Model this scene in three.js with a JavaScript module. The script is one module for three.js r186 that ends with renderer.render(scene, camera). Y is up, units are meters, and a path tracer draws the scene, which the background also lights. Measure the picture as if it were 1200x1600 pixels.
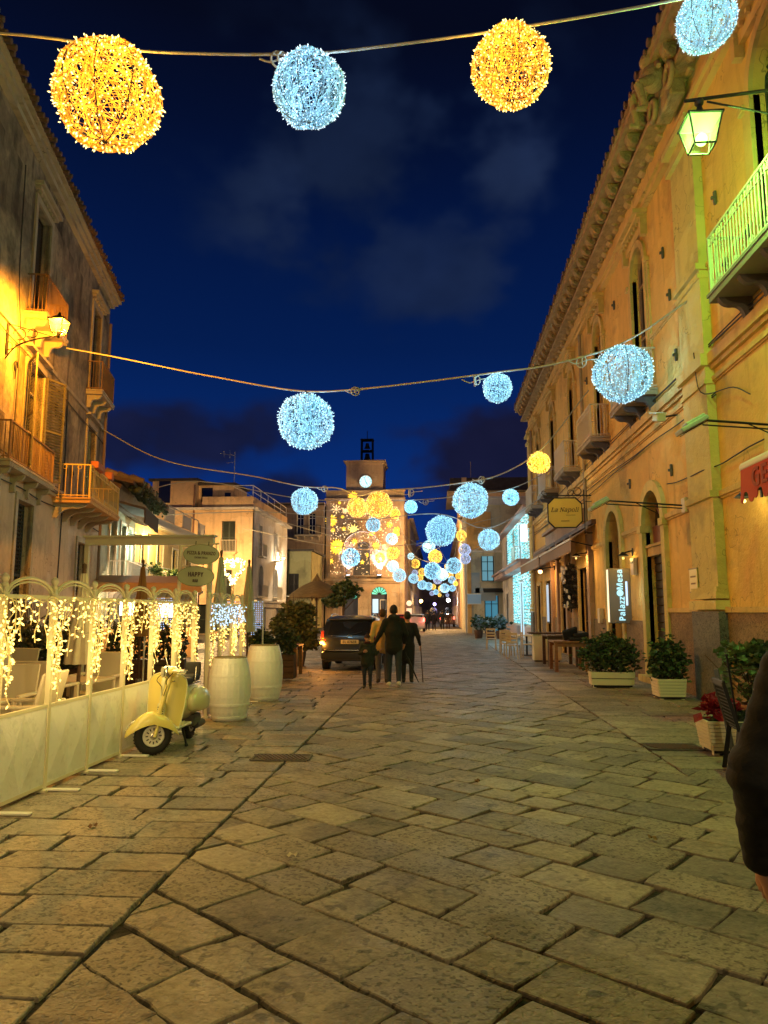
import * as THREE from 'three';
import { mergeGeometries, toCreasedNormals } from 'three/addons/utils/BufferGeometryUtils.js';
import { RoundedBoxGeometry } from 'three/addons/geometries/RoundedBoxGeometry.js';
import { FontLoader } from 'three/addons/loaders/FontLoader.js';
import { TextGeometry } from 'three/addons/geometries/TextGeometry.js';

// ---------------------------------------------------------------- camera, sky, exposure
const scene = new THREE.Scene();
const renderer = new THREE.WebGLRenderer({ antialias: true });
renderer.setSize(768, 1024);
renderer.toneMapping = THREE.LinearToneMapping;
renderer.toneMappingExposure = 1.1;
renderer.shadowMap.enabled = true;

const camera = new THREE.PerspectiveCamera(69.65, 0.75, 0.05, 900);
camera.position.set(0, 1.6, 0);
{
  const p = 7.77 * Math.PI / 180, y = 4.19 * Math.PI / 180;
  camera.lookAt(-Math.sin(y) * Math.cos(p), 1.6 + Math.sin(p), -Math.cos(y) * Math.cos(p));
}

// seeded random numbers
function rng(s) { return () => { s |= 0; s = s + 0x6D2B79F5 | 0; let t = Math.imul(s ^ s >>> 15, 1 | s); t = t + Math.imul(t ^ t >>> 7, 61 | t) ^ t; return ((t ^ t >>> 14) >>> 0) / 4294967296; }; }
const R = rng(20231);
const rr = (a, b) => a + (b - a) * R();
const clamp = (x, a = 0, b = 1) => Math.min(b, Math.max(a, x));
const mix = (a, b, t) => a + (b - a) * t;
const sstep = (a, b, x) => { const t = clamp((x - a) / (b - a)); return t * t * (3 - 2 * t); };
const PERM = new Uint8Array(512); { const r = rng(7), p = [...Array(256).keys()]; for (let i = 255; i > 0; i--) { const j = Math.floor(r() * (i + 1)); [p[i], p[j]] = [p[j], p[i]]; } for (let i = 0; i < 512; i++) PERM[i] = p[i & 255]; }
function vn(x, y, per) {          // tileable value noise, lattice period per
  const xi = Math.floor(x), yi = Math.floor(y), fx = x - xi, fy = y - yi;
  const m = (k) => ((k % per) + per) % per;
  const h = (a, b) => PERM[PERM[m(a) & 255] + (m(b) & 255)] / 255;
  const u = fx * fx * (3 - 2 * fx), v = fy * fy * (3 - 2 * fy);
  return mix(mix(h(xi, yi), h(xi + 1, yi), u), mix(h(xi, yi + 1), h(xi + 1, yi + 1), u), v);
}
function fbm(u, v, base, oct, gain = 0.5) { let a = 1, s = 0, t = 0, p = base; for (let i = 0; i < oct; i++) { s += a * vn(u * p + i * 0.37, v * p + i * 0.73, p); t += a; a *= gain; p *= 2; } return s / t; }
function vn3(x, y, z) {
  const xi = Math.floor(x), yi = Math.floor(y), zi = Math.floor(z), fx = x - xi, fy = y - yi, fz = z - zi;
  const h = (a, b, c) => PERM[PERM[PERM[a & 255] + (b & 255)] + (c & 255)] / 255;
  const s = (t) => t * t * (3 - 2 * t), u = s(fx), v = s(fy), w = s(fz);
  return mix(mix(mix(h(xi, yi, zi), h(xi + 1, yi, zi), u), mix(h(xi, yi + 1, zi), h(xi + 1, yi + 1, zi), u), v), mix(mix(h(xi, yi, zi + 1), h(xi + 1, yi, zi + 1), u), mix(h(xi, yi + 1, zi + 1), h(xi + 1, yi + 1, zi + 1), u), v), w);
}
function fbm3(x, y, z, oct) { let a = 1, s = 0, t = 0; for (let i = 0; i < oct; i++) { s += a * vn3(x, y, z); t += a; a *= 0.5; x = x * 2.03 + 11; y = y * 2.03 + 5; z = z * 2.03 + 3; } return s / t; }

{ // late dusk sky: deep blue, darker overhead, ragged clouds
  const W = 2048, H = 1024, d = new Float32Array(W * H * 4);
  const keys = [[-90, .0014, .010, .080], [0, .0035, .026, .19], [10, .0024, .0235, .155], [15, .0017, .0165, .108], [20, .0012, .0112, .072], [28, .001, .0072, .047], [35, .0011, .0042, .024], [41, .0014, .0026, .0105], [90, .0012, .002, .009]];
  const blobs = [ // azimuth (deg right of street axis), elevation, widths, cover, colour
    [-6, 33, 10, 7, 1.4, [.0065, .013, .038]], [0, 27.5, 7, 6, 1.3, [.007, .0155, .052]], [5, 32, 5.5, 6, 1.4, [.0105, .02, .056]], [-13, 29.5, 5, 4, 1.0, [.0085, .017, .05]],
    [4.5, 11.2, 6.5, 4.2, 3, [.0075, .0075, .024]], [-16, 13.8, 7, 2.6, 1.7, [.0065, .0085, .032]], [-25, 12.5, 6, 2.6, 1.6, [.0065, .0085, .032]], [-10.5, 8.6, 3.2, 3, 2.6, [.0055, .007, .024]],
    [60, 22, 24, 9, .9, [.010, .016, .05]], [-75, 26, 26, 8, .9, [.010, .016, .05]], [140, 18, 30, 7, 1, [.009, .012, .04]], [-140, 24, 30, 8, .9, [.010, .015, .05]],
  ];
  for (let j = 0; j < H; j++) for (let i = 0; i < W; i++) {
    const el = (j + 0.5) / H * 180 - 90, az = (i + 0.5) / W * 360 - 180; // az = atan2(z, x)
    let k = 0; while (k < keys.length - 2 && el > keys[k + 1][0]) k++;
    const t = clamp((el - keys[k][0]) / (keys[k + 1][0] - keys[k][0]));
    let c = [1, 2, 3].map((q) => mix(keys[k][q], keys[k + 1][q], t));
    if (el > 0) {
      const ce = Math.cos(el * Math.PI / 180), x = ce * Math.cos(az * Math.PI / 180), z = ce * Math.sin(az * Math.PI / 180), y = Math.sin(el * Math.PI / 180);
      const n = fbm3(x * 7 + 3, y * 12, z * 7, 6), n2 = fbm3(x * 17, y * 24 + 4, z * 17, 4);
      for (const b of blobs) {
        let da = az + 90 - b[0]; da = ((da + 540) % 360) - 180;
        const g = Math.exp(-(da * da) / (b[2] * b[2]) - (el - b[1]) ** 2 / (b[3] * b[3]));
        if (g < 0.02) continue;
        const cov = sstep(.41, .63, n * .72 + n2 * .28 + g * .34 - .14) * clamp(g * b[4] * 1.25);
        c = c.map((v, q) => mix(v, b[5][q] * (0.75 + n2 * .6), clamp(cov) * .93));
      }
    }
    d.set([c[0], c[1], c[2], 1], (j * W + i) * 4);
  }
  const t = new THREE.DataTexture(d, W, H, THREE.RGBAFormat, THREE.FloatType);
  t.mapping = THREE.EquirectangularReflectionMapping; t.magFilter = THREE.LinearFilter; t.needsUpdate = true;
  scene.background = t; scene.environment = t;
}
const sun = new THREE.DirectionalLight(new THREE.Color(.6, .75, 1), 0.015);   // the last of the dusk
sun.position.set(-60, 50, -90); sun.castShadow = true; sun.shadow.radius = 30;
Object.assign(sun.shadow.camera, { left: -60, right: 60, top: 60, bottom: -60, far: 300 });
scene.add(sun, sun.target);

// ---------------------------------------------------------------- helpers
const taken = new Map();
function numbered(n) { const k = taken.get(n) ?? 0; taken.set(n, k + 1); return k ? `${n}_${String(k).padStart(3, '0')}` : n; }
function tag(o, label, category, group) { o.userData.label = label; o.userData.category = category; if (group) o.userData.group = group; return o; }
function thing(name, label, category, [x, y, z] = [0, 0, 0], turn = 0, group) {
  const o = new THREE.Group(); o.name = numbered(name); o.position.set(x, y, z); o.rotation.y = turn; scene.add(o); return tag(o, label, category, group);
}
function copyOf(src, name, label, [x, y, z], turn = 0, scale = 1) {
  const c = src.clone(); c.name = numbered(name); c.userData = { ...src.userData, label }; c.position.set(x, y, z); c.rotation.y = turn; c.scale.setScalar(scale); scene.add(c); return c;
}
function boxUV(g) {
  const p = g.attributes.position, uv = new Float32Array(p.count * 2), a = new THREE.Vector3(), b = new THREE.Vector3(), c = new THREE.Vector3();
  for (let i = 0; i < p.count; i += 3) {
    a.fromBufferAttribute(p, i); b.fromBufferAttribute(p, i + 1).sub(a); c.fromBufferAttribute(p, i + 2).sub(a); b.cross(c);
    const nx = Math.abs(b.x), ny = Math.abs(b.y), nz = Math.abs(b.z);
    for (let k = 0; k < 3; k++) { a.fromBufferAttribute(p, i + k); const [s, t] = nx >= ny && nx >= nz ? [a.z, a.y] : ny >= nz ? [a.x, a.z] : [a.x, a.y]; uv[(i + k) * 2] = s; uv[(i + k) * 2 + 1] = t; }
  }
  g.setAttribute('uv', new THREE.BufferAttribute(uv, 2)); return g;
}
function M(list) {                                   // merges geometries, uv in metres
  const gs = [].concat(list).flat(9).filter(Boolean).map((g) => { let h = g.index ? g.toNonIndexed() : g.clone(); for (const k of Object.keys(h.attributes)) if (!['position', 'normal'].includes(k)) h.deleteAttribute(k); h.morphAttributes = {}; h.clearGroups(); return h; });
  return boxUV(gs.length === 1 ? gs[0] : mergeGeometries(gs));
}
function mesh(name, geos, m, parent) {
  const o = new THREE.Mesh(Array.isArray(geos) ? M(geos) : geos, m); o.name = parent ? name : numbered(name); o.castShadow = o.receiveShadow = true; (parent ?? scene).add(o); return o;
}
const struct = (o) => { o.userData.kind = 'structure'; return o; };
const stuff = (o) => { o.userData.kind = 'stuff'; return o; };
const V = (x, y, z) => new THREE.Vector3(x, y, z);
function put(g, x = 0, y = 0, z = 0, rx = 0, ry = 0, rz = 0) { g.applyMatrix4(new THREE.Matrix4().compose(V(x, y, z), new THREE.Quaternion().setFromEuler(new THREE.Euler(rx, ry, rz)), V(1, 1, 1))); return g; }
const box = (w, h, d, x = 0, y = 0, z = 0, rx = 0, ry = 0, rz = 0) => put(new THREE.BoxGeometry(w, h, d), x, y, z, rx, ry, rz);
const rbox = (w, h, d, r, x = 0, y = 0, z = 0, rx = 0, ry = 0, rz = 0, s = 2) => put(new RoundedBoxGeometry(w, h, d, s, Math.min(r, w / 2.01, h / 2.01, d / 2.01)), x, y, z, rx, ry, rz);
const cyl = (r0, r1, h, x = 0, y = 0, z = 0, n = 12, rx = 0, ry = 0, rz = 0) => put(new THREE.CylinderGeometry(r1, r0, h, n), x, y, z, rx, ry, rz);
const ball = (r, x = 0, y = 0, z = 0, n = 12, sx = 1, sy = 1, sz = 1) => put(new THREE.SphereGeometry(r, n, Math.max(4, n * .7 | 0)).scale(sx, sy, sz), x, y, z);
const lathe = (pts, n = 20, x = 0, y = 0, z = 0) => put(new THREE.LatheGeometry(pts.map((p) => new THREE.Vector2(p[0], p[1])), n), x, y, z);
const tube = (pts, r, n = 6, seg = 0, closed = false) => new THREE.TubeGeometry(new THREE.CatmullRomCurve3(pts.map((p) => V(...p)), closed), seg || Math.max(3, pts.length * 4), r, n, closed);
function bar(a, b, r, n = 6, r2 = r) { const A = V(...a), B = V(...b), L = A.distanceTo(B), g = new THREE.CylinderGeometry(r2, r, L, n); g.applyQuaternion(new THREE.Quaternion().setFromUnitVectors(V(0, 1, 0), B.clone().sub(A).normalize())); g.translate((A.x + B.x) / 2, (A.y + B.y) / 2, (A.z + B.z) / 2); return g; }
function beam(a, b, w, h) { const A = V(...a), B = V(...b), L = A.distanceTo(B), g = new THREE.BoxGeometry(w, h, L); const m = new THREE.Matrix4().lookAt(A, B, V(0, 1, 0.001)); g.applyMatrix4(m); g.translate((A.x + B.x) / 2, (A.y + B.y) / 2, (A.z + B.z) / 2); return g; }
function extr(shape, depth, z = 0, bevel = 0, seg = 10) { const g = new THREE.ExtrudeGeometry(shape, { depth, bevelEnabled: bevel > 0, bevelSize: bevel, bevelThickness: bevel, bevelSegments: 1, curveSegments: seg }); g.translate(0, 0, z); return g; }
function poly(pts) { const s = new THREE.Shape(); pts.forEach((p, i) => i ? s.lineTo(...p) : s.moveTo(...p)); s.closePath(); return s; }
function archPath(P, x, y, w, h, arch) {             // opening outline, x = its middle, y = its sill
  const l = x - w / 2, r = x + w / 2; P.moveTo(l, y); P.lineTo(r, y);
  if (arch) { P.lineTo(r, y + h - w / 2); P.absarc(x, y + h - w / 2, w / 2, 0, Math.PI, false); } else { P.lineTo(r, y + h); P.lineTo(l, y + h); }
  P.lineTo(l, y); return P;
}
const archShape = (...a) => archPath(new THREE.Shape(), ...a), archHole = (...a) => archPath(new THREE.Path(), ...a);
function wallGeo(x0, x1, y0, y1, holes, t = 0.4) {    // a wall facing +z, its face at z = 0
  const s = poly([[x0, y0], [x1, y0], [x1, y1], [x0, y1]]); for (const h of holes) s.holes.push(archHole(...h)); return extr(s, t, -t, 0, 12);
}
function ringGeo(x, y, w, h, arch, b, t, z = 0, sill = 0) { const s = archShape(x, y - sill, w + 2 * b, h + b + sill, arch); s.holes.push(archHole(x, y + .001, w, h, arch)); return extr(s, t, z, 0, 12); }

// ---------------------------------------------------------------- textures
const toS = (c) => { c = clamp(c); return Math.round(255 * (c <= .0031308 ? 12.92 * c : 1.055 * c ** (1 / 2.4) - .055)); };
function tex(n, metres, fn, color = true) {
  const d = new Uint8Array(n * n * 4);
  for (let j = 0; j < n; j++) for (let i = 0; i < n; i++) { const c = fn((i + .5) / n, (j + .5) / n), k = (j * n + i) * 4; if (color) { d[k] = toS(c[0]); d[k + 1] = toS(c[1]); d[k + 2] = toS(c[2]); } else d[k] = d[k + 1] = d[k + 2] = Math.round(255 * clamp(c)); d[k + 3] = 255; }
  const t = new THREE.DataTexture(d, n, n); t.wrapS = t.wrapT = THREE.RepeatWrapping; t.magFilter = THREE.LinearFilter; t.repeat.set(1 / metres, 1 / metres); if (color) t.colorSpace = THREE.SRGBColorSpace; t.needsUpdate = true; return t;
}
const grain = tex(512, .9, (u, v) => fbm(u, v, 16, 5, .7), false);
const rough1 = tex(512, 2.3, (u, v) => .55 + .4 * fbm(u, v, 6, 5, .6), false);
const plasterT = tex(1024, 7, (u, v) => {           // painted render: blotches, runs and grime
  const a = fbm(u, v, 4, 5), b = fbm(u, v * .25, 24, 4), c = fbm(u, v, 40, 3), run = sstep(.55, .8, fbm(u, v * .12, 32, 3)) * .22;
  const cr = Math.abs(fbm(u + .7, v + .2, 6, 5, .6) - .5), crack = (1 - sstep(.0015, .005, cr)) * sstep(.5, .6, fbm(u, v + .6, 5, 3)), pat = sstep(.6, .615, fbm(u + .1, v + .8, 5, 4, .45)) * .16;
  const k = (.78 + .26 * (a - .1) + .13 * (b - .5) + .13 * (c - .5) - run * .7 + pat * .6) * (1 - .5 * crack), dirt = sstep(.56, .74, fbm(u + .3, v + .1, 7, 5, .6));
  return [k * mix(1, .76, dirt), k * mix(.98, .73, dirt) * (1 + pat * .3), k * mix(.93, .72, dirt) * (1 + pat)];
});
const peelT = tex(1024, 6, (u, v) => {               // old render that has come away in patches
  const a = fbm(u, v, 5, 6, .55), b = fbm(u, v * .2, 20, 4), c = fbm(u, v, 48, 3, .6), p = sstep(.5, .56, a + .12 * (c - .5)), s = sstep(.52, .72, b);
  const k = .72 + .7 * (fbm(u, v, 9, 4) - .5) + .5 * (c - .5) - .25 * sstep(.5, .7, fbm(u + .2, v * .5, 6, 5, .6));
  return [mix(.44, .27, p) * k * mix(1, .5, s), mix(.36, .22, p) * k * mix(1, .48, s), mix(.25, .165, p) * k * mix(1, .48, s)];
});
const stoneT = tex(1024, 2.2, (u, v) => {            // hammered, pitted paving stone
  const a = fbm(u, v, 5, 5), b = fbm(u, v, 48, 4, .7), pit = sstep(.6, .72, fbm(u + .5, v, 110, 2, .5)), st = sstep(.55, .75, fbm(u, v + .4, 4, 4));
  const k = (.72 + .5 * (a - .5) + .5 * (b - .5) + .34 * (vn(u * 240, v * 240, 240) - .5) * (.35 + vn(u * 9, v * 9, 9))) * (1 - .5 * pit) * (1 - .16 * st); return [k, k * .97, k * .9];
});
const stoneB = tex(1024, 2.2, (u, v) => { const b = fbm(u, v, 64, 3, .8), pit = sstep(.6, .72, fbm(u + .5, v, 110, 2, .5)); return .35 + .35 * b + .25 * fbm(u, v, 10, 3) + .3 * (vn(u * 240, v * 240, 240) - .5) - .45 * pit; }, false);
const scuffT = tex(512, 1.7, (u, v) => { const k = 1 - .2 * sstep(.5, .78, fbm(u, v, 5, 5, .65)) - .1 * sstep(.66, .74, fbm(u + .3, v + .6, 24, 3)) - .06 * fbm(u, v, 60, 2); return [k, k * .985, k * .95]; });
const stoneS = tex(1024, 2.6, (u, v) => {            // foot-worn stone: smoother, with stains and a few chips
  const a = fbm(u, v, 4, 6, .6), b = fbm(u, v, 90, 3, .7), st = sstep(.5, .7, fbm(u + .1, v + .4, 6, 5, .6)), chip = sstep(.7, .76, fbm(u + .5, v + .2, 30, 3, .6)), vein = (1 - sstep(.004, .012, Math.abs(fbm(u + .4, v, 5, 5) - .5))) * .18;
  const k = (.7 + .7 * (a - .5) + .6 * (b - .5) - vein) * (1 - .5 * chip) * (1 - .32 * st); return [k, k * .97, k * .91];
});
const woodT = tex(512, 1.2, (u, v) => { const g = fbm(u * .15, v, 40, 4, .6), k = .65 + .6 * (g - .5) + .3 * (fbm(u, v, 4, 3) - .5); return [k, k * .95, k * .88]; });
const tileT = tex(512, 1.6, (u, v) => { const k = .5 + .8 * fbm(u, v, 8, 5, .6); return [k, k * .95, k * .9]; });

// ---------------------------------------------------------------- materials
const C = (r, g, b) => new THREE.Color().setRGB(r, g, b);
const mat = (r, g, b, rough = .85, o = {}) => new THREE.MeshStandardMaterial({ color: C(r, g, b), roughness: rough, side: THREE.DoubleSide, ...o });
const glow = (r, g, b, k = 1, base = .6) => mat(base * r, base * g, base * b, .6, { emissive: C(r, g, b), emissiveIntensity: k });
const plaster = (r, g, b, bump = .012) => mat(r, g, b, .92, { map: plasterT, bumpMap: grain, bumpScale: bump });
const K = {
  ochre: plaster(.78, .5, .14), ochreTrim: plaster(.68, .47, .17), ochrePil: plaster(.68, .56, .21), carved: mat(.42, .31, .17, .95, { map: tileT, bumpMap: grain, bumpScale: .03 }),
  left: mat(1, 1, 1, .95, { map: peelT, bumpMap: grain, bumpScale: .018 }), leftTrim: plaster(.46, .4, .3), leftLow: plaster(.62, .5, .36),
  peach: plaster(.72, .5, .3), white: plaster(.72, .68, .64), yellow: plaster(.74, .55, .26), beige: plaster(.62, .56, .42), church: plaster(.5, .35, .24), churchTrim: plaster(.5, .38, .27), dim: plaster(.34, .26, .19), olive: plaster(.3, .27, .13), brown: plaster(.42, .28, .19), orange: plaster(.7, .4, .14),
  baseStone: mat(.34, .24, .13, .85, { map: stoneT, bumpMap: stoneB, bumpScale: .01 }), darkStone: mat(.2, .21, .2, .8, { map: stoneT, bumpMap: stoneB, bumpScale: .01 }),
  iron: mat(.018, .018, .02, .55, { metalness: .4 }), ironGreenLit: mat(.55, .62, .5, .5), ironCream: mat(.6, .52, .4, .6), ironRust: mat(.26, .15, .07, .8), slab: plaster(.42, .36, .28), slabDark: mat(.1, .09, .09, .9, { bumpMap: grain, bumpScale: .01 }),  // near balcony rail: white iron with the green lantern light mixed into its colour
  glass: mat(.012, .014, .018, .08), glassBlue: mat(.03, .05, .09, .1), shutterGreen: mat(.05, .07, .06, .6, { map: woodT }), shutterBrown: mat(.04, .026, .018, .65, { map: woodT }), shutterOlive: mat(.22, .2, .1, .7, { map: woodT }), woodDark: mat(.13, .07, .04, .7, { map: woodT, bumpMap: grain, bumpScale: .003 }), woodWarm: mat(.36, .17, .06, .6, { map: woodT, bumpMap: grain, bumpScale: .003 }), woodBlack: mat(.03, .022, .018, .6, { map: woodT }),
  frameWhite: mat(.6, .57, .48, .6), cream: mat(.7, .64, .46, .55), whitePaint: mat(.86, .86, .86, .5, { map: scuffT, bumpMap: grain, bumpScale: .003, roughnessMap: rough1 }), whiteMetal: mat(.74, .72, .66, .42), greyMetal: mat(.3, .3, .29, .4, { metalness: .6 }), chrome: mat(.75, .75, .74, .16, { metalness: 1 }), rubber: mat(.014, .014, .015, .8), black: mat(.012, .012, .013, .7), cableMat: mat(.42, .4, .36, .6), cableDark: mat(.03, .028, .026, .7),
  tile: mat(.16, .1, .07, .9, { map: tileT, bumpMap: grain, bumpScale: .01 }), roofDark: mat(.07, .06, .055, .9, { map: tileT }), awning: mat(.3, .2, .13, .9, { bumpMap: grain, bumpScale: .004 }), awningRed: mat(.5, .065, .025, .85, { bumpMap: grain, bumpScale: .003 }), canvas: mat(.56, .5, .37, .9, { bumpMap: grain, bumpScale: .006 }), thatch: mat(.33, .22, .1, 1, { map: woodT }),
};

// ================================================================ THE GROUND AND THE PAVING
{
  const g = struct(mesh('ground', [box(700, .4, 700, 0, -.224, -150)], mat(.045, .038, .03, .95, { map: stoneT, bumpMap: grain, bumpScale: .02 })));
  tag(g, 'dark earthy bed under and between the paving stones of the square', 'ground');
}
{
  const pv = thing('pavement', 'worn stone slab paving of the street, laid diagonally in its middle', 'pavement'); struct(pv);
  const tints = [[.40, .345, .27], [.32, .28, .225], [.455, .4, .315], [.28, .25, .21], [.38, .33, .27]];
  const sm = tints.map((c, i) => mat(...c, .85, { map: i === 0 || i === 2 || i === 3 ? stoneS : stoneT, bumpMap: stoneB, bumpScale: .007, roughnessMap: rough1 }));
  const stones = [], r = rng(99), q = (a, b) => a + (b - a) * r();
  const clip = (P, nx, nz, d) => { const o = []; for (let i = 0; i < P.length; i++) { const a = P[i], b = P[(i + 1) % P.length], da = a[0] * nx + a[1] * nz - d, db = b[0] * nx + b[1] * nz - d; if (da >= 0) o.push(a); if (da * db < 0) { const t = da / (da - db); o.push([mix(a[0], b[0], t), mix(a[1], b[1], t)]); } } return o; };
  const area = (P) => { let s = 0; P.forEach((a, i) => { const b = P[(i + 1) % P.length]; s += a[0] * b[1] - b[0] * a[1]; }); return s / 2; };
  const add = (P, gap) => { if (P.length < 3) return; let A = area(P); if (A < 0) { P.reverse(); A = -A; } if (A < .012) return; const c = P.reduce((s, p) => [s[0] + p[0] / P.length, s[1] + p[1] / P.length], [0, 0]); stones.push({ P, c, A, gap }); };
  const jig = (p, k) => [p[0] + q(-k, k), p[1] + q(-k, k)];
  // the middle of the street: courses at an angle
  const ca = Math.cos(38.5 * Math.PI / 180), sa = Math.sin(38.5 * Math.PI / 180);
  const W = (s, t) => [s * sa + t * ca, -s * ca + t * sa];
  for (let s = -6; s < 62;) {
    const w = q(.31, .47), far = s > 26; let t = (-2.4 - s * sa) / ca + q(-.6, 0); const end = (6.2 - s * sa) / ca;
    while (t < end) {
      const l = q(.36, .72), k = .014;
      let P = [W(s, t), W(s, t + l), W(s + w, t + l + q(-.03, .03)), W(s + w, t + q(-.03, .03))].map((p) => jig(p, k));
      t += l;
      const cx = (P[0][0] + P[2][0]) / 2, cz = (P[0][1] + P[2][1]) / 2;
      if (cz > 4 || cz < -72) continue;
      P = clip(P, 1, 0, -1.664); if (P.length < 3) continue;
      const zs = P.map((p) => p[1]), xs = P.map((p) => p[0]), gp = q(.004, .009);
      if (Math.max(...xs) < 2.46 || Math.min(...zs) > -8.08 || Math.max(...zs) < -41) { add(P, gp); continue; }
      if (Math.min(...xs) < 2.43) add(clip(P, -1, 0, -2.445), gp);
      if (Math.max(...zs) > -8.08) add(clip(clip(P, 1, 0, 2.44), 0, 1, -8.08), gp);
    }
    s += w;
  }
  // the left margin beside the white fence: courses across the street
  for (let z = 4; z > -50;) {
    const w = q(.3, .44); let x = -1.676; const lim = z < -24 ? -12 : -8;
    while (x > lim) { const l = q(.4, .75); add([[x, z], [x - l, z], [x - l + q(-.03, .03), z - w], [x + (x < -1.7 ? q(-.03, .03) : 0), z - w]].map((p, i) => x < -1.7 ? jig(p, .01) : p), q(.004, .009)); x -= l; }
    z -= w;
  }
  // the right margin before the palazzo: broad smooth slabs
  for (let z = -8.1; z > -41;) { const w = q(.55, .8); let x = 2.46; while (x < 5) { const l = Math.min(q(.7, 1.3), 5.0 - x + .01); add([[x, z], [x + l, z], [x + l, z - w], [x, z - w]].map((p, i) => jig(p, .008)), q(.004, .008)); x += l; } z -= w; }
  const inset = (P, g) => P.map((p, i) => {
    const a = P[(i + P.length - 1) % P.length], b = P[(i + 1) % P.length];
    const n = (s, e) => { const x = e[0] - s[0], y = e[1] - s[1], l = Math.hypot(x, y) || 1; return [-y / l, x / l]; };
    const n1 = n(a, p), n2 = n(p, b), d = 1 + n1[0] * n2[0] + n1[1] * n2[1]; if (d < .3) return p;
    return [p[0] + g * (n1[0] + n2[0]) / d, p[1] + g * (n1[1] + n2[1]) / d];
  });
  function slab(s, fine) {
    let P = inset(s.P, s.gap); if (area(P) < .006) return null;
    const o = []; // outline, more points on near stones
    P.forEach((p, i) => { const b = P[(i + 1) % P.length], L = Math.hypot(b[0] - p[0], b[1] - p[1]), n = fine ? Math.min(6, Math.max(2, Math.round(L / .12))) : 1; for (let k = 0; k < n; k++) { const t = k / n, j = fine && k ? q(-.012, .007) : 0, nx = -(b[1] - p[1]) / L, nz = (b[0] - p[0]) / L; let x = mix(p[0], b[0], t) - nx * j, z = mix(p[1], b[1], t) - nz * j; if (fine && !k) { x = mix(x, s.c[0], .028); z = mix(z, s.c[1], .028); } o.push([x, z]); } });
    const h = q(-.004, .004), tx = q(-.012, .012), tz = q(-.012, .012), ou = q(0, 9), ov = q(0, 9);
    const Y = (p) => h + (p[0] - s.c[0]) * tx + (p[1] - s.c[1]) * tz;
    const mid = o.map((p) => [p[0], Y(p) - .0055, p[1]]), top = o.map((p) => { const L = Math.hypot(p[0] - s.c[0], p[1] - s.c[1]), k = Math.max(0, 1 - .0065 / L); const x = s.c[0] + (p[0] - s.c[0]) * k, z = s.c[1] + (p[1] - s.c[1]) * k; return [x, Y([x, z]) + (fine ? q(-.0012, .0012) : 0), z]; }), bot = o.map((p) => [p[0], -.034, p[1]]);
    const v = [], c = [s.c[0], h + .0015, s.c[1]], N = o.length;
    for (let i = 0; i < N; i++) { const k = (i + 1) % N; v.push(c, top[k], top[i], top[i], top[k], mid[k], top[i], mid[k], mid[i], mid[i], mid[k], bot[k], mid[i], bot[k], bot[i]); }
    const g = new THREE.BufferGeometry(); g.setAttribute('position', new THREE.Float32BufferAttribute(v.flat(), 3)); g.computeVertexNormals();
    g.setAttribute('uv', new THREE.Float32BufferAttribute(v.flatMap((p) => [p[0] + ou + (p[1] < -.02 ? .03 : 0), p[2] + ov]), 2)); return g;
  }
  for (const s of stones) { const D = -s.c[1], x = s.c[0] / Math.max(D, .1); s.show = D > 1.9 && x > -.72 && x < .4 && !(s.c[0] < -3.6) ? s.A / (D * D * D) : 0; }
  stones.sort((a, b) => b.show - a.show);
  const rest = [];
  stones.forEach((s, i) => {
    const k = Math.floor(r() * 5), fine = i < 700, g = slab(s, fine); if (!g) return;
    if (i < 296) mesh('paving_stone', g, sm[k], pv);
    else { const n = g.attributes.position.count, col = new Float32Array(n * 3), e = q(.9, 1.1); for (let j = 0; j < n; j++) col.set(tints[k].map((t) => t * e), j * 3); g.setAttribute('color', new THREE.BufferAttribute(col, 3)); rest.push(g); }
  });
  const m = mat(1, 1, 1, .78, { map: stoneT, bumpMap: stoneB, bumpScale: .006, roughnessMap: rough1, vertexColors: true });
  stuff(mesh('paving_stones', mergeGeometries(rest), m, pv));
}
for (const [x, z, w, d, l] of [[-1.75, -8.35, .62, .34, 'rusty iron drain grate in the paving near the yellow scooter'], [2.78, -9.35, .62, .4, 'rusty iron drain grate in the paving beside the poinsettia planter']]) {
  const t = thing('drain_grate', l, 'drain grate', [x, .006, z], 0);
  mesh('frame', [box(w, .012, .03, 0, 0, -d / 2), box(w, .012, .03, 0, 0, d / 2), box(.03, .012, d - .03, -w / 2, 0, 0), box(.03, .012, d - .03, w / 2, 0, 0), box(w, .004, d, 0, -.004, 0)], K.slabDark, t);
  for (let i = 1; i < 13; i++) mesh('bar', [box(.016, .012, d - .04, -w / 2 + i * w / 13, .004, 0, 0, .5)], mat(.12, .09, .07, .6, { metalness: .5 }), t);
}

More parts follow.
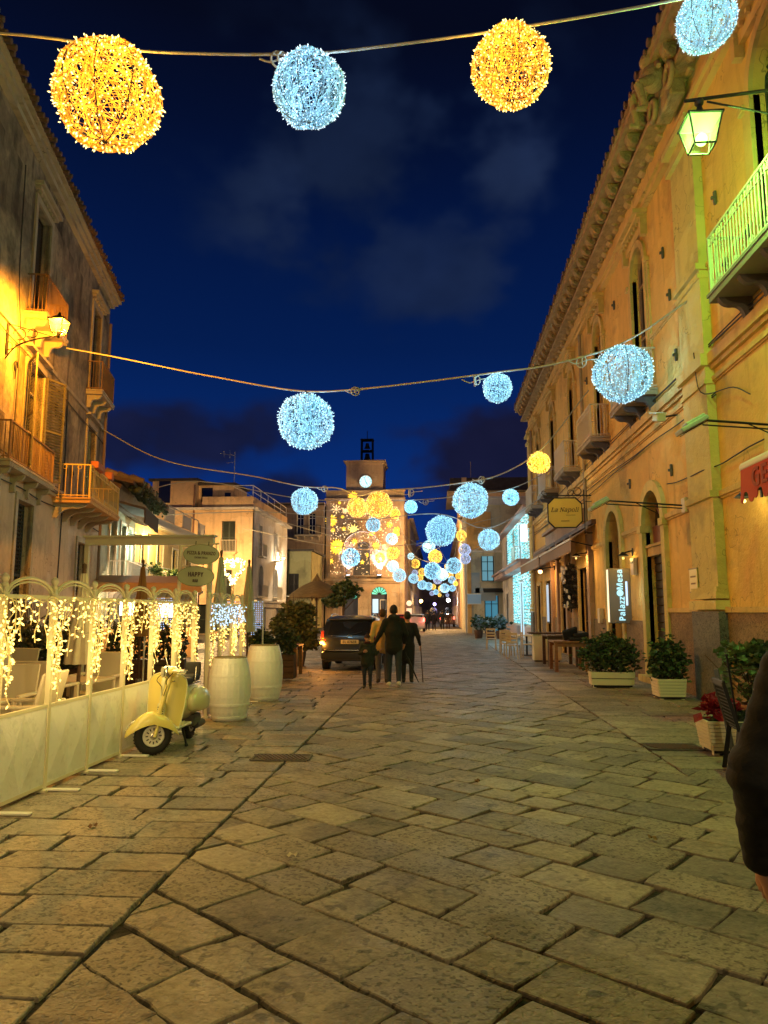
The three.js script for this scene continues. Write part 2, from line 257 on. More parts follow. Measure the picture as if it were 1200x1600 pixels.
// ================================================================ BUILDING PARTS
function leafGeo(w, h, n) {                        // one louvred shutter leaf, its lower left corner at 0,0
  const f = .055, o = [box(f, h, .035, f / 2, h / 2, 0), box(f, h, .035, w - f / 2, h / 2, 0), box(w - 2 * f, f, .034, w / 2, f / 2, 0), box(w - 2 * f, f, .034, w / 2, h - f / 2, 0), box(w - 2 * f, f, .034, w / 2, h * .48, 0)];
  const k = n ?? Math.min(34, Math.round(h / .075)); for (let i = 1; i < k; i++) o.push(box(w - 2 * f, .05, .008, w / 2, f + (h - 2 * f) * i / k, -.004, .75));
  return o;
}
function win(b, x, y, w, h, o = {}) {               // surround, and what fills the opening behind the wall
  const { arch = false, kind = 'shutter', m = K.shutterGreen, trim = K.ochreTrim, sur = .12, deep = .17, proud = .05, open = 0, name = 'window' } = o;
  const p = mesh(name, sur ? [ringGeo(x, y, w, h, arch, sur, proud + .1, -.1), ...(o.sill ? [box(w + .4, .08, .24, x, y - .04, .06)] : [])] : [box(w + .02, .03, .2, x, y - .016, -.3)], trim, b);
  const W = w + .02, Y = y - .01, H = h + .02;
  if (kind === 'shutter') { for (const s of [0, 1]) mesh('shutter', M(leafGeo(W / 2 - .006, H)).translate(x - W / 2 + s * W / 2 + .003, Y, -deep - .03), m, p); mesh('back', [box(W, H, .02, x, y + h / 2, -deep - .09)], K.black, p); }
  else if (kind === 'glass') { mesh('frame', [box(.07, H, .06, x - W / 2 + .05, y + h / 2, -deep), box(.07, H, .06, x + W / 2 - .05, y + h / 2, -deep), box(.06, H, .06, x, y + h / 2, -deep), box(W - .1, .07, .055, x, y + .05, -deep), box(W - .1, .05, .055, x, y + h * .42, -deep), box(W - .1, .05, .055, x, y + h * .78, -deep)], o.frame ?? K.frameWhite, p); mesh('pane', [box(W, H, .012, x, y + h / 2, -deep - .03)], o.pane ?? K.glass, p); }
  else if (kind === 'door') { mesh('door', [0, 1].map((s) => [box(W / 2 - .01, H, .05, x + (s - .5) * W / 2, y + h / 2, -deep - .02), box(W / 2 - .24, H * .34, .05, x + (s - .5) * W / 2, y + h * .72, -deep + .005), box(W / 2 - .24, H * .34, .05, x + (s - .5) * W / 2, y + h * .27, -deep + .005)]), m, p); }
  else mesh('pane', [box(W, H, .02, x, y + h / 2, -deep - .02)], o.pane ?? K.glass, p);
  if (open) for (const s of [-1, 1]) { const g = M(leafGeo(w / 2, h - .04)); if (s < 0) g.translate(-w / 2, 0, 0); g.applyMatrix4(new THREE.Matrix4().makeRotationY(-s * (open === true ? .35 : open))); g.translate(x + s * (w / 2 + .02), y + .02, .08); mesh('shutter', g, o.leaf ?? K.shutterOlive, p); }
  return p;
}
function balcony(b, x, y, w, proj, h, o = {}) {     // slab, brackets, railing
  const { rail = K.iron, slab = K.slab, br = K.slab, single = false, gap = .11, scroll = false } = o;
  const p = mesh('balcony', [box(w, .1, proj, x, y + .05, proj / 2), box(w + .08, .05, proj + .04, x, y + .125, proj / 2 + .002)], slab, b), t = y + .15;
  const n = Math.max(2, Math.round(w / 1.1) + 1);
  for (let i = 0; i < n; i++) { const bx = x - w / 2 + .2 + (w - .4) * i / (n - 1), s = new THREE.Shape(); s.moveTo(0, 0); s.lineTo(proj * .9, 0); s.quadraticCurveTo(proj * .8, -.16, proj * .5, -.14); s.quadraticCurveTo(proj * .25, -.14, .12, -.4); s.lineTo(0, -.42); s.closePath(); const hole = new THREE.Path(); hole.absarc(proj * .38, -.075, .045, 0, 7); s.holes.push(hole); const g = extr(s, .1, -.05); g.rotateY(-Math.PI / 2); g.translate(bx, y, 0); mesh('bracket', M([g]), br, p); }
  const e = proj - .04, x0 = x - w / 2 + .03, x1 = x + w / 2 - .03, o2 = [];
  o2.push(box(w - .02, .035, .045, x, t + h, e), box(w - .06, .025, .03, x, t + .06, e));
  for (const s of [x0, x1]) o2.push(box(.035, .035, e, s, t + h, e / 2), box(.025, .025, e, s, t + .06, e / 2), box(.04, h, .04, s, t + h / 2, e));
  if (scroll) { o2.push(box(w - .06, .02, .025, x, t + h - .14, e)); for (let k = 0; k < w / .28 - 1; k++) o2.push(put(new THREE.TorusGeometry(.055, .01, 5, 12), x0 + .14 + k * .28, t + h - .07, e), put(new THREE.TorusGeometry(.05, .009, 5, 10), x0 + .14 + k * .28, t + .13, e)); for (const s of [x0, x1]) for (let k = 0; k < 2; k++) o2.push(put(new THREE.TorusGeometry(.055, .01, 5, 12), s, t + h - .07, e * (.3 + .4 * k), 0, Math.PI / 2)); }
  const rl = mesh('railing', o2, rail, p); void rl;
  const bal = (bx, bz) => lathe([[.012, 0], [.012, h * .3], [.02, h * .36], [.012, h * .42], [.012, h]].map((q) => [q[0], q[1]]), 6, bx, t + .02, bz), list = [];
  const k = Math.round((w - .06) / gap); for (let i = 1; i < k; i++) list.push([x0 + (x1 - x0) * i / k, e]);
  const ks = Math.max(2, Math.round(e / gap)); for (let i = 1; i < ks; i++) for (const s of [x0, x1]) list.push([s, e * i / ks]);
  if (single) for (const [bx, bz] of list) mesh('baluster', M([bal(bx, bz)]), rail, p); else mesh('balusters', list.map(([bx, bz]) => bar([bx, t, bz], [bx, t + h, bz], .011, 5)), rail, p);
  return p;
}
function courses(x0, x1, y, h, proud, holes) {       // a moulding that stops at openings
  const cuts = holes.filter((q) => q[1] < y + h && q[1] + q[3] > y - .0).map((q) => [q[0] - q[2] / 2 - .14, q[0] + q[2] / 2 + .14]).sort((a, b) => a[0] - b[0]);
  const o = []; let s = x0; for (const [a, b] of [...cuts, [x1, x1]]) { if (a > s + .02) o.push(box(Math.min(a, x1) - s, h, proud, (Math.min(a, x1) + s) / 2, y + h / 2, proud / 2), box(Math.min(a, x1) - s, h * .4, proud * .5, (Math.min(a, x1) + s) / 2, y - h * .2, proud * .25)); s = Math.max(s, b); }
  return o;
}
const FONT = await new FontLoader().loadAsync('fonts/droid/droid_sans_bold.typeface.json');
const SERIF = await new FontLoader().loadAsync('fonts/droid/droid_serif_regular.typeface.json');
function text(s, size, depth = .012, font = FONT) { const g = new TextGeometry(s, { font, size, depth, curveSegments: 4 }); g.computeBoundingBox(); const b = g.boundingBox; g.translate(-(b.min.x + b.max.x) / 2, -(b.min.y + b.max.y) / 2, 0); return g; }

// ================================================================ THE RIGHT-HAND PALAZZO
{
  const b = thing('palazzo_building', 'long ochre palazzo with arched windows and carved cornice along the right side', 'building', [5, 0, 0], -Math.PI / 2);
  const x0 = -39.3, x1 = 9, top = 11.05;
  const up = [-10.1, -5.4, -.8, 3.8].map((x) => [x, 6.75, 1.7, 3.75, true]).concat([-17.6, -22.2, -26.8, -31.4, -36].map((x) => [x, 6.75, 1.15, 3.75, true]));
  const low = [[-9.9, 0, 2.1, 4.85, true], [-4.9, 0, 2.1, 4.85, true], [.2, 0, 2.1, 4.85, true], [-17.3, 0, 1.5, 4.4, true], [-21.15, 0, 1.6, 4.45, true], [-25.6, 0, 1.7, 3.1, false], [-29.6, 0, 1.3, 3.0, false], [-33.6, 0, 1.5, 3.0, false], [-36.9, 0, 1.2, 2.9, false]];
  const holes = [...up, ...low];
  mesh('wall', [wallGeo(x0, x1, 0, top, holes, .4), box(.4, top, 9.6, x0 + .2, top / 2, -5.2)], K.ochre, b);
  mesh('roof', [box(x1 - x0, .3, 10, (x0 + x1) / 2, 12.5, -5), box(x1 - x0 - 1, 12, 8.5, (x0 + x1) / 2, 6.1, -5.6)], K.roofDark, b);
  // windows upstairs
  for (const [x, y, w, h] of up) {
    const near = x > -14;
    win(b, x, y, w, h, { arch: true, sur: .17, proud: .07, trim: K.ochreTrim, m: near ? K.shutterGreen : K.shutterBrown, kind: near ? 'shutter' : 'glass', frame: mat(.42, .3, .16, .7) });
    const hood = [box(w + .8, .1, .34, x, y + h + .5, .17), box(w + .66, .08, .24, x, y + h + .41, .12), box(w + .5, .22, .09, x, y + h + .26, .045)];
    for (let k = 0; k < 9; k++) hood.push(box(.06, .07, .06, x - (w + .5) / 2 + .05 + k * (w + .4) / 8, y + h + .335, .14));
    for (const s of [-1, 1]) hood.push(box(.14, .42, .16, x + s * (w / 2 + .25), y + h + .16, .08), box(.1, h - w / 2 - .3, .05, x + s * (w / 2 + .26), y + (h - w / 2) / 2, .025), rbox(.2, .12, .12, .02, x + s * (w / 2 + .26), y + h - w / 2 - .1, .06));
    mesh('hood_mould', hood, K.ochreTrim, b);
  }
  // balconies
  for (const x of [-10.3, -5.4, -.8]) balcony(b, x, 6.55, 2.8, .58, .95, { rail: K.ironGreenLit, slab: mat(.2, .2, .19, .8), br: K.slabDark, single: x < -9, scroll: true });
  for (const x of [-17.6, -22.2, -26.8, -31.4, -36]) balcony(b, x, 6.5, 2.1, .58, .95, { rail: K.ironCream, slab: K.slab, br: K.slabDark, scroll: true, gap: .095 });
  // string courses and the plinth
  for (const [y, h, pr, ho] of [[6.02, .2, .13, holes], [5.72, .08, .06, holes], [3.62, .1, .07, holes], [7.86, .08, .06, up]]) { const c = courses(x0, x1, y, h, pr, ho); for (let i = 0; i < c.length; i += 2) mesh('string_course', [c[i], c[i + 1]], K.ochreTrim, b); }
  for (const [a, c] of [[x1, -8.72], [-11.08, -16.38]].map(([p, q]) => [Math.min(p, q), Math.max(p, q)])) { if (c > 8) continue; mesh('plinth', [box(c - a, 1.6, .05, (a + c) / 2, .8, .025)], K.baseStone, b); mesh('plinth_moulding', [box(c - a, .09, .09, (a + c) / 2, 1.645, .045)], K.ochreTrim, b); }
  for (const [a, c] of [[-20.2, -18.2], [-24.6, -22.1], [-28.8, -26.6], [-32.7, -30.4], [-36.1, -34.5]]) mesh('plinth', [box(c - a, 1.4, .05, (a + c) / 2, .7, .025)], K.baseStone, b);
  for (const a of [-8.6, -3.7]) mesh('plinth', [box(2.4, 1.6, .05, a + 1.2, .8, .025)], K.baseStone, b);
  // pilasters
  for (const [a, c] of [[-14.45, -13.2], [-39.2, -38.3], [-2.9, -1.9]]) {
    const w = c - a, x = (a + c) / 2;
    mesh('pilaster', [box(w, 9.05, .16, x, 6.55, .08), box(w + .12, .16, .24, x, 1.73, .12), box(w + .08, .12, .22, x, 1.9, .11), box(w + .04, .09, .2, x, 2.0, .1), box(w + .06, .12, .22, x, 3.68, .11), box(w + .1, .22, .25, x, 6.12, .125), box(w + .06, .09, .2, x, 5.72, .1), box(w + .1, .12, .24, x, 7.9, .12), box(w + .04, .08, .2, x, 7.72, .1), box(w + .1, .12, .25, x, 10.5, .125), box(w + .16, .12, .3, x, 10.9, .15)], K.ochrePil, b);
    mesh('pilaster_base', [box(w + .1, 1.62, .2, x, .81, .1)], K.darkStone, b);
  }
  // frieze and carved cornice
  mesh('frieze', [box(x1 - x0, .14, .18, (x0 + x1) / 2, 11.12, .04), box(x1 - x0, .1, .28, (x0 + x1) / 2, 11.24, .06), box(x1 - x0, .55, .14, (x0 + x1) / 2, 11.55, 0)], K.ochreTrim, b);
  mesh('cornice', [box(x1 - x0, .1, .46, (x0 + x1) / 2, 11.88, .23), box(x1 - x0 + .1, .14, .86, (x0 + x1) / 2, 12.42, .3), box(x1 - x0 + .16, .09, .96, (x0 + x1) / 2, 12.535, .3)], K.carved, b);
  const consoleGeo = (seed) => { // scrolled bracket with leaf and boss
    const r = rng(seed), s = new THREE.Shape(); s.moveTo(0, 0); s.bezierCurveTo(.22, -.02, .16, .34, .34, .36); s.bezierCurveTo(.56, .36, .6, .5, .58, .58); s.lineTo(0, .58); s.closePath();
    const g = extr(s, .2, -.1, .015, 6); g.rotateY(-Math.PI / 2);
    const o = [g, put(new THREE.TorusGeometry(.09, .04, 6, 12), .1, .42, .42, 0, Math.PI / 2), put(new THREE.TorusGeometry(.09, .04, 6, 12), -.1, .42, .42, 0, Math.PI / 2)];
    for (let i = 0; i < 9; i++) { const a = r() * 6.28; o.push(put(new THREE.SphereGeometry(.075 + r() * .05, 6, 5).scale(1, .55 + r() * .5, .5), .33 + Math.cos(a) * .13 * r() * 1.6, .28 + Math.sin(a) * .2, .08 + r() * .14, r() * 2, r() * 2, r() * 3)); }
    o.push(put(new THREE.TorusGeometry(.1, .035, 5, 10), .33, .3, .14, .3, .2, 0)); return M(o);
  };
  const cg = [1, 2, 3, 4].map((s) => consoleGeo(s * 13));
  for (let i = 0, x = x0 + .4; x < x1 - .3; x += .66, i++) { const c = mesh('console', cg[(i * 7 + (i >> 2)) % 4], K.carved, b); c.position.set(x, 11.78 - .02 * (i % 3), .05); c.rotation.z = .05 * ((i * 5) % 3 - 1); }
  const tg = M([cyl(.11, .085, .5, 0, 0, 0, 8, Math.PI / 2 + .12)]); for (let i = 0, x = x0 + .2; x < x1; x += .3, i++) { const t = mesh('roof_tile', tg, K.tile, b); t.position.set(x, 12.62, .55 + .02 * (i % 3)); }
  // carved figure over the pilaster
  const fx = -13.8; mesh('carved_figure', [rbox(.95, .9, .3, .05, fx, 11.95, .3), ball(.26, fx + .08, 12.15, .62, 10, 1, 1.1, 1), ball(.17, fx + .1, 12.5, .72, 10), bar([fx - .02, 12.05, .66], [fx - .16, 11.9, .98], .11, 8, .09), bar([fx + .2, 12.05, .66], [fx + .26, 11.9, .98], .11, 8, .09), bar([fx - .16, 11.9, .98], [fx - .2, 11.35, .9], .09, 8, .06), bar([fx + .26, 11.9, .98], [fx + .3, 11.38, .88], .09, 8, .06), rbox(.1, .08, .22, .03, fx - .2, 11.32, .96), rbox(.1, .08, .22, .03, fx + .3, 11.34, .95), bar([fx - .14, 12.3, .6], [fx - .42, 12.0, .7], .07, 8, .05), bar([fx + .3, 12.3, .6], [fx + .55, 12.05, .66], .07, 8, .05), put(new THREE.TorusGeometry(.2, .06, 6, 14), fx - .45, 11.8, .5), put(new THREE.TorusGeometry(.2, .06, 6, 14), fx + .6, 11.8, .5)], K.carved, b);
  // doorways
  for (const [x, w, h] of [[-9.9, 2.1, 4.85], [-4.9, 2.1, 4.85], [.2, 2.1, 4.85]]) { win(b, x, 0, w, h, { arch: true, sur: .28, proud: .1, trim: K.ochrePil, kind: 'glass', name: 'shop_doorway', frame: K.woodDark }); }
  { // first doorway from the pilaster: roller shutter under a transom
    const d = mesh('doorway', [ringGeo(-17.3, 0, 1.5, 4.4, true, .24, .2, -.1), box(2.1, .16, .3, -17.3, .06, .1), box(.3, .16, .24, -18.17, 3.58, .02), box(.3, .16, .24, -16.43, 3.58, .02)], K.ochrePil, b);
    mesh('transom', [box(1.62, .2, .22, -17.3, 3.02, -.13), box(1.5, .06, .3, -17.3, 3.15, -.12)], K.ochreTrim, d);
    mesh('fanlight_frame', [box(1.5, .5, .05, -17.3, 3.36, -.2), box(.05, 1.1, .05, -17.3, 3.8, -.2), box(1.5, .05, .05, -17.3, 3.62, -.195), ...[-.9, .9].map((a) => box(.04, .9, .04, -17.3 + Math.sin(a) * .35, 3.95, -.2, 0, 0, -a))], mat(.2, .08, .05, .6), d);
    mesh('pane', [box(1.52, 1.5, .02, -17.3, 3.75, -.24)], K.glass, d);
    const sg = M([rbox(1.52, .185, .05, .02, 0, 0, 0)]); for (let i = 0; i < 15; i++) { const s = mesh('shutter_slat', sg, K.shutterBrown, d); s.position.set(-17.3, .1 + i * .195, -.2); }
  }
  { const d = mesh('doorway', [ringGeo(-21.15, 0, 1.6, 4.45, true, .24, .2, -.1), box(2.1, .14, .3, -21.15, .05, .1)], K.ochrePil, b); mesh('door', [box(.78, 3.5, .06, -20.75, 1.75, -.3), box(.78, 3.5, .06, -21.55, 1.75, -.3), box(1.6, .1, .1, -21.15, 3.52, -.3)], K.woodBlack, d); mesh('pane', [box(1.62, 1.0, .02, -21.15, 4.0, -.3)], K.glass, d); }
  for (const [x, w, h] of [[-25.6, 1.7, 3.1], [-29.6, 1.3, 3.0], [-33.6, 1.5, 3.0], [-36.9, 1.2, 2.9]]) win(b, x, 0, w, h, { sur: .18, proud: .08, kind: x > -27 ? 'glass' : 'door', m: K.woodDark, frame: K.woodDark, name: 'shop_doorway', trim: K.ochreTrim });
  mesh('shop_front', [box(8.5, .5, .14, -29.4, 4.75, .07), box(8.5, .12, .3, -29.4, 5.05, .15), ...[-24.3, -27.3, -28.6, -30.7, -32.3].map((x) => box(.3, 4.4, .16, x, 2.2, .08)), box(4.8, .9, .12, -36.3, 4.2, .06)], K.brown, b);
  // drainpipe, cables and small fittings on the wall
  mesh('drainpipe', [bar([-24.55, 0, .1], [-24.55, 11, .1], .055, 8), bar([-38, 0, .1], [-38, 11, .1], .05, 8)], mat(.3, .22, .14, .6), b);
  const cab = (y0, y1, a, c, s) => tube(Array.from({ length: 14 }, (_, i) => { const t = i / 13; return [mix(a, c, t), mix(y0, y1, t) - .05 * Math.sin(t * 9 + s) - .04 * Math.abs(Math.sin(t * 19)), .07 + .09 * (mix(a, c, t) > -14.6 && mix(a, c, t) < -13 ? 1 : 0)]; }), .013, 5, 60);
  mesh('wall_cable', [cab(6.5, 6.32, -8, -39, 0), cab(6.38, 6.28, -8, -39, 2), cab(5.5, 5.62, -13, -38, 1), cab(5.42, 5.5, -13, -38, 3.1), cab(4.1, 4.3, -8.2, -16, 1.5), tube([[-13.6, 6.4, .2], [-13.4, 5.6, .2], [-12.2, 5.3, .08], [-11.6, 5.0, .08]], .011, 5)], K.cableDark, b);
  for (const [x, y] of [[-15.6, 9.4], [-12.3, 7.5], [-19.9, 8.6], [-20, 10.1], [-15.3, 8.3], [-15.8, 4.6], [-19.2, 4.9], [-12.6, 8.9], [-15.1, 6.9], [-11.4, 7.6], [-24, 9.2]]) mesh('wall_anchor', [rbox(.07, .26, .05, .02, x, y, .03), box(.05, .05, .09, x, y, .05)], K.slabDark, b);
  mesh('junction_box', [rbox(.22, .3, .1, .02, -14.95, 3.72, .06), rbox(.3, .45, .14, .02, -23.0, 1.5, .08)], mat(.6, .52, .36, .6), b);
}

// ================================================================ THE LEFT-HAND BUILDINGS
const LEFT = 103.6 * Math.PI / 180;
{
  const b = thing('old_apartment_building', 'tall old building with peeling render and iron balconies lit orange by a wall lantern', 'building', [-11.95, 0, -25.06], LEFT);
  const x0 = -32, top = 13.05;
  const up = [[-1.95, 8.8, 1.2, 2.95], [-8.25, 8.8, 1.2, 2.95], [-14.6, 8.8, 1.2, 2.95], [-21, 8.8, 1.2, 2.95]];
  const mid = [[-8.1, 4.95, 1.35, 2.75], [-1.9, 4.95, 1.2, 2.75], [-14.4, 4.95, 1.3, 2.75], [-21, 4.95, 1.3, 2.75]];
  const low = [[-8.25, .9, 1.2, 3.35], [-2.35, .2, 1.2, 3.6], [-15, .2, 1.4, 3.6], [-21, .2, 1.4, 3.6]];
  mesh('wall', [wallGeo(x0, 0, 4.8, top, [...up, ...mid].map((q) => [...q, false]), .4), box(.4, top - 4.8, 9, -.2, (top + 4.8) / 2, -4.9)], K.left, b);
  mesh('lower_wall', [wallGeo(x0, 0, 0, 4.8, low.map((q) => [...q, false]), .4), box(.4, 4.8, 9, -.2, 2.4, -4.9)], K.leftLow, b);
  mesh('core', [box(31, 12.6, 8, -16, 6.35, -5)], K.black, b);
  for (const q of up) win(b, ...q, { sur: .16, proud: .05, trim: K.leftTrim, m: K.shutterBrown, kind: 'shutter' });
  mid.forEach((q, i) => win(b, ...q, { sur: .14, proud: .05, trim: K.leftTrim, kind: 'glass', frame: mat(.5, .42, .22, .7), open: i === 0 ? .5 : 0, leaf: K.shutterOlive }));
  for (const q of low) win(b, ...q, { sur: .16, proud: .04, trim: K.leftTrim, m: mat(.07, .09, .1, .6, { map: woodT }), kind: 'shutter' });
  for (const [x, y, w, h] of up) mesh('hood_mould', [box(w + .6, .1, .22, x, y + h + .36, .11), box(w + .44, .1, .14, x, y + h + .27, .07), ...[0, 1, 2, 3, 4, 5].map((k) => box(.08, .1, .1, x - w / 2 + k * w / 5, y + h + .2, .05))], K.leftTrim, b);
  for (const [x, y, w, h] of mid) mesh('hood_mould', [box(w + .5, .08, .16, x, y + h + .3, .08)], K.leftTrim, b);
  for (const x of [-1.95, -8.25, -14.6]) balcony(b, x, 8.6, 1.9, .5, .95, { rail: K.ironRust, slab: K.leftTrim, br: K.leftTrim, gap: .1 });
  balcony(b, -8.9, 4.72, 3.4, .35, .85, { rail: K.ironRust, slab: K.leftTrim, br: K.leftTrim, gap: .11 });
  { const bl = balcony(b, -3.9, 4.6, 4.2, 1.0, .92, { rail: mat(.75, .5, .12, .6), slab: K.orange, br: K.leftTrim, gap: .17, scroll: true }); mesh('flower_box', [rbox(.9, .2, .22, .03, -5.2, 5.75, .99), rbox(.3, .24, .24, .04, -3.6, 5.78, .99)], mat(.42, .13, .05, .8), bl); }
  mesh('balcony', [box(2.0, .1, .25, -8.25, .85, .12), ...Array.from({ length: 15 }, (_, i) => bar([-9.2 + i * .135, .9, .22], [-9.2 + i * .135, 1.85, .22], .009, 5)), box(2, .03, .03, -8.25, 1.85, .22)], K.iron, b);
  // mouldings and eaves
  mesh('string_course', [box(-x0, .16, .1, x0 / 2, 4.82, .05), box(-x0, .07, .16, x0 / 2, 4.93, .08)], K.leftTrim, b); mesh('string_course', [box(-x0, .1, .07, x0 / 2, 8.05, .035)], K.leftTrim, b);
  mesh('cornice', [box(-x0 + .1, .14, .14, x0 / 2 + .05, 12.8, .07), box(-x0 + .2, .12, .24, x0 / 2 + .1, 12.93, .12), box(-x0 + .3, .08, .34, x0 / 2 + .15, 13.03, .17)], K.leftTrim, b);
  mesh('roof', [box(-x0 + .3, .1, 9.6, x0 / 2 + .1, 13.13, -4.6, .0)], K.tile, b);
  const tg = M([cyl(.08, .065, .46, 0, 0, 0, 8, Math.PI / 2 + .2)]); for (let i = 0, x = x0; x < .2; x += .19, i++) { const t = mesh('roof_tile', tg, K.tile, b); t.position.set(x, 13.12 + .012 * (i % 3), .2 + .03 * ((i * 5) % 4)); }
  const cb = (y0, y1, z) => tube(Array.from({ length: 12 }, (_, i) => [mix(-16, 0, i / 11), mix(y0, y1, i / 11) - .06 * Math.abs(Math.sin(i * 1.3)), z]), .016, 5, 44);
  mesh('wall_cable', [cb(5.25, 4.9, .12), cb(5.05, 4.75, .12), cb(4.6, 4.45, .05), cb(7.9, 7.6, .05), tube([[-10, 12, .05], [-9.9, 9, .06], [-9.6, 8.2, .05], [-9.6, 5.2, .06]], .014, 5), tube([[-5.2, 8, .04], [-5.1, 5, .05], [-5.2, 1, .04]], .02, 5)], K.cableDark, b);
  mesh('drainpipe', [bar([-.25, 0, .1], [-.25, 12, .1], .05, 8)], mat(.25, .17, .1, .7), b);
  for (const [x, y] of [[-6.3, 7.2], [-5.8, 7.0], [-5.5, 6.9], [-9.7, 7.2], [-4.2, 5.7], [-10.9, 6.6]]) mesh('wall_anchor', [put(new THREE.TorusGeometry(.12, .02, 5, 12, 4.6), x, y, .05), bar([x, y - .3, .04], [x, y + .1, .05], .015, 5)], K.iron, b);
}
{ // low house with the ragged tiled eaves, round the corner
  const b = thing('low_tiled_house', 'low house with ragged clay tile eaves next to the tall peeling building', 'building', [-12.0, 0, -25.3], LEFT);
  const ho = [[2.2, 2.7, 1.2, 2.5, false], [4.3, 2.7, 1.1, 2.5, false], [5.9, 2.7, 1, 2.5, false], [2.4, 0, 1.3, 2.3, false], [5, 0, 1.3, 2.3, false]];
  mesh('wall', [wallGeo(0, 7.2, 0, 6.3, ho), box(.4, 6.3, 8, 7.0, 3.15, -4.4)], plaster(.55, .6, .46), b);
  ho.forEach((q, i) => win(b, ...q.slice(0, 4), { kind: i < 3 ? 'shutter' : 'glass', sur: .1, trim: K.frameWhite, m: K.shutterGreen, frame: K.woodDark }));
  mesh('core', [box(6.4, 6, 6, 3.5, 3, -4)], K.black, b);
  const rf = mesh('roof', [box(8.2, .12, 5, 3.6, 6.75, -1.3, .22), box(7.6, .7, .5, 3.6, 5.9, .35, .3)], K.tile, b);
  const tg = [M([cyl(.13, .1, .5, 0, 0, 0, 8, Math.PI / 2 + .22)]), M([cyl(.12, .12, .42, 0, 0, 0, 7, Math.PI / 2 + .3)])], r = rng(5);
  const tm = [K.tile, mat(.36, .24, .15, .9, { map: tileT }), mat(.2, .15, .1, .9, { map: tileT }), mat(.12, .13, .07, 1)];
  for (let j = 0; j < 5; j++) for (let i = 0; i < 27; i++) { const t = mesh('roof_tile', tg[(i + j) % 2], tm[Math.floor(r() * 4)], rf); t.position.set(-.3 + i * .29 + r() * .06, 6.32 + .1 * j + r() * .07, 1.15 - j * .42 + r() * .1); t.rotation.set(r() * .2, r() * .3 - .15, 0); }
  const lc = []; for (let i = 0; i < 260; i++) { const g = new THREE.SphereGeometry(.05 + r() * .09, 5, 4).scale(1, .5, 1); lc.push(put(g, r() * 7.4, 6.2 + r() * .5 - .25, .9 + r() * .5, r(), r(), r())); } mesh('moss_tufts', lc, mat(.07, .085, .04, 1), rf);
  mesh('canopy', [box(3.4, .08, 1.5, 1.7, 5.5, .8, .25), box(3.4, .5, .05, 1.7, 5.05, 1.5)], mat(.06, .05, .045, .9), b);
  balcony(b, 4.4, 2.5, 5, .7, .9, { rail: K.whiteMetal, slab: K.white, br: K.white, gap: .14 });
}
{ // the yellow-lit house further on
  const b = thing('yellow_house', 'yellow plastered house with roof terrace and plant-filled balcony behind the restaurant', 'building', [-14.6, 0, -33], 94.7 * Math.PI / 180);
  const ho = [[1.2, 3, 1.1, 2.4, false], [3.3, 3, 1.1, 2.4, false], [6, 3, 1.1, 2.4, false], [9, 3, 1.1, 2.2, false], [12, 3, 1.1, 2.2, false], [2, 0, 1.6, 2.3, false], [6, 0, 1.8, 2.3, false], [10, 0, 1.6, 2.3, false]];
  mesh('wall', [wallGeo(-1, 15, 0, 6.1, ho), box(16, .25, 7, 7, 6.0, -3.6)], K.yellow, b); mesh('core', [box(15, 5.8, 5, 7, 2.9, -3.2)], K.black, b);
  ho.forEach((q, i) => win(b, ...q.slice(0, 4), { kind: i < 5 ? 'shutter' : 'glass', sur: .1, trim: K.cream, m: K.shutterGreen, frame: K.frameWhite, pane: i >= 5 ? glow(.9, .5, .16, .5) : K.glass }));
  mesh('cornice', [box(16, .14, .35, 7, 6.1, .17), box(16, .5, .2, 7, 6.42, -.1)], K.cream, b);
  mesh('terrace_railing', [...Array.from({ length: 9 }, (_, i) => box(.06, 1, .06, -.8 + i * 1.95, 7.15, -.1)), box(15.6, .05, .05, 7, 7.65, -.1), ...Array.from({ length: 5 }, (_, i) => box(1.7, .8, .03, .2 + i * 3.9, 7.15, -.1))], mat(.45, .4, .34, .6), b);
  balcony(b, 6.8, 2.8, 13, .7, .95, { rail: K.whiteMetal, slab: K.cream, br: K.cream, gap: .16 });
}
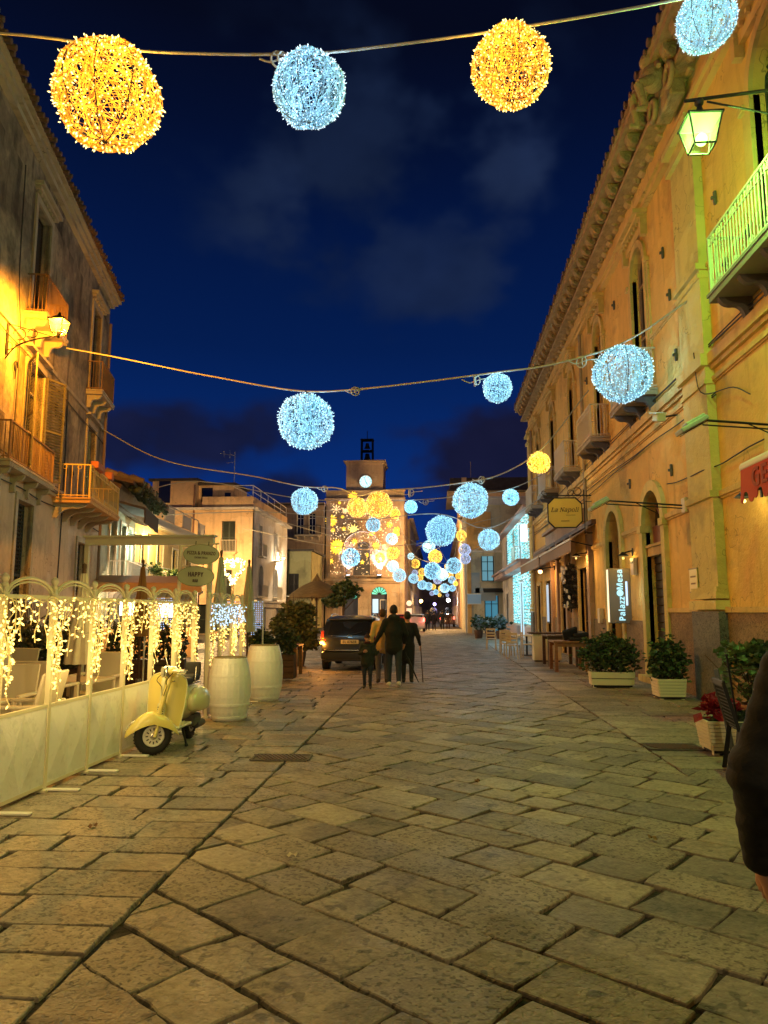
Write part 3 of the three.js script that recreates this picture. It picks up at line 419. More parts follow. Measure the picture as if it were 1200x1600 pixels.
{ // peach corner building
  const X = -14.1, Z = -55;
  const b = thing('corner_building', 'peach corner building with flat roof terrace and rooftop railing across the square', 'building', [X, 0, Z], 0);
  const ho = [[-1.85, 6.15, 1.05, 2.4, false], [-6, 6.2, 1, 1.9, false], [-5.5, 2.6, 1, 2.2, false], [-2, 2.6, 1, 2.2, false], [-4, 0, 2, 2.2, false], [-1.5, 0, 1.2, 2.2, false]];
  mesh('front_wall', [wallGeo(-8, 0, 0, 9.4, ho)], K.peach, b); ho.forEach((q) => win(b, ...q.slice(0, 4), { kind: 'shutter', sur: .06, trim: K.peach, m: K.shutterGreen, sill: true }));
  balcony(b, -1.85, 6.0, 1.3, .3, .9, { rail: K.ironCream, slab: K.peach, br: K.peach });
  const s = [[2.5, 6.1, .95, 2.35, false], [8.1, 6.1, .95, 2.35, false], [2.9, 2.9, 1.5, 2.4, true], [8.3, 2.9, 1.5, 2.4, true], [4, 0, 1.4, 2.1, false], [9.5, 0, 1.4, 2.1, false]];
  const sd = new THREE.Group(); sd.name = 'side_wall'; sd.rotation.y = Math.PI / 2; b.add(sd); mesh('wall', [wallGeo(.01, 13, 0, 9.4, s)], K.white, sd);
  for (const q of s) mesh('surround', [ringGeo(q[0], q[1], q[2], q[3], q[4], .09, .06, 0)], K.white, sd);
  mesh('shutters', s.map((q) => [M(leafGeo(q[2] / 2, q[3])).translate(q[0] - q[2] / 2, q[1], -.3), M(leafGeo(q[2] / 2, q[3])).translate(q[0], q[1], -.3), box(q[2] + .2, q[3] + .2, .02, q[0], q[1] + q[3] / 2, -.38)]), K.shutterBrown, sd);
  const bl = []; for (const [x, y, w] of [[2.5, 5.95, 1.3], [8.1, 5.95, 1.3], [2.9, 2.75, 2], [8.3, 2.75, 2]]) { bl.push(box(w, .12, .45, x, y, .22), box(w, .05, .05, x, y + 1, .42)); for (let k = 0; k <= w / .14; k++) bl.push(bar([x - w / 2 + k * .14, y, .42], [x - w / 2 + k * .14, y + 1, .42], .014, 4)); } mesh('balconies', bl, K.ironCream, sd);
  mesh('ledge', [box(13.4, .16, .5, 6.6, 2.45, .25), box(13.2, .4, .3, 6.6, 2.2, .15)], K.white, sd);
  mesh('cornice', [box(8.3, .18, .4, -3.95, 9.5, .15), box(.45, .18, 13.4, .2, 9.5, -6.5)], K.white, b);
  mesh('parapet', [box(4, .9, .2, -2, 10.0, -.12), box(.2, .9, 12.8, -.12, 10.0, -6.5)], K.peach, b);
  mesh('roof_room', [box(3.4, 2.4, 5, -6.3, 10.6, -2.55), box(2.8, 2.1, 4, -3.2, 10.5, -2.9)], K.peach, b);
  mesh('roof', [box(3.9, .2, 5.6, -6.3, 11.95, -2.6, .05), box(3.2, .18, 4.6, -3.2, 11.66, -2.9, .04), box(8, .2, 13, -4, 9.55, -6.6)], K.roofDark, b);
  for (const [x, y, w, h] of [[-7.0, 10.0, .95, 1.75], [-3.9, 10.2, .9, 1.1], [-2.25, 10.1, .5, .8]]) { const p = mesh('window', [ringGeo(x, y, w, h, false, .06, .05, .0)], K.peach, b); p.position.z = x < -4 ? 0 : -.88; if (x > -3) p.position.z = -.89; mesh('pane', [box(w, h, .02, x, y + h / 2, .012)], K.glass, p); }
  const rl = []; for (let k = 0; k < 6; k++) rl.push(bar([-.1, 10.3, -.3 - k * 2.5], [-.1, 11.35, -.3 - k * 2.5], .035, 6)); for (const y of [10.85, 11.35]) rl.push(bar([-.1, y, -.3], [-.1, y, -12.8], .035, 6)); rl.push(bar([-.1, 11.35, -.3], [-1.6, 11.35, -.3], .03, 6), bar([-1.7, 11.3, -.3], [-.1, 10.5, -2], .03, 6)); mesh('roof_railing', rl, K.whiteMetal, b);
  mesh('drainpipe', [bar([-4.6, 0, .07], [-4.6, 11.4, .07], .07, 6)], mat(.2, .1, .06, .7), b);
  mesh('aerial', [bar([-2.1, 11.6, -2], [-2.1, 14.4, -2], .03, 5), bar([-2.1, 14.1, -2], [-3.3, 14.3, -2], .02, 4), bar([-2.5, 13.9, -2], [-2.5, 14.5, -2], .015, 4), bar([-3, 14, -2], [-3, 14.5, -2], .015, 4), bar([-2.1, 13.6, -2], [-2.8, 13.5, -2], .015, 4)], mat(.5, .5, .5, .5), b);
  mesh('satellite_dish', [lathe([[0, 0], [.25, .03], [.45, .12]], 14)], K.whitePaint, b).position.set(.5, 3, -12.5);
  mesh('core', [box(7, 9, 11.8, -4, 4.5, -6.4)], K.black, b);
}
{ // narrow dark block and the taller one left of the clock tower
  const b = thing('olive_building', 'narrow dark olive building in shade between the peach corner building and the clock tower', 'building', [-14.4, 0, -72], 0);
  mesh('wall', [wallGeo(-6, 1.9, 0, 7.6, [[.2, 3.4, 1, 2, false], [.2, 0, 1.4, 2.3, false]]), box(.3, 7.6, 10, 1.75, 3.8, -5.2)], K.olive, b); win(b, .2, 3.4, 1, 2, { sur: .1, trim: K.olive, m: K.shutterBrown }); win(b, .2, 0, 1.4, 2.3, { sur: .1, trim: K.olive, kind: 'dark' });
  mesh('roof', [box(8.4, .2, 10.5, -2, 7.7, -5)], K.roofDark, b);
  const c = thing('brown_townhouse', 'tall brown townhouse with iron balconies directly left of the illuminated clock tower', 'building', [-12.35, 0, -79], 0);
  const ho = [[-1.3, 10, .8, 2.3, false], [-2.6, 10, .8, 2.3, false], [-1.3, 5.6, 1, 2.6, false], [-1.3, 1, 1.1, 2.6, false], [-3.4, 5.6, 1, 2.6, false]];
  mesh('wall', [wallGeo(-7, 0, 0, 13.4, ho), box(7, .3, 8, -3.5, 13.4, -4)], K.dim, c); ho.forEach((q, i) => win(c, ...q.slice(0, 4), { sur: .12, trim: K.dim, kind: i < 2 ? 'glass' : 'shutter', m: K.shutterBrown, frame: K.frameWhite }));
  for (const y of [5.4, 9.8]) balcony(c, -1.7, y, 2.8, .7, 1, { rail: K.iron, slab: K.slab, br: K.slab }); mesh('core', [box(6.4, 13, 6, -3.5, 6.6, -3.6)], K.black, c);
}
// ================================================================ THE CLOCK TOWER BUILDING
const starShape = (n, ro, ri, turn = 0) => { const s = new THREE.Shape(); for (let i = 0; i < n * 2; i++) { const a = i * Math.PI / n + turn, r = i % 2 ? ri : ro; i ? s.lineTo(Math.cos(a) * r, Math.sin(a) * r) : s.moveTo(Math.cos(a) * r, Math.sin(a) * r); } s.closePath(); return s; };
{
  const b = thing('clock_tower_building', 'old stone building with a square clock tower and bell frame, projected stars as glowing shapes', 'building', [-7.95, 0, -80], 0);
  const ho = [[1.55, 0, 1.75, 4.35, true], [-1.6, 0, 1.75, 3.9, true]], W = 4.3;
  mesh('wall', [wallGeo(-W, W, 0, 14, ho, .5), box(.5, 14, 9, -W + .25, 7, -5), box(.5, 14, 9, W - .25, 7, -5)], K.church, b); mesh('core', [box(7.4, 13.5, 7, 0, 6.8, -4.2)], K.black, b);
  mesh('cornice', [box(8.9, .2, .5, 0, 14.0, .1), box(8.7, .9, .3, 0, 14.5, -.15), box(8.9, .12, .5, 0, 14.95, -.1)], K.churchTrim, b);
  mesh('string_course', [box(8.8, .25, .35, 0, 5.1, .17), box(8.7, .12, .2, 0, 4.85, .1), box(8.7, .1, .2, 0, 5.4, .1)], K.churchTrim, b);
  mesh('quoins', [-1, 1].map((s) => [box(.5, 14, .12, s * (W - .25), 7, .06)]), K.churchTrim, b);
  mesh('blind_arch', [put(new THREE.TorusGeometry(2.15, .09, 5, 30, Math.PI), -.3, 8.3, .05), box(.18, 3, .1, -2.45, 6.9, .05), box(.18, 3, .1, 1.85, 6.9, .05)], K.churchTrim, b);
  const t = mesh('tower', [box(4.1, 4.2, 4.1, -.1, 16.1, -2.3), box(4.4, .22, 4.4, -.1, 18.15, -2.3), box(4.7, .14, 4.7, -.1, 18.32, -2.3)], K.churchTrim, b);
  const ck = mesh('clock', [put(new THREE.TorusGeometry(.74, .07, 8, 32), .03, 16.0, -.2)], K.churchTrim, b);
  mesh('clock_face_light', [cyl(.72, .72, .05, .03, 16.0, -.22, 32, Math.PI / 2)], glow(.55, .95, 1, 1.2), ck);
  for (let i = 0; i < 12; i++) mesh('hour_mark', [box(.045, .14, .02, 0, .58, 0)], K.black, ck).position.set(0, 0, 0);
  ck.children.filter((o) => o.name === 'hour_mark').forEach((o, i) => { o.position.set(.03, 16.0, -.185); o.rotation.z = i * Math.PI / 6; });
  mesh('hour_hand', [box(.07, .42, .02, .03 + .1, 15.84, -.18, 0, 0, .55)], K.black, ck); mesh('minute_hand', [box(.05, .58, .02, -.04, 16.26, -.178, 0, 0, .3)], K.black, ck);
  const bf = mesh('bell_frame', [...[-.65, .65].flatMap((x) => [-.5, .5].map((z) => bar([x, 18.35, -2.3 + z], [x * .95, 21.2, -2.3 + z], .09, 6))), box(1.5, .1, 1.2, 0, 21.2, -2.3), box(1.4, .1, 1.2, 0, 19.9, -2.3), box(1.4, .08, .1, 0, 18.7, -2.3), bar([0, 21.2, -2.3], [0, 22.3, -2.3], .04, 5), bar([-.9, 18.4, -2.3], [-.55, 19.2, -2.3], .05, 5), bar([.9, 18.4, -2.3], [.55, 19.2, -2.3], .05, 5)], K.iron, t);
  for (const [y, r] of [[18.85, .5], [20.25, .38]]) mesh('bell', [lathe([[.02, r * 1.55], [r * .45, r * 1.5], [r * .55, r * .9], [r * .7, r * .35], [r, 0], [r * .92, 0]], 16, 0, y, -2.3)], mat(.12, .1, .06, .45, { metalness: .8 }), t); void bf;
  // doors, niches, oval window, balcony
  for (const [x, , w, h] of ho) {
    const d = mesh('doorway', [ringGeo(x, 0, w, h, true, .16, .2, -.1)], K.churchTrim, b), cy = h - w / 2;
    mesh('door', [box(w, cy - .1, .06, x, (cy - .1) / 2, -.4), box(w + .1, .14, .14, x, cy - .05, -.36)], mat(.03, .035, .07, .5), d);
    if (x > 0) { mesh('lit_window', [box(.62, 1.5, .03, x - .42, 2.3, -.35)], glow(.45, .75, 1, .8), d); mesh('frame', [box(.7, .06, .05, x + .42, 2.95, -.35), box(.7, .06, .05, x + .42, 1.9, -.35), box(.06, 1.1, .05, x + .1, 2.42, -.35), box(.06, 1.1, .05, x + .74, 2.42, -.35)], K.whitePaint, d); }
    for (let i = 0; i < 7; i++) { const a = (i + .5) * Math.PI / 7, s = new THREE.Shape(), r0 = .22, r1 = w / 2 - .1, e = .17; s.moveTo(Math.cos(a - e * .4) * r0, Math.sin(a - e * .4) * r0); s.lineTo(Math.cos(a - e) * r1, Math.sin(a - e) * r1); s.quadraticCurveTo(Math.cos(a) * (r1 + .09), Math.sin(a) * (r1 + .09), Math.cos(a + e) * r1, Math.sin(a + e) * r1); s.lineTo(Math.cos(a + e * .4) * r0, Math.sin(a + e * .4) * r0); const g = extr(s, .03, -.36); g.translate(x, cy + .05, 0); mesh('lit_pane', M([g]), glow(.18, .85, .6, .9), d); }
  }
  for (const x of [3.1, -.05, -3.4]) mesh('niche', [ringGeo(x, .6, 1.0, 3.2, true, .1, .1, -.02), extr(archShape(x, .6, .98, 3.18, true), .02, .003)], K.churchTrim, b);
  mesh('oval_window', [put(new THREE.TorusGeometry(.42, .1, 6, 22).scale(1.25, .8, 1), -.1, 8.85, .06), put(new THREE.CylinderGeometry(.4, .4, .02, 22).rotateX(Math.PI / 2).scale(1.25, .8, 1), -.1, 8.85, .02)], K.slabDark, b);
  balcony(b, -.3, 5.45, 3.4, .7, 1.1, { rail: K.iron, slab: K.churchTrim, br: K.churchTrim, gap: .2 });
  const bd = mesh('balcony_doorway', [ringGeo(-.3, 5.6, 1.4, 2.6, false, .16, .12, 0), box(1.4, 2.6, .03, -.3, 6.9, .012)], K.slabDark, b); void bd;
  // light projected on the facade, put in as glowing stars, snowflakes and points
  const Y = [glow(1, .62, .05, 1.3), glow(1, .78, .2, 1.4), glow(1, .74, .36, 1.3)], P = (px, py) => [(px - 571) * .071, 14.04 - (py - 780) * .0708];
  const star = (px, py, r, n, k, m) => { const [x, y] = P(px, py); mesh('projected_star', M([extr(starShape(n, r, r * k, px), .03, .015)]).translate(x, y, 0), m, b); };
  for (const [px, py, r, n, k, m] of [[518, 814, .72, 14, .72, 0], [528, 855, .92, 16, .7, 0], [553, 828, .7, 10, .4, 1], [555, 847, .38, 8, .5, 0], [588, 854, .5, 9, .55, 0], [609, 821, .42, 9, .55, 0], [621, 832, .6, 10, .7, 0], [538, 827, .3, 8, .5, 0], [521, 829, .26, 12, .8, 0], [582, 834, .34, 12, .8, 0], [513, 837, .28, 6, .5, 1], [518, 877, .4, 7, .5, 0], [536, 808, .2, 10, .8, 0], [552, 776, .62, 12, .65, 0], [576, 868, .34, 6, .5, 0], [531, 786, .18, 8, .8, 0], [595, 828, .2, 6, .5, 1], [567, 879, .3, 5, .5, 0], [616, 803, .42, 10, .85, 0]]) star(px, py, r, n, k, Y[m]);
  for (const [px, py, r] of [[526, 796, .52], [540, 799, .3], [601, 855, .28], [555, 869, .24]]) { const [x, y] = P(px, py), g = []; for (let i = 0; i < 4; i++) g.push(box(2 * r, .05, .03, 0, 0, 0, 0, 0, i * Math.PI / 4)); for (let i = 0; i < 8; i++) { const a = i * Math.PI / 4; g.push(box(.16, .04, .03, Math.cos(a) * r * .75, Math.sin(a) * r * .75, 0, 0, 0, a + .8), box(.16, .04, .03, Math.cos(a) * r * .75, Math.sin(a) * r * .75, 0, 0, 0, a - .8)); } mesh('projected_snowflake', M(g).translate(x, y, .03), Y[2], b); }
  const r = rng(31), dots = []; for (let i = 0; i < 480; i++) { const px = 511 + r() * 112, py = 785 + r() * 117, s = .03 + r() * .06; const [x, y] = P(px, py); dots.push(r() < .25 ? box(s * 3.4, s * .6, .02, x, y, .02, 0, 0, r() * 3) : put(new THREE.OctahedronGeometry(s), x, y, .03)); } stuff(mesh('projected_sparks', dots, Y[2], b));
}
for (const [x, l] of [[-9.75, 'cold white floodlight on the clock building ledge, on the left'], [-6.35, 'cold white floodlight on the clock building ledge, on the right']]) {
  const f = thing('facade_floodlight', l, 'floodlight', [x, 5.3, -79.5]); mesh('housing', [rbox(.5, .3, .3, .04, 0, .15, 0), box(.1, .14, .1, 0, 0, 0)], K.iron, f); mesh('lamp_glass', [box(.42, .04, .24, 0, .31, 0)], glow(.8, .85, 1, 9), f);
  const s = new THREE.SpotLight(C(.78, .8, 1), 260, 12, .62, .8, 2); s.position.set(0, .4, 0); s.target.position.set(0, 5, -.55); s.castShadow = true; f.add(s, s.target);
}

// ================================================================ BUILDINGS TOWARDS THE FAR END ON THE RIGHT
{ // low building hung with blue net lights, past the palazzo
  const b = thing('blue_lit_building', 'two-storey building past the palazzo covered with turquoise net lights', 'building', [5, 0, -39.4], -Math.PI / 2);
  const ho = [[-4.2, .2, 1.15, 3.1, false], [-9.5, .9, 1.3, 2.3, true], [-4.6, 4.6, 1.1, 2.1, false], [-8.5, 4.6, 1.0, 2.1, false], [-14, 4.7, 1, 2, false], [-14.5, .3, 1.3, 2.6, false]];
  mesh('wall', [wallGeo(-18.6, 0, 0, 7.2, ho)], K.white, b); ho.forEach((q, i) => win(b, ...q.slice(0, 4), { arch: q[4], sur: .18, trim: K.white, kind: i % 2 ? 'glass' : 'shutter', m: mat(.1, .13, .3, .6), pane: i === 1 ? glow(.1, .5, .75, .5) : K.glassBlue, frame: mat(.1, .12, .25, .5) }));
  mesh('cornice', [box(18.8, .16, .5, -9.3, 7.25, .2), box(18.8, .3, .7, -9.3, 4.15, .3), box(18.7, .12, .9, -9.3, 4.36, .4), box(18.8, .5, .12, -9.3, .55, .06)], mat(.5, .36, .34, .8), b);
  mesh('core', [box(18, 7, 6, -9.3, 3.5, -3.5)], K.black, b); balcony(b, -4.6, 4.35, 1.7, .6, .9, { rail: K.frameWhite, slab: K.white, br: K.white, gap: .16 });
}
{
  const t = thing('net_lights', 'turquoise net of tiny lights covering the two-storey building front', 'net lights', [5, 0, -39.4], -Math.PI / 2), r = rng(77), A = [], B = [], wires = [];
  for (const [x0, x1, y0, y1] of [[-9.2, -.3, .95, 3.85], [-12.6, -.3, 4.5, 7.0]]) {
    for (let x = x0; x < x1; x += .17) { wires.push(bar([x, y0, .1], [x, y1, .1], .006, 3)); for (let y = y0; y < y1; y += .17) { const c = (w, h, cx, cy) => Math.abs(x - cx) < w && Math.abs(y - cy) < h; if (c(.62, 1.75, -4.2, 1.7) || c(.6, 1.2, -4.6, 5.7) || c(.55, 1.15, -8.5, 5.7)) continue; (r() < .5 ? A : B).push(put(new THREE.OctahedronGeometry(.026 + r() * .016), x + r() * .12, y + r() * .12, .13)); } }
    for (let y = y0; y < y1; y += .5) wires.push(bar([x0, y, .1], [x1, y, .1], .006, 3));
  }
  mesh('net_wires', wires, mat(.3, .5, .5, .6), t); stuff(mesh('white_light_bulbs', A, glow(.55, .95, 1, 1.3), t)); stuff(mesh('turquoise_light_bulbs', B, glow(.1, .62, .7, 1.2), t));
  mesh('window_light_frame', [ringGeo(-4.2, .2, 1.2, 3.1, false, .06, .06, .12), ringGeo(-4.6, 4.6, 1.2, 2.2, false, .05, .05, .12)], glow(.6, .85, 1, .7), t);
  const bl = mesh('lit_lantern', [box(.5, .9, .3, -1, 5.9, .3)], glow(1, .75, .6, 1.6), t); void bl;
  for (const [x, y, I] of [[-3, 2.4, 7], [-8, 2.4, 6], [-4, 5.8, 7], [-10, 5.6, 5]]) { const p = new THREE.PointLight(C(.35, .85, 1), I, 40, 2); p.position.set(x, y, 1.1); p.castShadow = true; p.shadow.radius = 30; t.add(p); }
}
{
  const b = thing('beige_building', 'beige building end with a cornice, facing the square beyond the turquoise lights', 'building', [2.3, 0, -58.4], 0);
  const ho = [[1.55, 6.9, 1.1, 1.15, false], [1.6, 4.0, 1.0, 2.0, false], [1.85, 0, 1.1, 2.9, false]];
  mesh('wall', [wallGeo(0, 9, 0, 10.2, ho), box(.4, 10.2, 14, .2, 5.1, -7.2)], K.beige, b);
  ho.forEach((q, i) => win(b, ...q.slice(0, 4), { sur: .1, trim: K.beige, kind: 'glass', frame: K.iron, pane: i === 1 ? glow(.25, .6, .75, .35) : i === 2 ? glow(.1, .45, .7, .32) : K.glass, sill: i < 2 }));
  mesh('upper_wall', [box(1.9, 3.0, .06, .95, 8.0, .03)], K.orange, b); mesh('cornice', [box(9.3, .5, .5, 4.5, 10.3, .15), box(9.2, .14, .3, 4.5, 6.35, .14), box(9.4, .16, .7, 4.5, 10.6, .2)], K.white, b); mesh('stone_panel', [box(.9, 1.6, .06, .5, 3.9, .03), box(1.6, 1.0, .06, 1.4, 3.0, .03)], mat(.3, .36, .4, .7), b);
  mesh('corner_strip', [box(.3, 10, .1, .14, 5, .05)], K.orange, b); mesh('core', [box(8.4, 10, 12, 4.6, 5, -6.8)], K.black, b); mesh('canopy', [box(1.6, .06, 1.0, 2.0, 3.3, .5, .3)], K.iron, b);
  const c = thing('tall_rear_building', 'tall building with a dark flat roof rising behind the beige one', 'building', [1.6, 0, -74], 0);
  mesh('wall', [wallGeo(.7, 12, 0, 13.6, [[4, 9.6, 1.2, 2.2, false], [7.5, 9.6, 1.2, 2.2, false]]), box(.4, 13.6, 12, .9, 6.8, -6.2)], K.peach, c); for (const x of [4, 7.5]) win(c, x, 9.6, 1.2, 2.2, { sur: .12, trim: K.peach, m: K.shutterBrown });
  mesh('roof', [box(13, 1.3, 13, 6.2, 14.4, -6), box(13.6, .16, 13.6, 6.2, 13.75, -6)], K.roofDark, c); mesh('chimney', [box(.5, 1, .5, 1.1, 14.6, .3), box(.04, 1.8, .04, 1.8, 15.9, .2)], K.peach, c);
}
// the lane beyond: shop fronts on both sides and its end
{
  const r = rng(8);
  for (const [x, z, len, h, turn, l, m] of [[-3.4, -90, 26, 13, Math.PI / 2, 'dim brown shop terrace along the left side of the far lane', K.dim], [2.5, -74, 60, 11, -Math.PI / 2, 'orange lit terrace along the right side of the far lane', K.brown], [-3.3, -117, 30, 12, Math.PI / 2, 'furthest dark terrace on the left of the lane', K.dim]]) {
    const b = thing('lane_terrace', l, 'building', [x, 0, z], turn), s = turn > 0 ? 1 : -1, ho = [];
    for (let k = 1.5; k < len - 1; k += 3) { ho.push([s * k, 0, 1.7, 2.6, false], [s * k, 4.2, 1, 2.1, false], [s * k, 7.8, 1, 2, false]); }
    mesh('wall', [wallGeo(Math.min(0, s * len), Math.max(0, s * len), 0, h, ho), box(.3, h, 4, 0, h / 2, -2.3)], m, b);
    ho.forEach((q) => { const lit = q[1] === 0 && r() < .6; win(b, ...q.slice(0, 4), { sur: .1, trim: m, kind: 'dark', pane: lit ? glow(1, .6 + r() * .3, .3 + r() * .5, .9 + r()) : K.glass, name: q[1] ? 'window' : 'shop_window' }); });
    mesh('cornice', [box(len, .2, .5, s * len / 2, h, .2)], m, b); mesh('core', [box(len, h - .3, 3, s * len / 2, h / 2, -2)], K.black, b);
  }
  const e = thing('lane_end_house', 'dark house closing the far end of the lane', 'building', [-6, 0, -150], 0); mesh('wall', [wallGeo(0, 14, 0, 9, [[5, 0, 1.5, 2.6, true], [8, 0, 1.5, 2.6, true], [6.5, 4.5, 1.2, 2, false]])], K.dim, e); for (const q of [[5, 0, 1.5, 2.6], [8, 0, 1.5, 2.6], [6.5, 4.5, 1.2, 2]]) win(e, ...q, { sur: .1, trim: K.dim, kind: 'dark', arch: q[1] === 0 }); mesh('core', [box(14, 9, 2, 7, 4.5, -1.5)], K.black, e);
}
for (const [x, y, z, c, l, I] of [[-.96, 8.2, -73.6, [1, .57, .19], 'added warm lamp behind a blue light ball to brighten the clock building', 560], [1.3, 3.2, -97, [1, .95, 1], 'bright white street lamp glaring over the far lane', 60], [-2.3, 3.1, -99, [1, .6, .2], 'warm lamp on the left side of the far lane', 40], [-.6, 2.9, -118, [.5, .4, 1], 'violet lamp low at the end of the far lane', 20]]) {  // the first lamp is added to brighten the clock building
  const t = thing('lane_lamp', l, 'lamp', [x, y, z]); mesh('lamp_glow', [ball(.24, 0, 0, 0, 12)], glow(...c, 8), t); mesh('arm', [bar([0, .2, 0], [x > 0 ? 1.1 : -1, .4, 0], .03, 5)], K.iron, t);
  const p = new THREE.PointLight(C(...c), I, 60, 2); p.castShadow = true; p.shadow.radius = 10; p.position.y = -.3; t.add(p);
}

// ================================================================ LAMPS
function at(px, py, D) { // the surveyed spot seen at that place of the frame, D metres down the street
  const p = 7.77 * Math.PI / 180, y = 4.19 * Math.PI / 180, u = (px - 600) / 1150, v = (800 - py) / 1150;
  const f = V(-Math.sin(y) * Math.cos(p), Math.sin(p), -Math.cos(y) * Math.cos(p)), r = V(Math.cos(y), 0, -Math.sin(y)), q = r.clone().cross(f);
  const d = f.add(r.multiplyScalar(u)).add(q.multiplyScalar(v)); const k = -D / d.z; return [d.x * k, 1.6 + d.y * k, -D];
}
function lantern(name, label, pos, { color, cd, wall, up, dead = false, s = 1, core = 9 }) {
  // four-sided street lantern on an iron wall arm; wall = vector from lantern to its wall plate
  const t = thing(name, label, 'street lamp', pos), a = .15 * s, c = .235 * s, h = .42 * s, fr = [], gl = [];
  for (const [sx, sz] of [[1, 1], [1, -1], [-1, -1], [-1, 1]]) fr.push(bar([sx * a, -h / 2, sz * a], [sx * c, h / 2, sz * c], .012, 5));
  for (const [y, k] of [[-h / 2, a], [h / 2, c]]) for (let i = 0; i < 4; i++) { const q = [[1, 1], [1, -1], [-1, -1], [-1, 1], [1, 1]]; fr.push(bar([q[i][0] * k, y, q[i][1] * k], [q[i + 1][0] * k, y, q[i + 1][1] * k], .014, 5)); }
  for (let i = 0; i < 4; i++) { const g = new THREE.BufferGeometry(), q = [[1, 1], [1, -1], [-1, -1], [-1, 1], [1, 1]], P = [[q[i][0] * a, -h / 2, q[i][1] * a], [q[i + 1][0] * a, -h / 2, q[i + 1][1] * a], [q[i + 1][0] * c, h / 2, q[i + 1][1] * c], [q[i][0] * c, h / 2, q[i][1] * c]]; g.setAttribute('position', new THREE.Float32BufferAttribute([P[0], P[1], P[2], P[0], P[2], P[3]].flat(), 3)); g.computeVertexNormals(); gl.push(g); }
  mesh('frame', fr, K.iron, t);
  const cap = put(new THREE.CylinderGeometry(.06 * s, c * 1.5, .17 * s, 4, 1).rotateY(Math.PI / 4), 0, h / 2 + .095 * s, 0);
  mesh('cap', [cap, box(c * 2.2, .025, c * 2.2, 0, h / 2 + .01, 0), cyl(.06 * s, .03 * s, .1 * s, 0, h / 2 + .22 * s, 0, 8), ...(up ? [] : [ball(.07 * s, 0, h / 2 + .33 * s, 0, 10)])], K.iron, t);
  mesh('pane', gl, new THREE.MeshPhysicalMaterial({ color: C(.95, .97, .9), roughness: .1, transmission: 1, thickness: 0, side: THREE.DoubleSide }), t);
  mesh('lamp_glow', [ball(.085 * s, 0, up ? .02 : -.06, 0, 14, 1, 1.15, 1)], glow(...color, core), t);
  const w = V(...wall), e = w.clone().normalize(), L = w.length(), ar = [], y0 = up ? -h / 2 - .05 : h / 2 + .36 * s;
  const pt = (d, y) => [e.x * d, y, e.z * d];
  if (up) { ar.push(tube([pt(0, y0), pt(L * .45, y0 - .12), pt(L * .8, y0 - .3), pt(L, y0 - .6)], .017, 6, 20), bar(pt(.1, y0 - .03), pt(L, y0 + .22), .011, 5), cyl(.03, .05, .1, 0, y0, 0, 8)); for (const [d, yy, rr2] of [[.5, .02, .1], [.75, -.02, .13], [.95, -.3, .09]]) { const g = new THREE.TorusGeometry(rr2, .011, 5, 14, 5); g.rotateY(Math.atan2(-e.z, e.x)); ar.push(put(g, e.x * d * L, y0 + yy, e.z * d * L)); } }
  else { ar.push(bar(pt(-.18, y0 + .0), pt(L, y0 + .16), .022, 6), bar(pt(.1, y0 - .02), pt(L, y0 - .42), .014, 5), cyl(.018, .018, .16, 0, y0 - .1, 0, 6)); const g = new THREE.TorusGeometry(.16, .012, 5, 14, 5); g.rotateY(Math.atan2(-e.z, e.x)); ar.push(put(g, e.x * L * .8, y0 - .12, e.z * L * .8)); }
  ar.push(box(.08, .7, .08, e.x * L, y0 - .15, e.z * L)); mesh('arm', ar, K.iron, t);
  if (!dead) { const l = new THREE.PointLight(C(...color), cd, 120, 2); l.position.y = up ? .02 : -.06; l.castShadow = true; l.shadow.radius = 4; l.shadow.bias = -.002; t.add(l); }
  return t;
}
const AMBER = [1, .34, .015], GREENISH = [.38, 1, .13], WARM = [1, .74, .36];
lantern('wall_lantern', 'glowing amber lantern on a scrolled iron arm on the old peeling building', at(92, 511, 15.3), { color: AMBER, cd: 175, wall: [-1.06, 0, .25], up: true, s: .72 });
lantern('wall_lantern', 'bright greenish-white hanging lantern high on the palazzo wall above the balcony', [3.43, 7.68, -9], { color: GREENISH, cd: 40, core: 8, wall: [1.56, 0, 0], s: .86 });
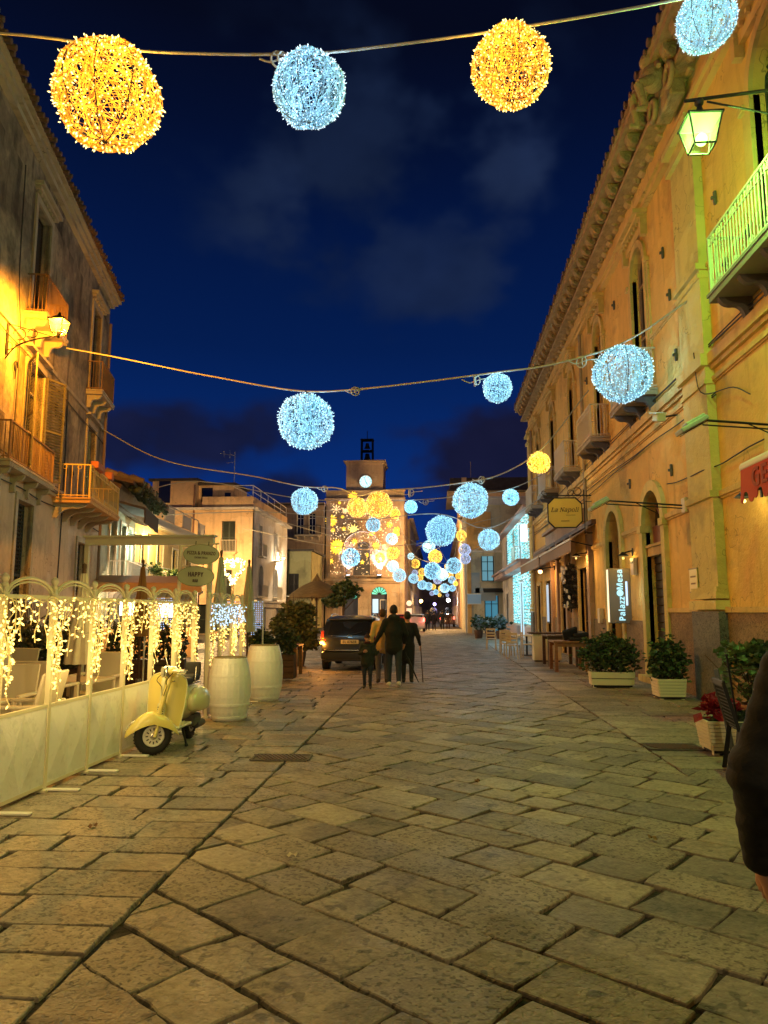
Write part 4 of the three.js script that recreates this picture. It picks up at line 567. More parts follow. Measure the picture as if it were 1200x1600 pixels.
// the same lanterns go on along the walls behind the camera and on the far side
lantern('wall_lantern', 'hanging lantern on the palazzo wall behind the viewer', [3.1, 5.9, 2.5], { color: [1, .81, .39], cd: 58, wall: [1.89, 0, 0], s: 1.05 });
lantern('wall_lantern', 'amber lantern on the old building wall behind the viewer', [-6.3, 7.6, 1], { color: [1, .55, .08], cd: 10, wall: [-.62, 0, .15], up: true, s: .95 });
for (const [pos, label, color, I, wall] of [
  [[-12.7, 4.75, -30.6], 'white-green wall light under the ragged eaves', [.8, 1, .75], 20, [-.7, 0, .2]],
  [[-13.9, 5.35, -36.5], 'small warm wall light below the roof terrace of the yellow house', [1, .66, .24], 70, [-.8, 0, .1]],
  [[-13.6, 6.35, -64.3], 'white globe wall lamp between the upper windows of the peach corner building', [1, .8, .5], 150, [-.5, 0, 0]],
  [[-15.9, 5.8, -48.9], 'added warm lamp off the yellow house end to light the peach front', [1, .6, .22], 360, [-.3, 0, .9]],  // added out of sight to brighten the peach building front
  [[4.75, 2.98, -19.3], 'tiny amber light on the pier between the two palazzo doorways', [1, .62, .15], .8, [.25, 0, 0]],
  [[4.72, 3.3, -11.6], 'small yellow light beside the red awning', [1, .8, .25], .4, [.28, 0, 0]],
  [[4.5, 3.35, -24.4], 'warm wall lamp among the shop signs under the striped awning', [1, .55, .16], 4, [.5, 0, 0]],
  [[4.3, 3.3, -31.5], 'warm lamp under the far awning of the palazzo', [1, .52, .18], 6, [.6, 0, 0]],
]) {
  const t = thing('wall_lamp', label, 'lamp', pos); mesh('lamp_glow', [ball(I > 5 ? .09 : .03, 0, 0, 0, 12)], glow(...color, I > 5 ? 6 : 2.5), t); mesh('hood', [lathe([[.03, .16], [.06, .13], [.15, .06]], 12)], K.iron, t);
  mesh('arm', [wall ? bar([0, .13, 0], [wall[0], .2, wall[2]], .02, 5) : bar([0, .16, 0], [0, .3, 0], .02, 5), ...(wall ? [box(.05, .2, .05, wall[0], .16, wall[2])] : [bar([.2, -pos[1], 0], [.2, .3, 0], .05, 8), bar([.2, .28, 0], [0, .26, 0], .02, 6)])], K.iron, t);
  const l = new THREE.PointLight(C(...color), I, 80, 2); l.castShadow = true; l.shadow.radius = 4; t.add(l);
}
for (const [x, y, z, l] of [[3.25, 3.78, -15, 'unlit flat floodlight on a long thin arm over the palazzo doorway'], [3.55, 4.2, -10.3, 'unlit grey-green floodlight on an iron arm above the red awning']]) {
  const t = thing('arm_floodlight', l, 'floodlight', [x, y, z]); mesh('housing', [rbox(.42, .07, .3, .02, .0, -.02, 0, 0, 0, .5), rbox(.3, .05, .2, .02, .03, .05, 0, 0, 0, .5)], mat(.34, .4, .34, .5), t); mesh('lens', [box(.36, .01, .24, .03, -.062, 0, 0, 0, .5)], K.glass, t);
  mesh('arm', [bar([.15, .06, 0], [4.98 - x, -.06, 0], .018, 6), bar([.15, -.01, 0], [4.98 - x, -.12, 0], .012, 5), bar([.75, .0, 0], [1.15, -.22, .05], .01, 5), box(.06, .2, .12, 4.97 - x, -.09, 0)], K.iron, t);
}
{ const t = thing('wall_floodlight', 'small pale floodlight fixed at the palazzo string course', 'floodlight', [4.62, 5.62, -15.3]); mesh('housing', [rbox(.2, .16, .22, .03, 0, 0, 0, .3, .3, 0), rbox(.26, .03, .26, .01, -.02, .09, .02, .3, .3, 0)], mat(.5, .55, .45, .5), t); mesh('arm', [bar([0, 0, 0], [.37, .05, 0], .02, 5)], K.iron, t); }

// ================================================================ LIGHT BALLS AND THEIR CABLES
function ballProto(seed, wireMat, bulbMat, nw, nb, br, wr) {
  const r = rng(seed), g = new THREE.Group(), wires = [], bulbs = [], v = V(0, 0, 0);
  const ax = V(.25, 1, .1).normalize();
  for (let i = 0; i < nw; i++) { // circles wound on a sphere: mostly round one axis, some across
    const q = new THREE.Quaternion(), n = i % 4 ? V(r() - .5, (r() - .5) * .5, r() - .5) : ax.clone().add(V(r() - .5, 0, r() - .5).multiplyScalar(.6)); n.normalize();
    q.setFromUnitVectors(V(0, 0, 1), n); const off = (r() - .5) * (i % 4 ? .7 : 1.7), rad = Math.sqrt(Math.max(.05, 1 - off * off)) * (.965 + r() * .05);
    const t = new THREE.TorusGeometry(rad, wr * (.7 + r() * .6), 3, nw > 30 ? 40 : 22); t.applyQuaternion(q); t.translate(n.x * off, n.y * off, n.z * off); wires.push(t);
  }
  for (let i = 0; i < nb; i++) { const k = (i + .5) / nb, y = 1 - 2 * k, ph = i * 2.39996 + r() * .5, s = Math.sqrt(1 - y * y); v.set(s * Math.cos(ph), y + (r() - .5) * .06, s * Math.sin(ph)).normalize(); const b = new THREE.OctahedronGeometry(br * (.75 + r() * .5)); b.scale(1, 1.9, 1); b.applyQuaternion(new THREE.Quaternion().setFromUnitVectors(V(0, 1, 0), v.clone().add(V(r() - .5, r() - .5, r() - .5).multiplyScalar(.7)).normalize())); const d = .98 + r() * .07; b.translate(v.x * d, v.y * d, v.z * d); bulbs.push(b); }
  const warp = (gs) => { for (const q of gs) { const p = q.attributes.position; for (let i = 0; i < p.count; i++) { const x = p.getX(i), y = p.getY(i), z = p.getZ(i), k = 1 + .11 * (vn3(x * 1.7 + seed * 3 + 9, y * 1.7 + 9, z * 1.7 + 9) - .5) + .05 * (vn3(x * 5 + 20, y * 5 + 20, z * 5 + seed + 20) - .5); p.setXYZ(i, x * k, y * k, z * k); } } }; warp(wires); warp(bulbs);
  mesh('wire_net', wires, wireMat, g); stuff(mesh('light_bulbs', bulbs, bulbMat, g));
  const n = 9; for (let i = 0; i < n; i++) { const t = new THREE.TorusGeometry(.985, .012, 4, 36, Math.PI); t.rotateZ(-Math.PI / 2); t.rotateY(i / n * Math.PI * 2); const m = mesh('rib', M([t]), K.iron, g); void m; if (nw < 30 && i > 3) break; }
  mesh('hanger', [put(new THREE.TorusGeometry(.07, .018, 5, 10), 0, 1.06, 0), cyl(.03, .03, .06, 0, 1.0, 0, 6)], K.cableDark, g);
  return g;
}
const wireM = (r, g, b) => new THREE.MeshPhysicalMaterial({ color: C(r, g, b), roughness: .9, transmission: .45, thickness: 0, side: THREE.DoubleSide });
const amberW = wireM(.95, .62, .06), blueW = wireM(.5, .76, .86);
const amberB = glow(1, .78, .27, 3.4), farA = glow(1, .72, .12, 2.6), farB = glow(.36, .76, 1, 2.1), blueB = glow(.55, .86, 1, 1.9), skyB = glow(.7, .86, 1, 1.8), lilB = glow(.62, .66, 1, 1.3);
const PROTO = { A: ballProto(1, amberW, amberB, 84, 520, .017, .006), B: ballProto(2, blueW, skyB, 84, 480, .016, .006), C: ballProto(3, blueW, blueB, 84, 560, .018, .006), a: ballProto(4, amberW, farA, 34, 230, .055, .02), b: ballProto(5, blueW, farB, 34, 230, .055, .02), l: ballProto(6, blueW, lilB, 34, 230, .055, .02) };
const LIGHTC = { A: [1, .56, .07], a: [1, .64, .14], B: [.45, .75, 1], C: [.42, .8, 1], b: [.3, .75, 1], l: [.55, .6, 1] };
const GROUPS = { A: 'amber light balls over the street', a: 'amber light balls over the street', B: 'blue light balls over the street', C: 'blue light balls over the street', b: 'blue light balls over the street', l: 'blue light balls over the street' };
function lightBall(kind, px, py, D, rad, label, lamp = 0) {
  const p = at(px, py, D), s = PROTO[kind].clone(); s.name = numbered('light_ball'); tag(s, label, 'light ball', GROUPS[kind]); s.position.set(...p); s.scale.setScalar(rad / 1.03); s.rotation.set(0, px * .37, 0); scene.add(s);
  if (lamp) { const l = new THREE.PointLight(C(...LIGHTC[kind]), lamp, 60, 2); l.castShadow = true; l.shadow.radius = 2; l.position.set(...p); scene.add(l); }
  return [p[0], p[1] + rad * 1.08, p[2]];
}
function cable(label, pts, r, coils = []) {
  const t = thing('overhead_cable', label, 'cable', [0, 0, 0]); mesh('wire', [tube(pts, r, 6, pts.length * 8)], K.cableMat, t);
  coils.forEach(([x, y, z, k], i) => mesh('cable_coil', [put(new THREE.TorusGeometry(k, r * .8, 5, 16), x, y - k * .4, z, .2, .4 + i, .3), put(new THREE.TorusGeometry(k * .8, r * .8, 5, 16), x + k * .5, y - k * .3, z, .3, .9, 0), tube([[x - k * 2.5, y - .01, z], [x - k, y - k * .8, z + .02], [x + k, y - k * .2, z + .02], [x + k * 3.2, y + .01, z]], r * .7, 5)], K.cableMat, t)); return t;
}
{
  const up = (p, d) => [p[0], p[1] + d, p[2]];
  const b1 = lightBall('A', 168, 150, 7.5, .6, 'largest amber light ball, top left, nearest the viewer', 13);
  const b2 = lightBall('B', 484, 140, 7.5, .415, 'pale blue light ball on the nearest cable, between the two amber balls', 3);
  const b3 = lightBall('A', 798, 104, 7.5, .43, 'amber light ball on the nearest cable, right of the pale blue one', 7);
  const b4 = lightBall('B', 1103, 34, 7.5, .315, 'pale blue light ball cut by the top right edge, before the palazzo cornice', 1.8);
  cable('nearest overhead cable carrying two amber and two pale blue light balls', [[-7.9, 8.6, -7.6], at(0, 52, 7.5), up(b1, -.02), at(225, 80, 7.5), b2, at(600, 72, 7.5), up(b3, -.0), up(b4, .0), [4.98, 8.9, -7.6]], .016, [[b2[0] - .36, b2[1] - .02, -7.5, .09]]);
  const c1 = lightBall('C', 478, 658, 17.5, .7, 'blue light ball hanging low over the middle left of the street on the second cable', 8);
  const c2 = lightBall('C', 777, 606, 16.2, .335, 'small pale blue light ball between two big ones on the second cable', 2);
  const c3 = lightBall('C', 973, 584, 15.2, .61, 'big blue light ball in front of the palazzo balconies', 4);
  cable('second overhead cable from the old peeling building to the palazzo pilaster', [at(104, 544, 18.2), at(170, 556, 18.2), at(330, 588, 17.9), c1, at(560, 608, 17.2), at(660, 597, 16.8), c2, at(860, 570, 15.8), c3, [4.85, 7.55, -13.9]], .02, [[...at(555, 609, 17.2), .1], [...at(742, 592, 16.4), .12], [...at(908, 562, 15.6), .12]]);
  const d1 = lightBall('C', 476, 783, 25, .47, 'blue light ball left of the clock tower on the third cable', 4);
  const d2 = lightBall('A', 558, 793, 26, .36, 'smaller amber light ball just below the clock, on the left', 4);
  const d3 = lightBall('A', 592, 789, 25, .46, 'larger amber light ball below the clock, touching a smaller one', 6);
  const d4 = lightBall('C', 735, 782, 24.5, .6, 'large blue light ball above the right side of the lane', 6);
  const d5 = lightBall('a', 842, 723, 23.5, .34, 'small amber light ball close to the palazzo wall', 4);
  cable('third overhead cable crossing before the clock', [[-11.95, 8.1, -24.6], at(250, 717, 25.2), at(400, 745, 25.2), d1, at(530, 763, 25.5), up(d2, .05), d3, at(660, 762, 25), d4, at(780, 742, 24.2), d5, [4.9, 8.7, -23.4]], .022, [[...at(507, 762, 25.4), .1], [...at(640, 768, 25), .14], [...at(752, 748, 24.4), .12]]);
  const e1 = lightBall('b', 642, 792, 32, .28, 'small blue light ball right of the amber pair', 2), e2 = lightBall('b', 798, 777, 32, .35, 'small blue light ball beside the palazzo roof end', 2);
  cable('fourth overhead cable behind the clock tower cables', [[-13.6, 6.9, -31.8], at(300, 752, 32), at(480, 780, 32), e1, at(720, 775, 32), e2, [4.9, 7.6, -31]], .022, [[...at(665, 783, 32), .12]]);
  const f1 = lightBall('C', 689, 829, 33, .69, 'large blue light ball over the entrance of the lane', 7), f2 = lightBall('C', 764, 843, 34, .5, 'blue light ball before the beige building', 4);
  cable('fifth overhead cable at the lane entrance', [[-13.9, 6.2, -34], at(420, 800, 34), at(560, 812, 34), f1, f2, [4.95, 6.9, -33]], .022);
  const L = [['b', 583, 820, 11], ['b', 612, 842, 9], ['a', 614, 864, 10], ['a', 594, 872, 8], ['b', 548, 871, 14], ['b', 614, 885, 9], ['b', 624, 899, 10], ['a', 617, 803, 8], ['b', 642, 869, 5], ['a', 649, 881, 7], ['b', 670, 854, 9.5], ['a', 680, 870, 10.5], ['a', 721, 837, 8], ['l', 726, 859, 9], ['l', 727, 873, 8], ['b', 709, 884, 12], ['b', 646, 904, 7.5], ['a', 660, 894, 6], ['a', 656, 903, 5], ['b', 676, 892, 13], ['b', 691, 898, 9], ['a', 699, 885, 4.5], ['a', 704, 899, 4.5], ['a', 716, 900, 4.2], ['b', 660, 914, 7], ['b', 670, 916, 6], ['b', 706, 906, 5.5], ['a', 712, 912, 3.6], ['a', 677, 917, 4], ['b', 695, 919, 7], ['b', 707, 919, 5], ['a', 689, 919, 4], ['b', 681, 925, 4], ['a', 687, 930, 2.7], ['l', 699, 930, 2.6], ['l', 675, 927, 3.6], ['l', 684, 906, 6.5], ['l', 648, 895, 4.6]];
  const col = { a: 'amber', b: 'blue', l: 'pale lilac' }, spans = new Map(); let n = 0;
  for (const [k, px, py, r] of L) {
    let D = Math.min(112, .6 * 1150 / r); if (px < 634) D = Math.min(D, 76); else if (px < 685) D = Math.min(D, 3.0 * 1150 / (685 - px)); else if (px > 686) D = Math.min(D, Math.max(52, 1.8 * 1150 / (px - 685))); 
    const same = L.filter((q) => q[0] === k).sort((a, b) => a[1] - b[1] || a[2] - b[2]), ix = same.findIndex((q) => q[1] === px && q[2] === py), ORD = ['first', 'second', 'third', 'fourth', 'fifth', 'sixth', 'seventh', 'eighth', 'ninth', 'tenth', 'eleventh', 'twelfth', 'thirteenth', 'fourteenth', 'fifteenth', 'sixteenth', 'seventeenth', 'eighteenth', 'nineteenth', 'twentieth']; n++;
    const lab = `${r > 8 ? 'mid-sized' : r > 5 ? 'small' : 'tiny'} ${col[k]} light ball in the far cluster, ${ORD[ix]} ${col[k]} one from the left`;
    const tp = lightBall(k, px, py, D, r * D / 1150 * 1.0, lab, r > 8 && n % 3 === 0 ? 5 : 0);
    const key = Math.round(D / 7); if (!spans.has(key)) spans.set(key, []); spans.get(key).push(tp);
  }
  const where = { 7: 'just past the palazzo end', 8: 'before the beige building', 9: 'at the beige building corner', 10: 'close before the clock building', 11: 'beside the clock building facade' }; let far = 0;
  for (const [key, pts] of spans) { pts.sort((a, b) => a[0] - b[0]); const z = pts.reduce((s, p) => s + p[2], 0) / pts.length, hi = Math.max(...pts.map((p) => p[1])), lane = z < -80; if (key > 12) { far++; }
    cable(`overhead cable of the light balls ${where[key] ?? ['in the far lane, first', 'in the far lane, second', 'in the far lane, third', 'in the far lane, fourth', 'in the far lane, fifth', 'in the far lane, last'][far % 6]}`, [[lane ? -3.3 : key > 9 ? -11.5 : -13.8, hi + 1.1, z], ...pts, [lane ? 2.3 : z < -58 ? 2.5 : 4.9, hi + .9, z]], .02); }
}

// ================================================================ THE RESTAURANT FENCE
const FX = -3.57;
const BAYS = []; for (let k = 0; k < 11; k++) BAYS.push(2.66 + .8 * k); // post places down the street
{
  const t = thing('restaurant_fence', 'white metal restaurant fence with arched tops and embossed white lower panels', 'fence', [FX, 0, 0]);
  const runs = [...BAYS.slice(0, -1).map((z, i) => [z, BAYS[i + 1]]), [11.35, 12.0], [12.0, 12.65], [12.65, 13.3]];
  const postG = M([box(.045, 1.84, .045, 0, .92, 0), lathe([[0, 1.93], [.03, 1.91], [.036, 1.88], [.02, 1.85], [.03, 1.84], [.03, 1.82], [0, 1.81]], 10), box(.1, .02, .1, 0, .012, 0)]);
  for (const z of [...BAYS, 11.35, 12.0, 12.65, 13.3]) mesh('post', postG, K.cream, t).position.z = -z;
  const footG = M([rbox(.42, .022, .06, .008, .12, .015, 0)]);
  for (const [i, [a, c]] of runs.entries()) {
    const w = c - a - .045, z = -(a + c) / 2;
    const arc = tube(Array.from({ length: 13 }, (_, k) => { const q = k / 12 * Math.PI; return [0, 1.735 + Math.sin(q) * .165, z + Math.cos(q) * (w / 2 - .0)]; }), .015, 6, 24), arc2 = tube(Array.from({ length: 13 }, (_, k) => { const q = k / 12 * Math.PI; return [0, 1.735 + Math.sin(q) * .13, z + Math.cos(q) * (w / 2 - .04)]; }), .008, 5, 24);
    mesh('arch', [arc, arc2], K.cream, t);
    for (const [y, h] of [[1.735, .035], [.755, .03], [.055, .03]]) mesh('rail', [box(.03, h, w, 0, y, z)], K.cream, t);
    // lower panel: a sheet pressed into shallow pyramids
    const v = [], H0 = .07, H1 = .74, n = 2; const P = (zz, yy, d) => [.012 + d, yy, zz];
    for (let k = 0; k < n; k++) { const za = z + w / 2 - w * k / n, zb = z + w / 2 - w * (k + 1) / n, zm = (za + zb) / 2, ym = mix(H0, H1, .5), A = P(za, H0, 0), B = P(zb, H0, 0), Cc = P(zb, H1, 0), D = P(za, H1, 0), m = P(zm, ym, .027); v.push(A, B, m, B, Cc, m, Cc, D, m, D, A, m); }
    const g = new THREE.BufferGeometry(); g.setAttribute('position', new THREE.Float32BufferAttribute(v.flat(), 3)); g.computeVertexNormals();
    mesh('panel', [g, box(.012, .68, w, 0, .405, z)], K.whitePaint, t);
    if (i % 1 === 0) { const f = mesh('foot', footG, K.whiteMetal, t); f.position.z = -(i < 10 ? a : c) - .03; }
  }
}
{ // end panel turned into the gap, and the light strings
  const r = rng(404), ord = ['nearest', 'second', 'third', 'fourth', 'fifth', 'sixth', 'seventh', 'eighth', 'ninth', 'tenth'], warm = glow(1, .68, .17, 2.9), cold = glow(.45, .7, 1, 2.2);
  const wireMat = mat(.8, .7, .4, .6);
  const bays = [...BAYS.slice(0, -1).map((z, i) => [z, BAYS[i + 1], `${ord[i]} curtain of warm string lights along the white fence, counted from the viewer`, 0]), [11.35, 12, 'warm string lights just past the gap in the fence above the first white barrel', 1], [12, 12.65, 'middle bay of string lights behind the white barrels, blue-white on top', 1], [12.65, 13.3, 'last bay of string lights at the far end of the white fence', 1]];
  for (const [a, c, l, blue] of bays) {
    const t = thing('string_lights', l, 'string lights', [FX + .02, 0, 0], 0, 'light curtains along the fence'), w = [], b = [], bb = [];
    const bulb = (x, y, z, list) => { const d = V(r() - .5, -.2 + (r() - .5), r() - .5).normalize(), g = new THREE.OctahedronGeometry(.0085 + r() * .003); g.scale(1, 2, 1); g.applyQuaternion(new THREE.Quaternion().setFromUnitVectors(V(0, 1, 0), d)); list.push(g.translate(x + d.x * .03, y + d.y * .03, z + d.z * .03)); w.push(bar([x, y, z], [x + d.x * .025, y + d.y * .025, z + d.z * .025], .004, 3)); };
    const W = c - a;
    w.push(tube(Array.from({ length: 7 }, (_, i) => [.03, 1.72 - .03 * Math.sin(i * 2.1), -a - W * i / 6]), .006, 4, 24));
    const strands = []; // drawn together beside the posts like curtains, a few hanging free
    for (let k = 0; k < 4; k++) strands.push([a + .03 + k * .055 * (W / .8), .55 + r() * .4, a + .03 + k * .012]);
    for (let k = 0; k < 3; k++) strands.push([c - .04 - k * .05 * (W / .8), .45 + r() * .5, c - .03 - k * .014]);
    for (let k = 0; k < 4; k++) strands.push([a + W * (.3 + .13 * k), .18 + r() * .38, a + W * (.3 + .13 * k) + (r() - .5) * .1]);
    for (const [z0, len, z1] of strands) {
      const pts = [], n = Math.max(4, Math.round(len / .1)); for (let i = 0; i <= n; i++) { const s = i / n; pts.push([.035 + (r() - .5) * .05, 1.72 - len * s, -mix(z0, z1, Math.min(1, s * 1.6)) + (r() - .5) * .035]); }
      w.push(tube(pts, .005, 4, n * 3)); for (let i = 0; i < n; i++) for (let m = 0; m < 2; m++) { const s = (m + r() * .6) / 2, p = pts[i], q = pts[i + 1]; bulb(mix(p[0], q[0], s), mix(p[1], q[1], s), mix(p[2], q[2], s), blue && p[1] > 1.42 ? bb : b); }
    }
    mesh('string', w, wireMat, t); stuff(mesh('light_bulbs', b, warm, t)); if (bb.length) stuff(mesh('cold_light_bulbs', bb, cold, t));
    if (!blue && a > 3) { const p = new THREE.PointLight(C(1, .68, .22), 1.0, 14, 2); p.castShadow = true; p.shadow.radius = 12; p.position.set(.14, 1.2, -(a + c) / 2); t.add(p); }
    if (blue && a > 12.5) { const p = new THREE.PointLight(C(1, .66, .18), 1.2, 14, 2); p.castShadow = true; p.shadow.radius = 12; p.position.set(.12, 1.2, -a); t.add(p); }
  }
  const net = (label, x, y, z, w, h, turn) => { const t = thing('net_lights', label, 'net lights', [x, y, z], turn), b = [], wr = [bar([-w / 2, h, 0], [w / 2, h, 0], .012, 4), bar([-w / 2, h, 0], [-w / 2, -y, 0], .018, 5), bar([w / 2, h, 0], [w / 2, -y, 0], .018, 5)]; for (let i = 0; i < w / .045; i++) { const xx = -w / 2 + i * .045, l = h * (.5 + r() * .5); wr.push(bar([xx, h, 0], [xx, h - l, 0], .003, 3)); for (let y2 = 0; y2 < l; y2 += .045) b.push(put(new THREE.OctahedronGeometry(.013), xx, h - y2, (r() - .5) * .04)); } mesh('wires', wr, K.whiteMetal, t); stuff(mesh('light_bulbs', b, glow(.42, .62, 1, 1.3), t)); };
  net('blue-white light curtain hanging in the restaurant, seen past the scooter', -5.35, 1.25, -14, .6, .62, 0);
  net('blue-white light curtain at the far end of the restaurant terrace', -4.2, 1.1, -15.4, 1.05, .72, 0);
}
// ---------------------------------------------------------------- terrace furniture behind the fence
{
  const mkChair = (m) => { const g = new THREE.Group(), s = (p) => p; void s;
    mesh('seat', [rbox(.5, .04, .48, .018, 0, .44, 0), rbox(.5, .05, .05, .02, 0, .415, .22)], m, g);
    const back = new RoundedBoxGeometry(.52, .48, .035, 3, .017); const p = back.attributes.position; for (let i = 0; i < p.count; i++) { const x = p.getX(i), y = p.getY(i); p.setZ(i, p.getZ(i) + x * x * .5 - y * .22); } back.computeVertexNormals(); mesh('backrest', [put(back, 0, .69, -.24)], m, g);
    for (const sx of [-1, 1]) { mesh('armrest', [rbox(.05, .035, .48, .015, sx * .27, .66, -.01), rbox(.05, .24, .04, .015, sx * .27, .54, .2)], m, g); for (const sz of [-1, 1]) mesh('leg', [bar([sx * .22, .43, sz * .2], [sx * .26, 0, sz * .25], .022, 6, .028)], m, g); }
    return g; };
  const mkTable = (m) => { const g = new THREE.Group(); mesh('tabletop', [rbox(.78, .04, .78, .015, 0, .73, 0)], m, g); mesh('pedestal', [cyl(.035, .03, .68, 0, .36, 0, 10)], K.greyMetal, g); for (let i = 0; i < 4; i++) mesh('foot', [rbox(.34, .03, .05, .012, .17, .018, 0)], K.greyMetal, g).rotation.y = i * Math.PI / 2; return g; };
  const cs = mkChair(mat(.58, .5, .38, .5)), ts = mkTable(mat(.5, .42, .32, .5));
  const loc = ['close behind the near fence panels', 'in front row of terrace near the viewer', 'in the middle of the terrace', 'behind the scooter', 'near the closed parasol', 'at the back of the terrace', 'by the building wall'];
  const TB = [[-4.75, -4.6], [-4.62, -6.9], [-4.72, -9.4], [-6.6, -7.3], [-6.6, -10.4]]; const nm = ['first', 'second', 'third', 'fourth', 'fifth'];
  TB.forEach(([x, z], i) => { const t = ts.clone(); t.name = numbered('terrace_table'); tag(t, `square cream terrace table, ${nm[i]} from the viewer, behind the white fence`, 'table', 'terrace tables'); t.position.set(x, 0, z); scene.add(t);
    [[0, .72, Math.PI, 'its near side'], [0, -.72, 0, 'its far side'], [-.72, 0, Math.PI / 2, 'its wall side'], ...(i % 2 ? [[.68, 0, -Math.PI / 2, 'its street side']] : [])].forEach(([dx, dz, a, w]) => { const c = cs.clone(); c.name = numbered('terrace_chair'); tag(c, `cream plastic armchair at the ${nm[i]} terrace table, on ${w}`, 'chair', 'terrace chairs'); c.position.set(x + dx, 0, z + dz); c.rotation.y = a + .15 * ((i * 3) % 4 - 1.5) * .5; c.scale.setScalar(1.12); scene.add(c); }); });
  void loc;
  // closed parasols
  const para = (h, m) => { const g = new THREE.Group(), n = 16, pts = []; for (let j = 0; j <= 8; j++) { const s = j / 8; pts.push([mix(.17, .035, s ** .8) * (j ? 1 : .9), h * mix(.45, .97, s)]); } const geo = new THREE.LatheGeometry(pts.map((p) => new THREE.Vector2(...p)), n * 2), p = geo.attributes.position; for (let i = 0; i < p.count; i++) { const a = Math.atan2(p.getZ(i), p.getX(i)), k = 1 + .28 * Math.cos(a * 8 + p.getY(i)); p.setX(i, p.getX(i) * k); p.setZ(i, p.getZ(i) * k); } geo.computeVertexNormals(); mesh('canopy', [geo], m, g); mesh('tie', [put(new THREE.TorusGeometry(.14, .015, 5, 18), 0, h * .62, 0, Math.PI / 2)], m, g); mesh('pole', [bar([0, 0, 0], [0, h, 0], .024, 8), lathe([[0, h + .07], [.03, h + .05], [.03, h]], 8)], K.woodDark, g); mesh('base', [cyl(.26, .24, .07, 0, .035, 0, 18), cyl(.05, .05, .3, 0, .2, 0, 10)], K.greyMetal, g); return g; };
  for (const [x, z, h, m, l] of [[-4.45, -9, 2.15, K.canvas, 'closed cream parasol standing behind the near fence arches'], [-5.7, -13.9, 2.55, mat(.3, .15, .05, .9), 'closed brown parasol left of the oval signs'], [-4.25, -14.2, 2.75, mat(.4, .43, .36, .9), 'closed grey-green parasol right of the oval signs'], [-4.0, -15.4, 2.65, mat(.45, .44, .32, .9), 'closed olive parasol before the peach corner building']]) { const t = para(h, m); t.name = numbered('closed_parasol'); tag(t, l, 'parasol'); t.position.set(x, 0, z); scene.add(t); }
}
{ // portal frame and the oval signs
  const t = thing('portal_frame', 'pale metal portal frame over the terrace entrance', 'frame', [0, 0, -12]);
  mesh('beam', [box(2.2, .13, .12, -4.82, 2.79, 0), box(2.26, .03, .18, -4.82, 2.865, 0)], mat(.5, .47, .36, .5), t); for (const x of [-5.9, -3.78]) mesh('post', [box(.07, 2.75, .07, x, 1.37, .0)], mat(.5, .47, .36, .5), t);
  const p = thing('sign_post', 'slim cream post carrying two oval restaurant signs by the fence gap', 'post', [-3.95, 0, -10.98]); mesh('pole', [bar([0, 0, 0], [.03, 2.62, 0], .03, 8)], K.cream, p); mesh('bracket', [bar([.03, 2.6, 0], [.62, 2.64, 0], .015, 6), bar([.03, 2.3, .0], [.2, 2.3, 0], .012, 5), bar([.58, 2.64, 0], [.58, 2.55, 0], .01, 5)], K.cream, p); mesh('base', [cyl(.14, .12, .03, 0, .016, 0, 14)], K.cream, p);
  const green = mat(.33, .37, .25, .6), ink = mat(.06, .03, .02, .7), rim = mat(.2, .23, .14, .6);
  for (const [x, y, a, lines, l, tilt] of [[-3.57, 2.47, .275, [['PIZZA & PRANZO', .052, .02], ['CUCINA TIPICA', .026, -.05]], 'upper oval sign lettered PIZZA & PRANZO', -.05], [-3.645, 2.14, .28, [['HAPPY', .07, .03], ['BAR', .042, -.065]], 'lower oval sign lettered HAPPY BAR', -.03]]) {
    const s = thing('oval_sign', l, 'sign', [x, y, -10.9]); s.rotation.z = tilt; mesh('board', [put(new THREE.CylinderGeometry(1, 1, .024, 40).rotateX(Math.PI / 2).scale(a, .15, 1), 0, 0, 0)], green, s); mesh('rim', [put(new THREE.TorusGeometry(1, .03, 6, 48).scale(a, .15, .35), 0, 0, .008)], rim, s);
    for (const [tx, sz, yy] of lines) mesh('lettering', M([text(tx, sz, .004)]).scale(.78, 1, 1).translate(0, yy, .0125), ink, s); mesh('hook', [bar([.1, .14, 0], [.1, .2, 0], .006, 4), bar([-.1, .14, 0], [-.1, .2, 0], .006, 4)], K.iron, s);
  }
}
{ // a row of dark shrubs in troughs at the back of the terrace
  const r = rng(55), D1 = new THREE.MeshPhysicalMaterial({ color: C(.03, .04, .018), roughness: .6, side: THREE.DoubleSide }), D2 = new THREE.MeshPhysicalMaterial({ color: C(.06, .07, .03), roughness: .6, side: THREE.DoubleSide });
  for (const [i, [x, z]] of [[-7.6, -9.2], [-8.0, -11.4], [-7.4, -13.2], [-6.4, -16], [-8.6, -16.5]].entries()) { const t = thing('terrace_trough', `dark brown trough with a low dark hedge at the terrace back, ${['first', 'second', 'third', 'fourth', 'last'][i]} from the viewer`, 'planter', [x, 0, z], .2); for (let k = 0; k < 4; k++) mesh('board', [rbox(1.7, .13, .03, .008, 0, .1 + k * .14, .22)], K.woodDark, t); mesh('trough', [box(1.66, .56, .4, 0, .3, 0)], K.woodBlack, t);
    for (const m of [D1, D2]) stuff(mesh('foliage', Array.from({ length: 330 }, () => put(new THREE.OctahedronGeometry(.06 + r() * .05).scale(1, .25, .5), (r() - .5) * 1.7, .6 + r() * .75 * (.7 + .5 * r()), (r() - .5) * .5, r() * 3, r() * 3, r() * 3)), m, t)); }
}
